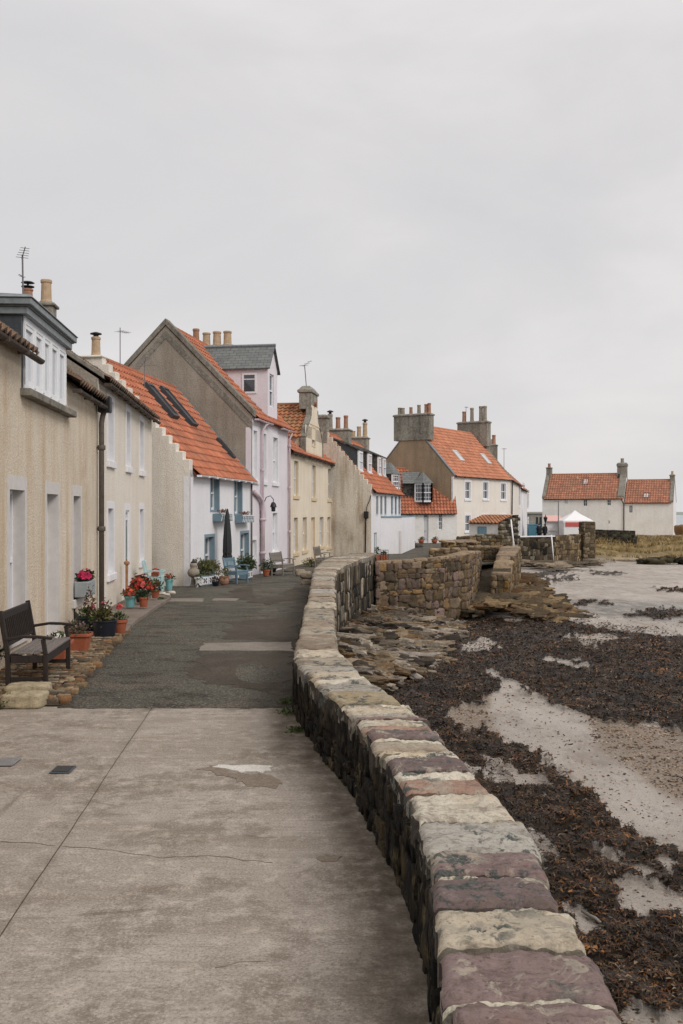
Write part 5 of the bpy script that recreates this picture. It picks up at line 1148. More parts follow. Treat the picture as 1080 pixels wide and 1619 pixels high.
# ---- 4: pink house with the tall brown gable
A4 = (-3.54, 39.0); e4 = Vector((.169, .9856)).normalized(); L4 = 6.55; B4 = (A4[0] + e4.x * L4, A4[1] + e4.y * L4)
H4 = House('townhouse', 'tall lilac pink house with a slate roofed dormer and a high brown gable', A4, B4)
ze4, vr4, zr4 = 6.02, 3.5, 9.6; k4 = (zr4 - ze4) / vr4
up = [H4.hole(400.2, 681, 406.2, 759), H4.hole(415.3, 686, 420.6, 761), H4.hole(431.5, 692, 439, 763)]
dr4 = H4.hole(413.2, 811, 417.6, 893); lw = [H4.hole(430.4, 811, 438, 872), H4.hole(398.6, 854, 405, 884)]
wall_shell(H4, -.4, ze4, 7.0, zr4, vr4, up + [dr4] + lw, M['pink'], M['browngable'], M['browngable'], d=.2, reveal=M['margin_w'])
for h in up + lw[:1]: window(H4, h, .2, surround='margin_w', sw=.16, sill='margin_w', glass='glass_l')
window(H4, lw[1], .2, surround='margin_w', sw=.12, sash=False)
door(H4, dr4, .07, 'navy', 'margin_w', .12)
gable_roof(H4, .28, H4.L, ze4, vr4, zr4, 7.0, M['tile'], seed=9)
skew(H4, 0, ze4, vr4, zr4, .42, .22, 'skew', .05)
mb = MB(); mb.prism([(-.05, ze4 - .62), (vr4, zr4 - .5), (vr4, zr4 - .18), (-.05, ze4 - .3)], 'x', -.018, .0)
mb.prism([(2 * vr4 + .05, ze4 - .3), (vr4, zr4 - .18), (vr4, zr4 - .5), (2 * vr4 + .05, ze4 - .62)], 'x', -.018, .0); mb.build('render_band', M['skew'], H4.o)
mb = MB(); mb.box(-.014, -.012, -.3, 0, .22, ze4 - .5); mb.build('corner_band', M['pink'], H4.o)
D0, D1 = H4.u(423.2), H4.u(438.2); zs4, zp4 = 8.30, 9.25
dh = (H4.u(426.3), 6.65, H4.u(433), 8.05)
dm = cross_dormer(H4, D0, D1, ze4, k4, zs4, zp4, M['pink'], M['slate'], dh, True)
class Sub: pass
def sub(H, o): s = Sub(); s.o = o; return s
window(sub(H4, dm), dh, .15, surround=None, glass='glass')
mb = MB(); vw0, vw1, zw0, zw1 = .55, 1.02, 7.25, 7.95
sw_ = MB(); x = D0
sw_.box(x - .03, vw0 - .08, zw0 - .08, x + .02, vw0, zw1 + .08); sw_.box(x - .03, vw1, zw0 - .08, x + .02, vw1 + .08, zw1 + .08); sw_.box(x - .03, vw0, zw1, x + .02, vw1, zw1 + .08); sw_.box(x - .03, vw0, zw0 - .08, x + .02, vw1, zw0); sw_.box(x - .02, vw0, zw0 + .5, x + .02, vw1, zw0 + .54)
sw_.build('side_window', M['margin_w'], dm); m = MB(); m.quad((x - .012, vw1, zw0), (x - .012, vw0, zw0), (x - .012, vw0, zw1), (x - .012, vw1, zw1)); m.build('side_pane', M['glass'], dm)
chimney(H4, H4.L - .3, 3.5, 9.0, 9.85, .6, 2.1, [(0, .78, .82, .16, 'pot_red'), (0, .28, .62, .19, 'pot_buff'), (0, -.22, .66, .2, 'pot_buff'), (0, -.72, .66, .2, 'pot_buff')])
gutter(H4, 0, D0 - .05, 5.86, -.23, 'pinkpipe'); gutter(H4, D1 + .05, H4.L, 5.86, -.23, 'pinkpipe')
up1 = H4.u(411.5)
pipe(H4, [(up1 + .5, -.23, 5.84), (up1 + .1, -.2, 5.72), (up1, -.1, 5.5), (up1, -.1, -.2)], .05, 'pinkpipe', [(up1, -.1, 3.9), (up1, -.1, 1.5)])
pipe(H4, [(H4.u(399), -.08, H4.z(399, 778)), (H4.u(406), -.1, H4.z(406, 785)), (H4.u(410), -.13, H4.z(410, 792)), (H4.u(410.6), -.14, 2.2), (H4.u(410.6), -.14, -.2)], .085, 'pinkpipe', [(H4.u(410.6), -.14, 1.9), (H4.u(410.6), -.14, .55)], 'drain_pipe')
pipe(H4, [(H4.L - .12, -.2, 5.8), (H4.L - .12, -.09, 5.5), (H4.L - .12, -.09, -.2)], .05, 'pinkpipe', [(H4.L - .12, -.09, z) for z in (5.2, 3.3, 1.3)])
mb = MB(); ul = H4.u(416.5); zl = H4.z(416, 797); mb.tube([(ul, 0, zl), (ul, -.12, zl + .28), (ul, -.3, zl + .34), (ul, -.42, zl + .2), (ul, -.42, zl + .05)], .018, 6); wl = mb.build('wall_lamp', M['iron'], H4.o)
mb = MB(); mb.lathe([(.05, .08), (.1, .02), (.14, -.12), (.1, -.13), (.09, -.14), (.08, -.3), (0, -.31)], 12, (ul, -.42, zl)); mb.build('lamp_shade', M['iron'], wl)
mb = MB(); mb.tube([(0.05, -.01, 5.9), (-.02, -.02, -.1)], .012, 5); mb.build('cable', M['iron'], H4.o)

# ---- 5: pale yellow house with the gabled chimney dormer
A5 = B4; B5 = (-.36, 59.2)
H5 = House('townhouse', 'pale yellow house with eight tan edged windows and a gablet carrying a chimney', A5, B5)
ze5, vr5, zr5 = 5.05, 3.1, 7.55; k5 = (zr5 - ze5) / vr5
up = [H5.hole(464.8, 729, 471.6, 784), H5.hole(493.4, 736, 499, 787.5), H5.hole(518.4, 741, 523.6, 789.5)]
lw = [H5.hole(464.6, 818.5, 471, 874), H5.hole(478.4, 818, 485, 870), H5.hole(505.4, 817.5, 511.4, 864), H5.hole(517.2, 817.5, 522.6, 865)]; d5 = H5.hole(492, 818, 498.2, 886)
wall_shell(H5, -.5, ze5, 6.2, zr5, vr5, up + lw + [d5], M['paleyellow'], d=.22, reveal=M['margin_t'])
for h in up + lw: window(H5, h, .22, surround='paleyellow', sw=.18, sill='margin_t', sp=.016)
door(H5, d5, .22, 'margin_t', None)
gable_roof(H5, 0, H5.L - .1, ze5, vr5, zr5, 6.2, M['tile'], seed=11)
g0_, g1_ = H5.u(482.5), H5.u(509.5); gh = H5.hole(493.2, 677, 498, 704)
dm = cross_dormer(H5, g0_, g1_, ze5, k5, 5.95, 7.75, M['paleyellow'], M['tile_old'], gh, False, seed=12)
window(sub(H5, dm), gh, .15, surround='margin_t', sw=.12)
# curved stone skew of the gablet rising into the stack
mb = MB(); gm = (g0_ + g1_) / 2
for s, e in ((g0_, 1), (g1_, -1)):
    P = [(s - e * .06, -.10, 5.15), (s - e * .04, -.10, 5.9), (s + e * .55, -.10, 6.55), (gm - e * 1.05, -.10, 7.1), (gm - e * .9, -.10, 7.6)]
    mb = MB()
    for a, b in zip(P, P[1:]): mb.beam((a[0], .1, a[2]), (b[0], .1, b[2]), .20, .30, (0, 1, 0))
    mb.build('gablet_skew', M['skew'], dm, bevel=.04)
mb = MB(); mb.box(gm - .95, -.02, 7.5, gm + .95, .62, 8.35); mb.box(gm - 1.02, -.09, 8.35, gm + 1.02, .70, 8.5); mb.hexa([(gm - 1.0, -.05, 8.5), (gm + 1.0, -.05, 8.5), (gm + 1.0, .66, 8.5), (gm - 1.0, .66, 8.5), (gm - .7, .1, 8.72), (gm + .7, .1, 8.72), (gm + .7, .5, 8.72), (gm - .7, .5, 8.72)])
ck = mb.build('chimney', M['stackstone'], H5.o, bevel=.02)
mb = MB(); hx = gh; mb.prism([(gm - 1.55, hx[3] + .14), (gm + 1.55, hx[3] + .14), (gm + 1.0, 7.15), (gm + .9, 7.7), (gm - .9, 7.7), (gm - 1.0, 7.15)], 'y', -.03, -.008); mb.build('gablet_front', M['paleyellow'], dm)
aerial(H5, (gm - .5, .3, 8.5), 1.25, [(.98, .75, -.2, .35, 3, .18), (.98, -.5, .1, -.1, 3, .2)], (-.6, 0), 1.2)
chimney(H5, .9, 3.4, 7.2, 8.0, .5, .8, [(0, 0, .25, .16, 'pot_grey')]); chimney(H5, H5.L - .4, 2.5, 6.9, 8.15, .6, 1.1, [])
gutter(H5, .05, g0_ - .1, 4.92, -.2, 'iron'); gutter(H5, g0_ - .1, g1_ + .1, 4.90, -.26, 'iron', .05); gutter(H5, g1_ + .1, H5.L, 4.92, -.2, 'iron')
pipe(H5, [(H5.L - .12, -.18, 4.9), (H5.L - .12, -.08, 4.6), (H5.L - .12, -.08, -.4)], .055, 'iron', [(H5.L - .12, -.08, z) for z in (3.6, 1.8)])

# ---- 6: weathered crow-stepped gable, white front, row of slate-cheeked dormers
A6 = (1.70, 57.0); e6 = Vector((.208, .978)).normalized(); L6 = 11.3; B6 = (A6[0] + e6.x * L6, A6[1] + e6.y * L6)
H6 = House('cottage', 'white fronted cottage with a stained crow-stepped gable and five dormers in its orange roof', A6, B6)
ze6, vr6, zr6 = 3.48, 2.75, 6.75; k6 = (zr6 - ze6) / vr6
hs = [H6.hole(a, 784, b, 814) for a, b in ((594.5, 598), (601, 604.5), (607.5, 611), (618, 621.4), (624, 627.4), (629.6, 633))]; hd = H6.hole(591.5, 842, 596, 880)
wall_shell(H6, -.6, ze6, 5.5, zr6, vr6, hs + [hd], M['white'], M['crowgable'], M['crowgable'], d=.18)
for h in hs: window(H6, h, .12, surround='white', sw=.06, frame='margin_b', sash=False, glass='glass')
door(H6, hd, .18, 'bluepaint', None)
gable_roof(H6, .3, H6.L, ze6, vr6, zr6, 5.5, M['tile'], seed=13)
crowsteps(H6, -.003, .34, ze6, vr6, zr6, 12, M['crowgable'], .14)
chimney(H6, .28, vr6 + .15, 6.2, 7.85, .62, .62, [], 'stackstone', .22)
chimney(H6, 4.2, vr6 + .1, 5.9, 7.35, .8, 1.55, [(0, .5, .95, .17, 'pot_grey', 1), (0, 0, .75, .16, 'pot_red'), (0, -.5, .85, .15, 'pot_red')], 'stackstone')
chimney(H6, H6.L - .3, vr6 + .1, 5.9, 7.35, .8, 1.3, [(0, .4, .45, .16, 'pot_buff'), (0, 0, .75, .16, 'pot_buff'), (0, -.42, 1.0, .17, 'pot_buff', 1)], 'stackstone')
for i, u in enumerate((.36, 3.3, 6.9, 8.75)):
    w_ = 1.2 if i < 2 else 1.05; v0 = .86; zt = 5.76; zb_ = ze6 + v0 * k6; vt = 2.6; zt2 = ze6 + vt * k6
    mb = MB(); mb.prism([(v0, zb_), (vt, zt2 - .02), (v0, zt)], 'x', u, u + w_); dm = mb.build('dormer', M['lead_d'] if i < 1 else M['slate_d'], H6.o)
    mb = MB(); mb.prism([(v0 - .12, zt), (vt + .1, zt2 + .05), (vt + .1, zt2 + .12), (v0 - .12, zt + .08)], 'x', u - .08, u + w_ + .08); mb.build('dormer_roof', M['slate_d'], dm)
    s = sub(H6, dm); window(s, (u + .05, zb_ + .12, u + w_ - .05, zt - .06), .04, surround='upvc', sw=.06, v0=v0 - .05, sill='upvc', glass='glass_l', sp=.04)
# canted bay dormer at the far end
def bay_dormer(H, u0, u1, v0, zb, zt, k, ze, proj, zr, label=None):
    um = (u0 + u1) / 2; vt = (zt - ze) / k; mb = MB(); mb.prism([(v0, ze + v0 * k - .1), (vt + .1, zt), (v0, zt)], 'x', u0 + .05, u1 - .05); dm = mb.build('dormer', M['slate_d'], H.o)
    P = [(u0, v0), (u0 + (u1 - u0) * .5, v0 - proj), (u1, v0)]
    P = [(u0 + .02, v0 + .05), (u0 + (u1 - u0) * .45, v0 - proj), (u1 - .02, v0 - proj * .9), (u1, v0 + .4)]
    fb = MB(); pn = MB(); up = Vector((0, 0, 1))
    for a, b in zip(P, P[1:]):
        a3 = Vector((a[0], a[1], 0)); b3 = Vector((b[0], b[1], 0)); d_ = (b3 - a3)
        for t in (0, 1): p = a3.lerp(b3, t); fb.box(p.x - .06, p.y - .06, zb, p.x + .06, p.y + .06, zt)
        for z_, h_ in ((zb + .06, .14), ((zb + zt) / 2, .07), (zt - .05, .12)): fb.beam(a3 + up * z_, b3 + up * z_, .08, h_)
        for t in (.33, .66): p = a3.lerp(b3, t); fb.beam(p + up * zb, p + up * zt, .03, .03)
        for t in (.25, .75): fb.beam(a3 + up * (zb + (zt - zb) * t), b3 + up * (zb + (zt - zb) * t), .03, .03)
        nrm = Vector((d_.y, -d_.x, 0)).normalized() * -.02; pn.quad(a3 + up * zb + nrm, b3 + up * zb + nrm, b3 + up * zt + nrm, a3 + up * zt + nrm)
    fo = fb.build('window', M['upvc'], dm); pn.build('pane', M['glass'], dm)
    m = MB(); e = .12; Q = [(u0 - .1, vt + .3), (P[0][0] - e, P[0][1] - e), (P[1][0], P[1][1] - e * 1.4), (P[2][0] + e, P[2][1] - e), (P[3][0] + e, vt + .3)]
    base = [(q[0], q[1], zt + .01) for q in Q]; apx = (um, v0 + .25, zr); bk = (um, (zr - ze) / k + .1, zr); m.UV = []
    for f in ([base[0], base[1], apx, bk], [base[1], base[2], apx], [base[2], base[3], apx], [base[3], base[4], bk, apx]):
        m.poly(f); m.UV += [(p[0] + p[1], p[2] * 1.6) for p in f]
    m.poly(base[::-1]); m.UV += [(0, 0)] * 5; m.build('dormer_roof', M['slate'], dm); return dm
bay_dormer(H6, H6.L - 1.45, H6.L - .1, .30, 3.75, 4.75, k6, ze6, .25, 5.55)
gutter(H6, .3, H6.L, 3.34, -.2, 'iron', .05)
# meter box with its conduit on the gable
def gab(px, py): # point on H6's gable
    k = (px - CX) / F; v = (k * H6.A.y - H6.A.x) / (H6.ev.x - k * H6.ev.y); Yg = H6.A.y + H6.ev.y * v; return (-.04, v, CAMZ - (py - CY) / F * Yg)
p = gab(579.5, 814); mb = MB(); mb.box(-.2, p[1] - .13, p[2] - .2, -.0, p[1] + .13, p[2] + .2); cb = mb.build('cable_box', M['iron'], H6.o, bevel=.03)
mb = MB(); mb.tube([gab(578.5, 818), gab(578, 874)], .035, 6); mb.tube([gab(579.5, 811), gab(580.5, 800), gab(584, 793), gab(587, 783)], .02, 5); mb.build('conduit', M['iron'], cb)
# porch blocks in front
def porch(px0, px1, Y, ztop, back, label=None):
    pass
a = H6.loc(at(599, 850, 60.2)); b = H6.loc(at(634.5, 850, 60.9))
P = [H6.loc(at(599.5, 850, 60.2))[:2], H6.loc(at(635, 850, 60.8))[:2], H6.loc(at(656, 850, 69.5))[:2], (H6.L, 0.02), (H6.u(600), .02)]
mb = MB(); mb.prism(P, 'z', -.6, 1.86); po = mb.build('porch', M['white'], H6.o)
mb = MB(); c = Vector((sum(p[0] for p in P) / 5, sum(p[1] for p in P) / 5)); P2 = [tuple(c + (Vector(p) - c) * 1.015) for p in P]; mb.prism(P2, 'z', 1.86, 1.94); mb.build('porch_coping', M['margin_b'], po)
q0 = Vector(P[0]); q1 = Vector(P[1]); dd = (q1 - q0); nn = Vector((dd.y, -dd.x)).normalized()
def pf(t, z, o=.0): p = q0 + dd * t + nn * o; return (p.x, p.y, z)
mb = MB(); mb.hexa([pf(.885, -.35, .03), pf(.985, -.35, .03), pf(.985, -.35, -.05), pf(.885, -.35, -.05), pf(.885, 1.05, .03), pf(.985, 1.05, .03), pf(.985, 1.05, -.05), pf(.885, 1.05, -.05)]); mb.build('porch_door', M['margin_g'], po)

# ---- 7: low white cottage with a bay dormer
H7 = House('cottage', 'low white cottage with a white glazed bay dormer in its orange roof', (1.5, 79.4), (9.2, 79.4))
ze7, vr7, zr7 = 2.2, 3.0, 5.75; k7 = (zr7 - ze7) / vr7
hw = H7.hole(693, 812, 699.5, 838); hd = H7.hole(669.5, 812, 677.5, 858)
hw2 = H7.hole(642, 812, 652, 817)
wall_shell(H7, -.6, ze7, 6.0, zr7, vr7, [hw, hd, hw2], M['rubblewhite'], d=.16)
window(H7, hw, .16, bars=(1, 3), sash=True); window(H7, hw2, .16, sash=False); door(H7, hd, .16, 'doorwhite', None, light=.3)
gable_roof(H7, .0, H7.L, ze7, vr7, zr7, 6.0, M['tile'], seed=15, tile=.26)
bay_dormer(H7, H7.u(657), H7.u(683.2), .55, 3.0, 4.5, k7, ze7, .55, 5.45)
mb = MB(); mb.prism([(.9, ze7 + .9 * k7), (2.0, 4.5), (.9, 4.5)], 'x', H7.u(639), H7.u(657)); q = mb.build('dormer_cheek', M['slate_d'], H7.o); m = MB(); m.UV = [(0, 0), (1.2, 0), (1.2, 1), (0, 1)]; m.quad((H7.u(637.5), .55, 4.5), (H7.u(658), .55, 4.5), (H7.u(666), 1.6, 5.45), (H7.u(637.5), 1.6, 5.45)); m.build('dormer_roof', M['slate'], q)
gutter(H7, 0, H7.L - .2, 2.04, -.2, 'iron', .05)

# ---- 8: big stone-cream house with brown gable
A8 = (8.95, 80.0); e8 = Vector((.532, .8465)).normalized(); L8 = 12.1; B8 = (A8[0] + e8.x * L8, A8[1] + e8.y * L8)
H8 = House('townhouse', 'big stone cream house with three upper windows, brown gable and wide chimney stacks', A8, B8)
ze8, vr8, zr8 = 5.22, 3.65, 9.35; k8 = (zr8 - ze8) / vr8
up = [H8.hole(735.6, 762, 743.6, 789), H8.hole(764, 762.5, 771.6, 789), H8.hole(792.2, 764.5, 799.6, 790)]
lw = [H8.hole(735.6, 815, 743.6, 840), H8.hole(762.5, 815, 770.5, 843), H8.hole(791.5, 815, 799, 843)]
wall_shell(H8, -.6, ze8, 7.3, zr8, vr8, up + lw, M['stonecream'], M['browngable2'], M['browngable2'], d=.16)
for h in up + lw: window(H8, h, .16, surround='margin_w', sw=.2, sill='margin_w', bars=(1, 1), glass='glass')
gable_roof(H8, .25, H8.L - .1, ze8, vr8, zr8, 7.3, M['tile_b'], seed=17, tile=.26, row=.36)
skew(H8, 0, ze8, vr8, zr8, .3, .12, 'lead', .03); skew(H8, H8.L, ze8, vr8, zr8, .4, .12, 'skew', .02)
mb = MB(); mb.box(-.05, -.014, -.4, .1, .0, ze8 - .2); mb.box(-.05, -.014, -.4, 0, .1, ze8 - .2); mb.build('corner_band', M['margin_w'], H8.o)
chimney(H8, .35, vr8 + .1, 8.1, 10.3, .85, 3.3, [(0, 1.3, .62, .18, 'pot_grey'), (0, 1.02, .58, .18, 'pot_grey'), (0, .25, .6, .15, 'pot_red'), (0, -.5, .75, .16, 'pot_grey'), (0, -1.15, .78, .15, 'pot_red'), (0, -1.45, .85, .15, 'pot_red')], 'stackstone', .2)
chimney(H8, H8.L - .3, vr8 - .1, 8.2, 10.55, .85, 3.0, [(0, 1.0, 1.0, .18, 'pot_red'), (0, .2, 1.3, .18, 'pot_grey'), (0, -.7, 1.4, .19, 'pot_grey'), (0, -1.1, 1.4, .19, 'pot_grey')], 'stackstone', .2)
for px0, px1, y0, y1 in ((717, 731, 717, 730), (759, 776, 722, 735)):
    pc = (px0 + px1) / 2; uc = None
    for it in range(300):                 # where that sight line meets the roof slope
        Yq = 78 + it * .06; q = H8.loc(at(pc, (y0 + y1) / 2, Yq))
        if q[1] > -.2 and q[2] <= ze8 + max(0, q[1]) * k8: uc = q; break
    if uc: rooflight(H8, uc[0], uc[1] - .35, uc[1] + .45, .85, ze8, vr8, zr8, 'glass_l', 'margin_g', .16)
gutter(H8, .1, H8.L - .05, 5.06, -.2, 'iron', .05); pipe(H8, [(H8.L - .08, -.14, 5.1), (H8.L - .08, -.08, -.4)], .06, 'iron')
q = H8.loc(at(722, 680, 91)); aerial(H8, (H8.L - .3, vr8 + .7, 10.4), 1.6, [(.95, .45, .1, 0, 3, .2)], (0, 0), 1.3)

# ---- 9, 10: two houses beyond
A9 = B8; e9 = Vector((.224, .975)).normalized(); L9 = 17.5; B9 = (A9[0] + e9.x * L9, A9[1] + e9.y * L9)
H9 = House('townhouse', 'narrow looking grey white house beyond the cream one with four slim windows', A9, B9)
hs = [H9.hole(a, y0, b, y1) for a, b in ((820.2, 822.6), (827.2, 829.6)) for y0, y1 in ((767, 800), (817, 846))]
wall_shell(H9, -.6, 5.1, 6.6, 8.1, 3.3, hs, M['stonecream'], d=.16, reveal=M['margin_g'])
for h in hs: window(H9, h, .16, surround='margin_w', sw=.25)
gable_roof(H9, .1, H9.L, 5.1, 3.3, 8.1, 6.6, M['tile_far'], seed=19, tile=.32, sub=4); skew(H9, 0, 5.1, 3.3, 8.1, .4, .12)
chimney(H9, 10.6, 3.3, 7.4, 9.05, .8, 2.6, [(0, 1.0, .9, .2, 'pot_grey', 1), (0, .35, 1.0, .2, 'pot_red'), (0, -.3, .85, .2, 'pot_red'), (0, -.95, 1.0, .2, 'pot_red')], 'stackstone'); chimney(H9, L9 - .4, 3.2, 7.0, 8.6, .8, 1.2, [(0, 0, 1.5, .22, 'pot_grey')], 'stackstone')
gutter(H9, 0, H9.L, 4.95, -.2, 'iron', .05); pipe(H9, [(H9.u(825), -.08, 5), (H9.u(825), -.08, -.5)], .06, 'upvc')
e10 = Vector((.235, .972)).normalized(); L10 = 13.0; B10 = (B9[0] + e10.x * L10, B9[1] + e10.y * L10)
H10 = House('townhouse', 'white house end last in the left row before the gap to the sea', B9, B10)
hs = [H10.hole(a, y0, b, y1) for a, b in ((834.5, 836),) for y0, y1 in ((781, 802), (820, 842))]
wall_shell(H10, -.8, 4.75, 6.6, 7.2, 3.3, hs, M['white'], d=.16)
for h in hs: window(H10, h, .16, surround='margin_w', sw=.2)
gable_roof(H10, 0, H10.L, 4.75, 3.3, 7.2, 6.6, M['tile_far'], seed=21, tile=.32, sub=4); gutter(H10, 0, H10.L, 4.6, -.22, 'iron', .06)
aerial(H10, (3, 2.0, 6.3), 3.0, [(.98, .9, 0, 0, 3, .3)], (0, 0), 1.5)
# ---- the two far white houses
r_ = R(-22); ef = Vector((math.cos(r_), math.sin(r_))); Af = at(857.5, 800, 133).xy; 
def alongpx(A, px):
    k = (px - CX) / F; u = (k * A.y - A.x) / (ef.x - k * ef.y); return A + ef * u
Bf = alongpx(Af, 986.5); Cf = alongpx(Bf, 1064.5)
H11 = House('farmhouse', 'larger far white rubble house with three small windows under its orange roof', tuple(Af), tuple(Bf))
hs = [H11.hole(922.2, 789.5, 928.8, 800.5), H11.hole(959.8, 790, 966.2, 799.5), H11.hole(892.3, 788.5, 898, 797), H11.hole(962, 823, 964, 828)]
wall_shell(H11, -1.4, 4.05, 6.4, 7.25, 3.2, hs, M['rubblewhite'], d=.16)
for i, h in enumerate(hs[:3]): window(H11, h, .16, bars=(1, 1), sash=False, glass='glass' if i < 2 else 'glass_l', frame='upvc')
window(H11, hs[3], .2, sash=False, frame='margin_g')
gable_roof(H11, .2, H11.L, 4.05, 3.2, 7.25, 6.4, M['tile_far'], seed=23, tile=.32, sub=4)
skew(H11, 0, 4.05, 3.2, 7.25, .45, .25); skew(H11, H11.L, 4.05, 3.2, 7.25, .8, .28)
chimney(H11, .35, 3.2, 6.9, 8.3, .7, .8, [(0, 0, .55, .2, 'pot_red')], 'stackstone'); chimney(H11, H11.L - .55, 3.2, 6.8, 8.75, 1.25, .9, [(0, 0, .6, .24, 'pot_grey')], 'stackstone', .5)
k11 = 3.2 / 3.2
rooflight(H11, 5.35, 1.75, 2.5, .75, 4.05, 3.2, 7.25, 'skyglass', 'lead_d')
for u, v in ((4.2, 2.6), (3.9, .95), (9.6, 2.65), (9.5, .85)):
    mb = MB(); z = 4.05 + v + .1; mb.lathe([(.2, -.15), (.16, .12), (.1, .2), (.09, .45 if u == 9.6 else .25), (0, .5 if u == 9.6 else .28)], 8, (u, v, z)); mb.build('roof_vent', M['iron'] if u == 9.6 else M['pot_buff'], H11.o)
gutter(H11, .2, H11.L - .6, 3.9, -.2, 'iron', .06)
H12 = House('farmhouse', 'smaller far white house with a lower orange roof and plain whitewashed wall', tuple(Bf), tuple(Cf))
hs = [H12.hole(995.2, 799.5, 1000, 810)]
wall_shell(H12, -1.4, 3.50, 6.0, 6.35, 3.0, hs, M['rubblewhite'], M['rubblewhite'], M['white'], d=.16)
window(H12, hs[0], .12, frame='lead_d', sash=False, bars=(1, 0), glass='glass_l')
gable_roof(H12, .1, H12.L - .3, 3.5, 3.0, 6.35, 6.0, M['tile_far'], seed=25, tile=.32, sub=4); skew(H12, H12.L, 3.5, 3.0, 6.35, .45, .2)
chimney(H12, H12.L - .3, 3.0, 6.0, 7.1, .6, .7, [(0, 0, .45, .16, 'pot_buff')], 'stackstone', .2)
rooflight(H12, H12.u(1022.5) - .12, .45, 1.15, .7, 3.5, 3.0, 6.35, 'glass_l', 'lead_d')
gutter(H12, .1, H12.L - .3, 3.36, -.2, 'iron', .06); pipe(H12, [(-.35, -.18, 3.9), (-.05, -.1, 3.3), (0.0, -.08, 3.2), (0.0, -.08, -.9)], .06, 'iron')
# ------------------------------------------------------------------ things on the street
GREEN = [lin(74, 88, 48), lin(56, 72, 40), lin(96, 104, 58), lin(48, 58, 36)]; OLIVE = [lin(98, 100, 52), lin(120, 116, 62), lin(80, 84, 48), lin(112, 92, 60)]; DKG = [lin(46, 60, 38), lin(60, 76, 44), lin(38, 48, 34)]
def bench(name, label, cat, loc, rz, L, dep, mat, smat, back=.95, arm=.63, seat=.43, nslat=16, group=None, w=.055):
    t = thing(name, label, cat, loc, rz, group); M_ = M[mat]; hb = w / 2
    for x in (hb, L - hb):
        mb = MB(); mb.beam((x, hb, 0), (x, hb, seat - .02), w, w); mb.beam((x, hb, seat - .02), (x, hb + .03, arm - .03), w * .9, w); mb.build('leg', M_, t, bevel=.006)
        mb = MB(); mb.beam((x, dep, 0), (x, dep + .01, seat), w, w); mb.beam((x, dep + .01, seat), (x, dep + .10, back), w, w * .95); mb.build('leg', M_, t, bevel=.006)
        mb = MB(); p = [(x, dep + .04, arm - .03), (x, dep * .6, arm + .005), (x, dep * .25, arm), (x, -.05, arm - .02)]
        for a, b in zip(p, p[1:]): mb.beam(a, b, w * 1.15, .035)
        mb.build('armrest', M_, t, bevel=.006)
        mb = MB(); mb.beam((x, w, .12), (x, dep - w / 2, .12), w * .6, .05); mb.beam((x, w, seat - .07), (x, dep - w / 2, seat - .07), w * .7, .09); mb.build('side_rail', M_, t, bevel=.005)
    mb = MB(); mb.beam((w, hb - .005, seat - .07), (L - w, hb - .005, seat - .07), .03, .10); mb.beam((w, dep, seat - .07), (L - w, dep, seat - .07), .03, .09); mb.build('seat_rail', M_, t, bevel=.005)
    ns = 5; 
    for i in range(ns):
        y = -.01 + (dep - .01) * (i + .5) / ns; mb = MB(); mb.box(.01 if 0 < i < ns - 1 else w, y - dep / ns * .42, seat - .015, L - .01 if 0 < i < ns - 1 else L - w, y + dep / ns * .42, seat + .008 + .01 * (i == 0)); mb.build('seat_slat', M[smat], t, bevel=.006)
    mb = MB(); mb.beam((w, dep + .095, back - .07), (L - w, dep + .095, back - .07), .035, .10); mb.beam((w, dep + .03, seat + .10), (L - w, dep + .03, seat + .10), .03, .05); mb.build('back_rail', M_, t, bevel=.006)
    mb = MB()
    for i in range(nslat):
        x = w + (L - 2 * w) * (i + .5) / nslat; mb.beam((x, dep + .035, seat + .11), (x, dep + .092, back - .11), (L - 2 * w) / nslat * .62, .014)
    mb.build('back_slats', M_, t); return t
p0 = lay(75, 1089, 0.045); bench('garden_bench', 'dark brown slatted wooden bench against the ochre house', 'bench', (p0.x, p0.y, .045), R(94.9), 1.52, .47, 'benchwood', 'seatgrey')
p0 = lay(448, 911, -.29); bench('garden_bench', 'weathered silver grey bench beside the pink house', 'bench', (p0.x, p0.y, -.30), R(74), 1.35, .48, 'benchgrey', 'benchgrey', .92, nslat=12)
p0 = at(514, 885, 45.5); bench('garden_bench', 'grey bench by the pale yellow house, half hidden by the sea wall', 'bench', (p0.x, p0.y, -.34), R(80), 1.4, .45, 'benchgrey', 'benchgrey', .95, nslat=12)
p0 = lay(375, 924.5, -.14); bench('garden_chair', 'blue painted wooden armchair in front of the white cottage', 'chair', (p0.x, p0.y, -.14), R(63), .68, .46, 'bluepaint', 'bluepaint', .86, .6, .42, 7, w=.05)
M['palechair'] = m_paint('pale turquoise chair paint', lin(176, 204, 204), .5)
p0 = lay(257, 937, .085); ch = bench('garden_chair', 'pale turquoise armchair holding a trough of orange flowers', 'chair', (p0.x, p0.y, .088), R(96), .62, .42, 'palechair', 'palechair', .84, .56, .40, 6, w=.05)
t = thing('flower_trough', 'small trough of orange flowers on the seat of the pale turquoise chair', 'planter', (p0.x - .22, p0.y + .08, .088 + .408), R(96))
mb = MB(); mb.box(0, -.09, 0, .42, .09, .11); mb.build('trough', M['terracotta'], t, bevel=.01); plant_mesh(t, (.21, 0, .12), (.22, .1, .08), 120, .04, GREEN, seed=3); flowers(t, (.21, 0, .14), (.22, .1, .07), 40, .03, [lin(206, 92, 48), lin(196, 72, 40)], 3)
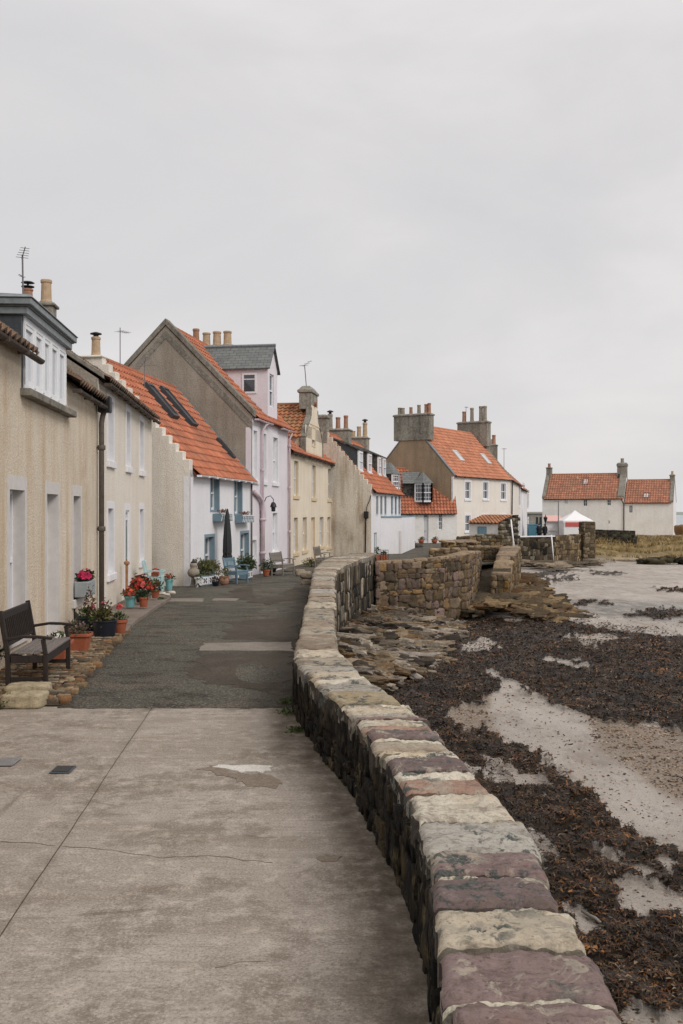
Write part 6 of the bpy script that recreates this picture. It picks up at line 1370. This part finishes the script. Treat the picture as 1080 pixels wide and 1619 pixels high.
# stone blocks by the bench
for (a, b, c, h, lab) in (((0, 1122), (63, 1122), .34, .16, 'pale sandstone block nearest the camera at the left edge'), ((6, 1107), (72, 1107), .30, .17, 'ochre stained sandstone block at the foot of the dark bench')):
    q = lay(a[0], a[1], .0); r = lay(b[0], b[1], .0); L_ = r.x - q.x; rb = random.Random(int(h * 1000)); mb = MB(); mb.stone((L_ / 2, c / 2, h / 2), (L_ / 2, .0, 0), (.01, c / 2, 0), (0, 0, h / 2), lin(164, 151, 126), rb, .07, STONE_HI)
    t = thing('stone_block', lab, 'stone block', (q.x, q.y, .0)); mb.build('stone', M['stone'], t, smooth=True)
# pots
def pot(label, loc, d, h, kind, mat, leaves=(), blooms=(), name='flower_pot', cat='flower pot', group=None, rz=0.0):
    t = thing(name, label, cat, loc, rz, group); r = d / 2; mb = MB()
    if kind == 'square': prof = [(r * .78, 0), (r * .95, h * .82), (r * .97, h * .83), (r * 1.1, h * .84), (r * 1.1, h), (r * .98, h), (r * .93, h * .86), (0, h * .86)]; mb.lathe(prof, 24, sq=9)
    elif kind == 'tub': mb.lathe([(r * .82, 0), (r * .98, h * .9), (r * 1.04, h * .92), (r * 1.04, h), (r * .95, h), (r * .92, h * .88), (0, h * .88)], 28)
    elif kind == 'bowl': mb.lathe([(r * .5, 0), (r * .85, h * .25), (r, h * .55), (r * .92, h * .85), (r * 1.0, h * .93), (r * .98, h), (r * .84, h), (r * .8, h * .85), (0, h * .85)], 24)
    else: mb.lathe([(r * .68, 0), (r * .9, h * .76), (r * 1.04, h * .78), (r * 1.04, h), (r * .93, h), (r * .88, h * .85), (0, h * .85)], 24)
    mb.build('pot', M[mat], t, smooth=False, bevel=.004)
    mb = MB(); mb.lathe([(r * .9, h * .86), (r * .5, h * .9), (0, h * .91)], 14, sq=9 if kind == 'square' else None); mb.build('soil', M['soil'], t)
    for i, (n, rr_, sz, pal, dz) in enumerate(leaves): plant_mesh(t, (0, 0, h * .9 + dz), rr_, n, sz, pal, seed=int(d * 1000) + i)
    for i, (n, rr_, sz, pal, dz) in enumerate(blooms): flowers(t, (0, 0, h * .9 + dz), rr_, n, sz, pal, int(d * 777) + i)
    return t
RED = [lin(168, 48, 40), lin(184, 62, 50)]; ORG = [lin(196, 94, 66), lin(188, 76, 54)]; PNK = [lin(186, 36, 80), lin(160, 26, 66)]; WHT = [lin(220, 214, 204)]; CORAL = [lin(208, 92, 88), lin(196, 76, 72)]
def gp(px, py, z): p = lay(px, py, z); return (p.x, p.y, z)
pot('square terracotta pot of white flowers half hidden behind the dark bench', gp(92, 1046, .05), .36, .30, 'square', 'terracotta', [(160, (.16, .16, .12), .05, GREEN, .02)], [(40, (.15, .15, .1), .03, WHT, .06)], rz=R(5))
pot('square terracotta pot of purple heather between the bench and the dark tubs', gp(125, 1028, .05), .36, .27, 'square', 'terracotta', [(420, (.2, .2, .16), .045, [lin(84, 82, 56), lin(104, 84, 72), lin(70, 74, 46), lin(120, 96, 90)], .0)], rz=R(5))
pot('dark navy tub of yellow green leaves in front', gp(166, 1006, .05), .42, .28, 'tub', 'darkpot', [(420, (.24, .22, .18), .07, OLIVE + GREEN[:2], .02), (120, (.16, .16, .3), .05, [lin(92, 66, 58), lin(84, 84, 50)], .1)], [(12, (.1, .12, .34), .03, [lin(140, 60, 70)], .1)])
pot('dark navy tub with tall reddish stems against the wall', gp(141, 1000, .05), .44, .28, 'tub', 'darkpot', [(420, (.24, .22, .22), .065, GREEN + [lin(100, 74, 58)], .0), (160, (.12, .12, .38), .05, [lin(84, 58, 52), lin(96, 80, 56)], .15)], [(14, (.14, .12, .36), .03, [lin(130, 52, 62)], .15)])
pot('small terracotta pot with one pink bloom beside the dark tubs', gp(190, 1000, .05), .26, .23, 'round', 'terracotta', [(220, (.15, .15, .14), .05, GREEN, .0)], [(9, (.05, .05, .05), .045, CORAL, .24)])
pot('turquoise pot of orange and red flowers nearest on the pavement', gp(206, 959.5, .085), .26, .25, 'round', 'turq', [(260, (.17, .17, .13), .06, GREEN, .02)], [(26, (.2, .18, .14), .045, ORG, .06), (14, (.2, .18, .14), .04, RED + CORAL, .06)])
pot('terracotta pot with dark leaves under the red flowers', gp(227, 959.5, .085), .22, .22, 'round', 'terracotta', [(260, (.17, .17, .14), .06, DKG, .0)])
pot('black pot carrying a tall mass of red and coral flowers', gp(224, 952, .085), .34, .26, 'round', 'darkpot', [(520, (.30, .26, .34), .075, GREEN + DKG, .06)], [(75, (.32, .28, .36), .05, RED, .08), (45, (.32, .28, .36), .05, ORG + CORAL, .1)])
pot('terracotta pot of red flowers beside the turquoise chair', gp(245.5, 945.5, .085), .22, .22, 'round', 'terracotta', [(300, (.18, .17, .2), .06, GREEN, .02)], [(22, (.14, .14, .24), .04, RED, .06)])
pot('turquoise pot of small red flowers at the cottage corner', gp(267.5, 933, .085), .22, .3, 'round', 'turq', [(120, (.14, .14, .14), .06, GREEN, .02)], [(16, (.14, .13, .14), .035, RED, .06)])
pot('slim turquoise pot in front of the pale chair leg', gp(253.5, 934, .085), .2, .28, 'round', 'turq', [(60, (.09, .09, .08), .05, GREEN, .0)])
for (px, py, s) in ((257, 941, .07), (264, 942.5, .06), (271, 940, .08)):
    q = gp(px, py, .09); rb = random.Random(px); mb = MB(); mb.stone((0, 0, s * .6), (s * 1.3, 0, 0), (0, s, 0), (0, 0, s * .6), lin(196, 188, 176), rb, .12, SOFT); t = thing('pebble', 'white rounded stone on the pavement by the turquoise chair', 'stone', q, 0, 'white stones by the chair'); mb.build('stone', M['stone'], t, smooth=True)
# window box on the ochre house
t = thing('window_box', 'grey wooden window box of pink cyclamen on the ochre house', 'window box', (H1.A.x + H1.eu.x * (hC[0] - .05), H1.A.y + H1.eu.y * (hC[0] - .05), .62), H1.th)
L_ = hC[2] - hC[0] + .1; mb = MB(); mb.box(0, -.27, 0, L_, -.03, .28); mb.build('box', M['plank'], t, bevel=.01)
for i in range(1, 4): pass
plant_mesh(t, (L_ / 2, -.15, .29), (L_ * .48, .14, .14), 340, .07, DKG, seed=5); flowers(t, (L_ / 2, -.15, .36), (L_ * .42, .13, .14), 46, .05, PNK, 4)
# white cottage front: planters, parasol, statue
def tile_planter(label, loc, rz, L, dp, h, leaves, blooms=(), group=None):
    t = thing('planter', label, 'planter', loc, rz, group); mb = MB(); mb.box(0, 0, 0, L, dp, h); mb.build('box', M['bluepaint'], t, bevel=.008)
    n = 2; m = MB(); k = MB(); w_ = (L - .06) / n
    for i in range(n):
        x0 = .03 + w_ * i + .015; x1 = x0 + w_ - .03; z0, z1 = .04, h - .04; m.box(x0, -.012, z0, x1, -.0, z1); cx, cz = (x0 + x1) / 2, (z0 + z1) / 2
        for q in range(4):
            a = math.pi / 4 + q * math.pi / 2; dx, dz = math.cos(a) * (x1 - x0) * .38, math.sin(a) * (z1 - z0) * .38; k.poly([(cx, -.016, cz), (cx + dx * .75 - dz * .32, -.016, cz + dz * .75 + dx * .32), (cx + dx * 1.1, -.016, cz + dz * 1.1), (cx + dx * .75 + dz * .32, -.016, cz + dz * .75 - dx * .32)])
    ti = m.build('tile', M['margin_w'], t); k.build('petal_pattern', M['iron'], ti)
    for i, (n_, rr_, sz, pal, c) in enumerate(leaves): plant_mesh(t, (c[0], c[1], h + c[2]), rr_, n_, sz, pal, seed=i + int(L * 100))
    for i, (n_, rr_, sz, pal, c) in enumerate(blooms): flowers(t, (c[0], c[1], h + c[2]), rr_, n_, sz, pal, i + 3)
    return t
q = gp(318, 927, -.11); tile_planter('tiled planter with big green shrubs by the cottage corner', q, H3.th - .25, .85, .3, .32, [(900, (.6, .3, .40), .075, GREEN + OLIVE, (.45, .15, .08)), (700, (.45, .28, .34), .07, OLIVE + [lin(122, 104, 56)], (.95, .2, .04))])
q = gp(391, 916, -.16); tile_planter('tiled planter of dark shrubs beyond the blue chair', q, H3.th, .8, .3, .3, [(800, (.5, .3, .36), .075, DKG + GREEN, (.35, .15, .1)), (600, (.45, .3, .3), .07, DKG + OLIVE[:1], (.9, .15, .05))], [(12, (.5, .25, .3), .035, [lin(150, 100, 96)], (.5, .1, .1))])
pot('round orange clay bowl beside the tiled planter', gp(354.5, 926, -.12), .32, .3, 'bowl', 'pot_red', [(200, (.18, .16, .26), .06, OLIVE, .0)])
pot('dark pot of deep red leaves between planter and clay bowl', gp(341, 927.5, -.11), .24, .16, 'round', 'darkpot', [(220, (.18, .16, .14), .05, [lin(74, 44, 40), lin(56, 48, 38)], .0)])
pot('black pot of dark leaves at the end of the pink house', gp(430, 909, -.28), .36, .28, 'round', 'darkpot', [(240, (.2, .18, .18), .06, DKG, .0)])
pot('terracotta pot of trailing leaves beside the dark shrubs', gp(421, 911, -.24), .3, .26, 'round', 'terracotta', [(420, (.26, .22, .34), .07, GREEN, .05)])
q = gp(491, 899, -.34); t = thing('shrub', 'low yellow green bush behind the sea wall', 'shrub', (q[0], q[1] + 1.5, -.34)); plant_mesh(t, (0, 0, .05), (.42, .35, .32), 420, .07, [lin(132, 122, 58), lin(110, 108, 52), lin(88, 92, 48)]); mb = MB(); mb.tube([(0, 0, -.02), (.02, 0, .3)], [.03, .012], 6); mb.build('stem', M['benchwood'], t)
for px, py, s in ((480, 912, .22), (474, 906, .16), (487, 915, .18), (489, 926, .2)):
    q = gp(px, py, -.30 if px < 482 else -.15); rb = random.Random(px); mb = MB(); mb.stone((0, 0, s * .45), (s * 1.2, .05, 0), (0, s * .8, 0), (0, 0, s * .5), mul(lin(150, 136, 118), .6 if px > 485 else 1), rb, .3, STONE); t = thing('loose_stone', {480: 'pale loose stone in front of the grey bench', 474: 'smallest pale loose stone beside the grey bench', 487: 'dark loose stone at the bend of the sea wall', 489: 'dark loose stone lying against the sea wall'}[px], 'stone', q); mb.build('stone', M['stone'], t, smooth=True)
q = gp(372, 911, -.16); t = thing('side_table', 'small blue wooden table with a planted tray beside the blue armchair', 'table', (q[0], q[1], -.17), R(66))
mb = MB()
for i in range(4): mb.box(0, .11 * i, .55, .75, .11 * i + .10, .58)
mb.build('table_top', M['bluepaint'], t, bevel=.005)
for x in (.05, .70):
    for y in (.04, .38): mb = MB(); mb.box(x - .025, y - .025, 0, x + .025, y + .025, .55); mb.build('leg', M['bluepaint'], t)
t2 = thing('plant_tray', 'tray of low green plants on the small blue table', 'planter', (q[0], q[1], .412), R(66)); mb = MB(); mb.box(.08, .08, 0, .7, .34, .1); mb.build('tray', M['pot_grey'], t2, bevel=.008); plant_mesh(t2, (.39, .2, .1), (.3, .13, .1), 200, .05, GREEN)
# closed parasol
q = at(359.5, 885, 33.6); t = thing('parasol', 'closed charcoal parasol standing against the white cottage', 'parasol', (q.x, q.y, -.15))
mb = MB(); mb.tube([(0, 0, 0), (0, 0, 2.42)], .022, 8); mb.lathe([(0, 2.47), (.03, 2.44), (.03, 2.40)], 8); mb.build('pole', M['benchwood'], t)
mb = MB(); n = 16; V = []; prof = [(.035, 2.40), (.065, 2.28), (.10, 1.9), (.125, 1.4), (.135, 1.0), (.125, .92), (.15, .84), (.11, .74)]
for r_, z in prof:
    for k in range(n * 2): a = math.pi * k / n; rr_ = r_ * (1 + (.16 if k % 4 < 2 else -.12) * min(1, (2.4 - z))); V.append((rr_ * math.cos(a), rr_ * math.sin(a), z))
Fc = [(i * 32 + k, i * 32 + (k + 1) % 32, (i + 1) * 32 + (k + 1) % 32, (i + 1) * 32 + k) for i in range(len(prof) - 1) for k in range(32)]; mb.add(V, [f[::-1] for f in Fc]); mb.build('canopy', M['canvas_d'], t, smooth=True)
mb = MB(); mb.lathe([(.128, .93), (.142, .95), (.142, .99), (.128, 1.01)], 20); mb.build('strap', M['iron'], t); mb = MB(); mb.lathe([(.22, 0), (.22, .05), (.05, .09), (.04, .3), (0, .3)], 18); mb.build('base', M['iron'], t)
# statue
q = gp(306, 928, -.10); t = thing('garden_statue', 'round grey stone ornament with a dark cap at the cottage corner', 'statue', q)
mb = MB(); mb.lathe([(.10, 0), (.11, .03), (.09, .06), (.07, .28), (.09, .30)], 16); mb.build('pedestal', M['stackstone'], t); mb = MB(); mb.lathe([(.06, .29), (.15, .34), (.19, .43), (.16, .53), (.09, .58), (.10, .62), (.115, .67), (.09, .73), (0, .76)], 18); mb.build('body', M['pot_grey'], t, smooth=True); mb = MB(); mb.lathe([(.085, .74), (.07, .78), (.035, .80), (.04, .84), (0, .87)], 12); mb.build('cap', M['iron'], t, smooth=True)
def m_speck():
    n = NT('black and white glaze', .4, .4); n.base(n.mix(n.ramp(n.noise(16, 2, .5), [(.50, 0.0), (.53, 1.0)]), lin(210, 210, 206), lin(44, 44, 46))); return n.m
M['speck'] = m_speck(); q = gp(314, 928.5, -.10); pot('black and white speckled pot beside the stone ornament', q, .26, .32, 'round', 'speck', [(60, (.1, .1, .1), .05, GREEN, .0)])
# plants in pots further on
for px, lab in ((597, 'terracotta trough of spiky green leaves before the porch'), (607.5, 'terracotta trough in a wire rack before the porch')):
    q = at(px, 885, 52); t = thing('flower_trough', lab, 'planter', (q.x - .17, q.y, -.34), R(10)); mb = MB(); mb.box(0, 0, 0, .34, .28, .30); mb.build('trough', M['terracotta'], t, bevel=.012); plant_mesh(t, (.17, .14, .3), (.16, .14, .34 if px < 600 else .12), 160, .09, [lin(92, 100, 76), lin(76, 88, 60)])
    if px > 600: mb = MB(); [mb.tube([(x, -.03, 0), (x, -.03, .55)], .012, 5) for x in (-.02, .12, .26, .38)]; mb.tube([(-.02, -.03, .55), (.38, -.03, .55)], .014, 5); mb.build('rack', M['iron'], t)
for px, lab in ((666, 'plant pot left of the white door of the low cottage'), (687, 'plant pot under the small paned window of the low cottage')):
    q = at(px, 861, 78.4); pot(lab, (q.x, q.y, -.28), .46, .34, 'bowl', 'terracotta', [(140, (.26, .24, .2), .09, [lin(96, 84, 70), lin(74, 76, 54)], .0)])
q = at(654, 868, 70.5); mb = MB(); rb = random.Random(8); 
for i in range(4): mb.stone((i * .28 - .4, (i % 2) * .3, .14), (.22, 0, 0), (0, .2, 0), (0, 0, .2 - .03 * i), lin(84, 82, 76), rb, .2)
t = thing('rockery', 'dark stones with planting at the foot of the white porch', 'rockery', (q.x, q.y, -.33)); mb.build('stones', M['stone'], t, smooth=True); plant_mesh(t, (-.1, 0, .25), (.4, .3, .2), 120, .1, DKG)
q = at(733.5, 876, 52.6); t = thing('dustbin', 'black dustbin with a domed lid behind the rubble walls', 'bin', (q.x, q.y, -.34)); mb = MB(); mb.lathe([(.22, 0), (.26, .5), (.27, .52)], 20); mb.build('body', M['darkpot'], t); mb = MB(); mb.lathe([(.29, .50), (.29, .54), (.25, .58), (.12, .64), (0, .66)], 20); mb.build('lid', M['lead_d'], t, smooth=True)
# shed
r_ = R(-35); es = Vector((math.cos(r_), math.sin(r_))); cs = at(789, 830, 64).xy; As = cs - es * 2.14
HS = House('tiled_shed', 'small whitewashed shed with a mossy pantile roof and a pale blue hatch', tuple(As), tuple(cs), 'shed')
mb = MB(); hh = HS.hole(755, 832.5, 769.5, 848)
us = [0, hh[0], hh[2], HS.L]; 
for a, b in zip(us, us[1:]):
    for c, e in ((-.6, hh[1]), (hh[1], hh[3]), (hh[3], 1.46)):
        if a == hh[0] and c == hh[1]: continue
        mb.quad((a, 0, c), (b, 0, c), (b, 0, e), (a, 0, e))
mb.quad((0, 2.2, -.6), (0, 0, -.6), (0, 0, 1.46), (0, 2.2, 1.86)); mb.quad((HS.L, 2.2, -.6), (0, 2.2, -.6), (0, 2.2, 1.86), (HS.L, 2.2, 1.86)); mb.build('wall', M['rubblewhite'], HS.o)
mb = MB(); mb.box(hh[0], .05, hh[1], hh[2], .08, hh[3]); [mb.box(hh[0] + (hh[2] - hh[0]) * i / 4 - .006, .045, hh[1], hh[0] + (hh[2] - hh[0]) * i / 4 + .006, .05, hh[3]) for i in (1, 2, 3)]; mb.build('hatch', M['skyblue'], HS.o)
mb = MB(); pantiles(mb, -.08, HS.L + .03, -.14, 1.46, 2.3, 1.97, .25, .36, 5); mb.quad((-.08, -.1, 1.42), (HS.L, -.1, 1.42), (HS.L, 2.3, 1.9), (-.08, 2.3, 1.9)); uvfill(mb); mb.build('roof', M['tile_old'], HS.o)
mb = MB(); rq = random.Random(12); pal = [lin(70, 64, 54), lin(46, 44, 40), lin(108, 100, 86), lin(134, 126, 110), lin(90, 78, 58)]
for zc in frange(-1.2, 1.9, .19):
    v = -.12
    while v < 2.35:
        wd = rq.uniform(.2, .5); top = 1.50 + .19 * (v + wd / 2); ln = HS.L + .10 + max(0, (1.2 - zc)) * .10
        if zc < top: mb.stone((ln + rq.uniform(-.02, .03), v + wd / 2, min(zc, top)), (.14, 0, 0), (0, wd / 2 * .97, 0), (0, 0, .097), mul(rq.choice(pal), rq.uniform(.75, 1.15)), rq, .2)
        v += wd
mb.build('stone_gable', M['stone'], HS.o, smooth=True)
mb = MB(); mb.prism([(-.02, -1.4), (2.25, -1.4), (2.25, 1.85), (-.02, 1.45)], 'x', HS.L - .02, HS.L + .12); mb.build('gable_core', M['core'], HS.o)
# poles and rail
def post(name, label, cat, a, b, r, mat, extra=None):
    t = thing(name, label, cat, tuple(b)); mb = MB(); a = Vector(a) - Vector(b); mb.tube([(0, 0, -.3), a], r, 8); mb.lathe([(r, 0), (r * .6, .03), (0, .04)], 8, tuple(a)); mb.build('post', M[mat], t, smooth=True); return t
post('white_post', 'leaning white pole beside the dark stone end of the shed', 'post', at(808, 822, 58), at(814, 868, 57.5), .04, 'upvc')
post('white_post', 'white post on the beach face of the blackened sea wall', 'post', at(872, 846, 92.6), at(875.5, 883, 92.2), .06, 'upvc')
mb = MB(); a = Vector((15.3, 91.6, -.08)); b = Vector((19.9, 93.5, -.06)); mb.beam(a, b, .6, .10); o = mb.build('painted_coping', M['upvc']); tag(o, 'white painted coping strip along the blackened sea wall', 'coping', kind='thing')
q = at(883, 846, 99); t = thing('flagpole', 'thin grey pole in front of the larger far white house', 'pole', (q.x, q.y, -.6)); mb = MB(); top = CAMZ + (CY - 792) / F * 99 + .6; mb.tube([(0, 0, 0), (0, 0, top)], .05, 8); mb.tube([(-.5, 0, top - .05), (.05, 0, top - .05)], .02, 6); mb.build('pole', M['alu'], t)
q = at(862.5, 846, 99.5); t = thing('street_lamp', 'black lantern lamp post beside the two people in dark clothes', 'street lamp', (q.x, q.y, -.6)); mb = MB(); zt = CAMZ - (819 - CY) / F * 99.5 + .6; mb.lathe([(.12, 0), (.1, .3), (.05, .36), (.05, zt - .45), (.09, zt - .42)], 12); mb.build('post', M['iron'], t); mb = MB(); mb.lathe([(.09, zt - .42), (.2, zt - .02), (.24, zt), (.08, zt + .16), (.03, zt + .22), (.03, zt + .35), (0, zt + .36)], 8); mb.build('lantern', M['iron'], t)
# market tent and stall
q = at(909, 846, 106); t = thing('market_tent', 'white peaked market tent with a red banner in front of the far house', 'tent', (q.x, q.y, -.75)); h = 1.58; ze_ = 1.94; zp_ = CAMZ - (806.5 - CY) / F * 106 + .75
mb = MB(); C4 = [(-h, -h), (h, -h), (h, h), (-h, h)]
for (x0, y0), (x1, y1) in zip(C4, C4[1:] + C4[:1]):
    mb.add([(x0, y0, ze_ + .12), (x1, y1, ze_ + .12), ((x0 + x1) * .18, (y0 + y1) * .18, zp_ - .25), (0, 0, zp_)], [(0, 1, 2), (2, 3, 0)]) if False else mb.add([(x0, y0, ze_ + .1), (x1, y1, ze_ + .1), (x1 * .3, y1 * .3, zp_ - .42), (x0 * .3, y0 * .3, zp_ - .42), (0, 0, zp_)], [(0, 1, 2, 3), (3, 2, 4)])
    mb.quad((x0, y0, ze_ - .12), (x1, y1, ze_ - .12), (x1, y1, ze_ + .1), (x0, y0, ze_ + .1))
mb.build('canopy', M['tentcloth'], t)
for x, y in C4: mb = MB(); mb.tube([(x * .97, y * .97, 0), (x * .97, y * .97, ze_)], .035, 6); mb.build('leg', M['alu'], t)
mb = MB(); mb.box(-h, -h + .03, .0, h * .45, -h + .05, ze_ - .1); mb.box(-h + .02, -h, 0, -h + .04, h, ze_ - .1); mb.box(-h, h - .04, 0, h, h - .02, ze_ - .1); mb.build('side_wall', M['tentcloth'], t); mb = MB(); mb.box(-1.35, -h - .03, ze_ - .52, .30, -h, ze_ - .06); mb.build('banner', M['redcloth'], t)
q = at(875, 846, 108); t = thing('market_stall', 'white sided stall with a faded pink awning left of the market tent', 'stall', (q.x, q.y, -.75)); mb = MB(); mb.box(-.9, -.8, 0, .85, .8, 1.9); mb.build('side_wall', M['tentcloth'], t); mb = MB(); mb.prism([(-1.1, 1.92), (.9, 2.5), (.9, 2.58), (-1.1, 2.0)], 'x', -1.0, .9); mb.build('awning', M['pinkcloth'], t); mb = MB(); mb.box(-.7, -.86, .9, .6, -.8, .96); mb.build('counter', M['margin_g'], t)
# people
def skin(name, joints, edges, rad, mat, par, lv=2):
    me = bpy.data.meshes.new(name); me.from_pydata(joints, edges, []); o = bpy.data.objects.new(name, me); COL.objects.link(o); o.parent = par
    sk = o.modifiers.new('skin', 'SKIN'); 
    if not me.skin_vertices: bpy.context.view_layer.objects.active = o
    if me.skin_vertices:
        for v, r in zip(me.skin_vertices[0].data, rad): v.radius = (r, r) if not isinstance(r, tuple) else r
        me.skin_vertices[0].data[0].use_root = True
    s = o.modifiers.new('sub', 'SUBSURF'); s.levels = lv; s.render_levels = lv; me.materials.append(M[mat]); return o
def person(label, loc, rz, h=1.72, arm=0.0, bag=False):
    t = thing('person', label, 'person', loc, rz); s = h / 1.72
    J = [(0, 0, .92), (0, 0, 1.15), (0, 0, 1.38), (0, -.01, 1.48), (0, -.02, 1.58), (0, -.015, 1.66), (.18, 0, 1.38), (.23, .02, 1.12), (.21, -.10 - arm, .90), (.20, -.15 - arm, .82), (-.18, 0, 1.38), (-.23, .02, 1.12), (-.21, -.10, .90), (-.20, -.15, .82), (.09, 0, .88), (.10, -.02, .48), (.10, .02, .08), (.11, -.13, .04), (-.09, 0, .88), (-.10, .03, .48), (-.10, .06, .08), (-.11, -.09, .04)]
    E = [(0, 1), (1, 2), (2, 3), (3, 4), (4, 5), (2, 6), (6, 7), (7, 8), (8, 9), (2, 10), (10, 11), (11, 12), (12, 13), (0, 14), (14, 15), (15, 16), (16, 17), (0, 18), (18, 19), (19, 20), (20, 21)]
    Rd = [.13, .12, .13, .055, .085, .075, .06, .048, .036, .03, .06, .048, .036, .03, .085, .058, .042, .04, .085, .058, .042, .04]
    sc = lambda J_: [tuple(c * s for c in p) for p in J_]
    skin('body', sc(J), E, [r * s for r in Rd], 'skin', t)
    skin('coat', sc([J[0], J[1], J[2], (0, 0, 1.45), J[6], J[7], J[8], J[10], J[11], J[12], (0, 0, .74)]), [(0, 1), (1, 2), (2, 3), (2, 4), (4, 5), (5, 6), (2, 7), (7, 8), (8, 9), (0, 10)], [r * s for r in (.27, .25, .26, .11, .14, .11, .085, .14, .11, .085, .27)], 'dark', t)
    skin('trousers', sc([(0, 0, .9), J[14], J[15], J[16], J[18], J[19], J[20]]), [(0, 1), (1, 2), (2, 3), (0, 4), (4, 5), (5, 6)], [r * s for r in (.2, .15, .11, .095, .15, .11, .095)], 'dark', t)
    mb = MB(); mb.stone((0, .02, 1.655 * s), (.088 * s, 0, 0), (0, .10 * s, 0), (0, 0, .085 * s), None, random.Random(2), .06, SOFT); mb.build('hair', M['hair'], t, smooth=True)
    mb = MB()
    for sgn in (1, -1): mb.stone((.11 * sgn * s, -.08 * s, .035 * s), (.045 * s, 0, 0), (0, .13 * s, 0), (0, 0, .045 * s), None, random.Random(3), .03, SOFT)
    mb.build('shoes', M['iron'], t, smooth=True); return t
q = at(852.5, 847, 103); person('person in dark coat standing nearest the blue container by the sea wall', (q.x, q.y, -.62), R(200), 1.62)
q = at(861.5, 847, 103.6); person('person in dark coat standing under the black lantern by the sea wall', (q.x, q.y, -.62), R(140), 1.55, .06)
q = at(846, 835, 112); t = thing('container', 'bright blue container in the gap before the far houses', 'container', (q.x, q.y, -.7)); mb = MB(); mb.box(-.7, 0, 0, .6, 1.0, 1.45); [mb.box(-.7 + i * .26, -.03, .1, -.66 + i * .26, 0, 1.4) for i in range(6)]; mb.box(-.74, -.05, 1.45, .64, 1.05, 1.52); mb.build('body', M['bluebox'], t)
q = at(846, 830, 175); t = thing('pier_building', 'low grey pier building with dark doorways in the gap to the sea', 'building', (q.x, q.y, -2)); mb = MB(); zt = 2.2 - (812.5 - CY) / F * 175 + 2; mb.box(-3, 0, -1, 3.2, 4, zt); mb.build('wall', M['stackstone'], t); mb = MB(); mb.box(-3.2, -.2, zt, 3.4, 4.2, zt + .25); mb.build('roof', M['pot_grey'], t)
for x in (.35, 1.0): mb = MB(); mb.box(x - .18, -.06, .2, x + .18, .0, zt - .55); mb.build('door', M['iron'], t)
# driftwood, covers, weeds
q = trace([(920, 1440), (964, 1470), (845, 1300)])
zz = lambda p: beach_z(p[0], p[1])[0]
mb = MB(); mb.tube([(0, 0, .03), ((q[1][0] - q[0][0]) * .5, (q[1][1] - q[0][1]) * .5, .05), (q[1][0] - q[0][0], q[1][1] - q[0][1], .03)], [.012, .018, .010], 7); t = thing('driftwood', 'bare driftwood stick lying on the pale sand patch beside the wall', 'driftwood', (q[0][0], q[0][1], zz(q[0]))); mb.build('stick', M['benchgrey'], t, smooth=True)
q = gp(1004, 862, -1.0); q = at(1003, 866, 110); post('timber_post', 'leaning dark timber post in the tawny grass bank', 'post', at(1007, 848, 110), tuple(q), .12, 'benchwood')
c0 = gp(77, 1225, 0); c1 = gp(105, 1216, 0); L_ = .17; t = thing('access_cover', 'small dark iron cover set in the concrete', 'cover', (c0[0], c0[1], .008)); mb = MB(); mb.box(0, 0, 0, .175, .23, .012); mb.build('plate', M['lead_d'], t, bevel=.006); mb = MB(); mb.box(.02, .02, .012, .155, .21, .016); mb.build('panel', M['iron'], t)
c0 = gp(-14, 1213, 0); t = thing('access_cover', 'pale grey metal cover cut by the left edge of the photo', 'cover', (c0[0], c0[1], .008)); mb = MB(); mb.box(0, 0, 0, .18, .26, .012); mb.build('plate', M['alu'], t, bevel=.006)
def weed(label, loc, r, n, sz, pal, seed): t = thing('weed', label, 'weed', loc); plant_mesh(t, (0, 0, 0), r, n, sz, pal, seed=seed); return t
q = gp(6, 1122, 0); weed('green weed growing at the left edge beside the pale stone block', (q[0], q[1] + .05, 0), (.18, .12, .12), 160, .05, GREEN, 1)
q = lay(12, 1052, .25); weed('dark weed rooted in the foot of the ochre house behind the bench', (xwall(13.4) + .03, 13.4, .28), (.08, .14, .08), 90, .05, DKG, 2)
for i, (px, py, r_, lab) in enumerate(((455, 1112, .12, 'bright green moss tuft where asphalt meets the sea wall'), (452, 1128, .10, 'small green moss tuft at the corner of the concrete by the sea wall'), (468, 1158, .1, 'flat green moss tuft below the dark face of the sea wall'), (255, 948, .12, 'green moss growing along the pavement kerb'))):
    q = gp(px, py, 0.0 if px > 300 else .02); weed(lab, q, (r_, r_ * 1.6, r_ * .5), 200, .03, [lin(62, 80, 34), lin(80, 96, 44)], 4 + i)
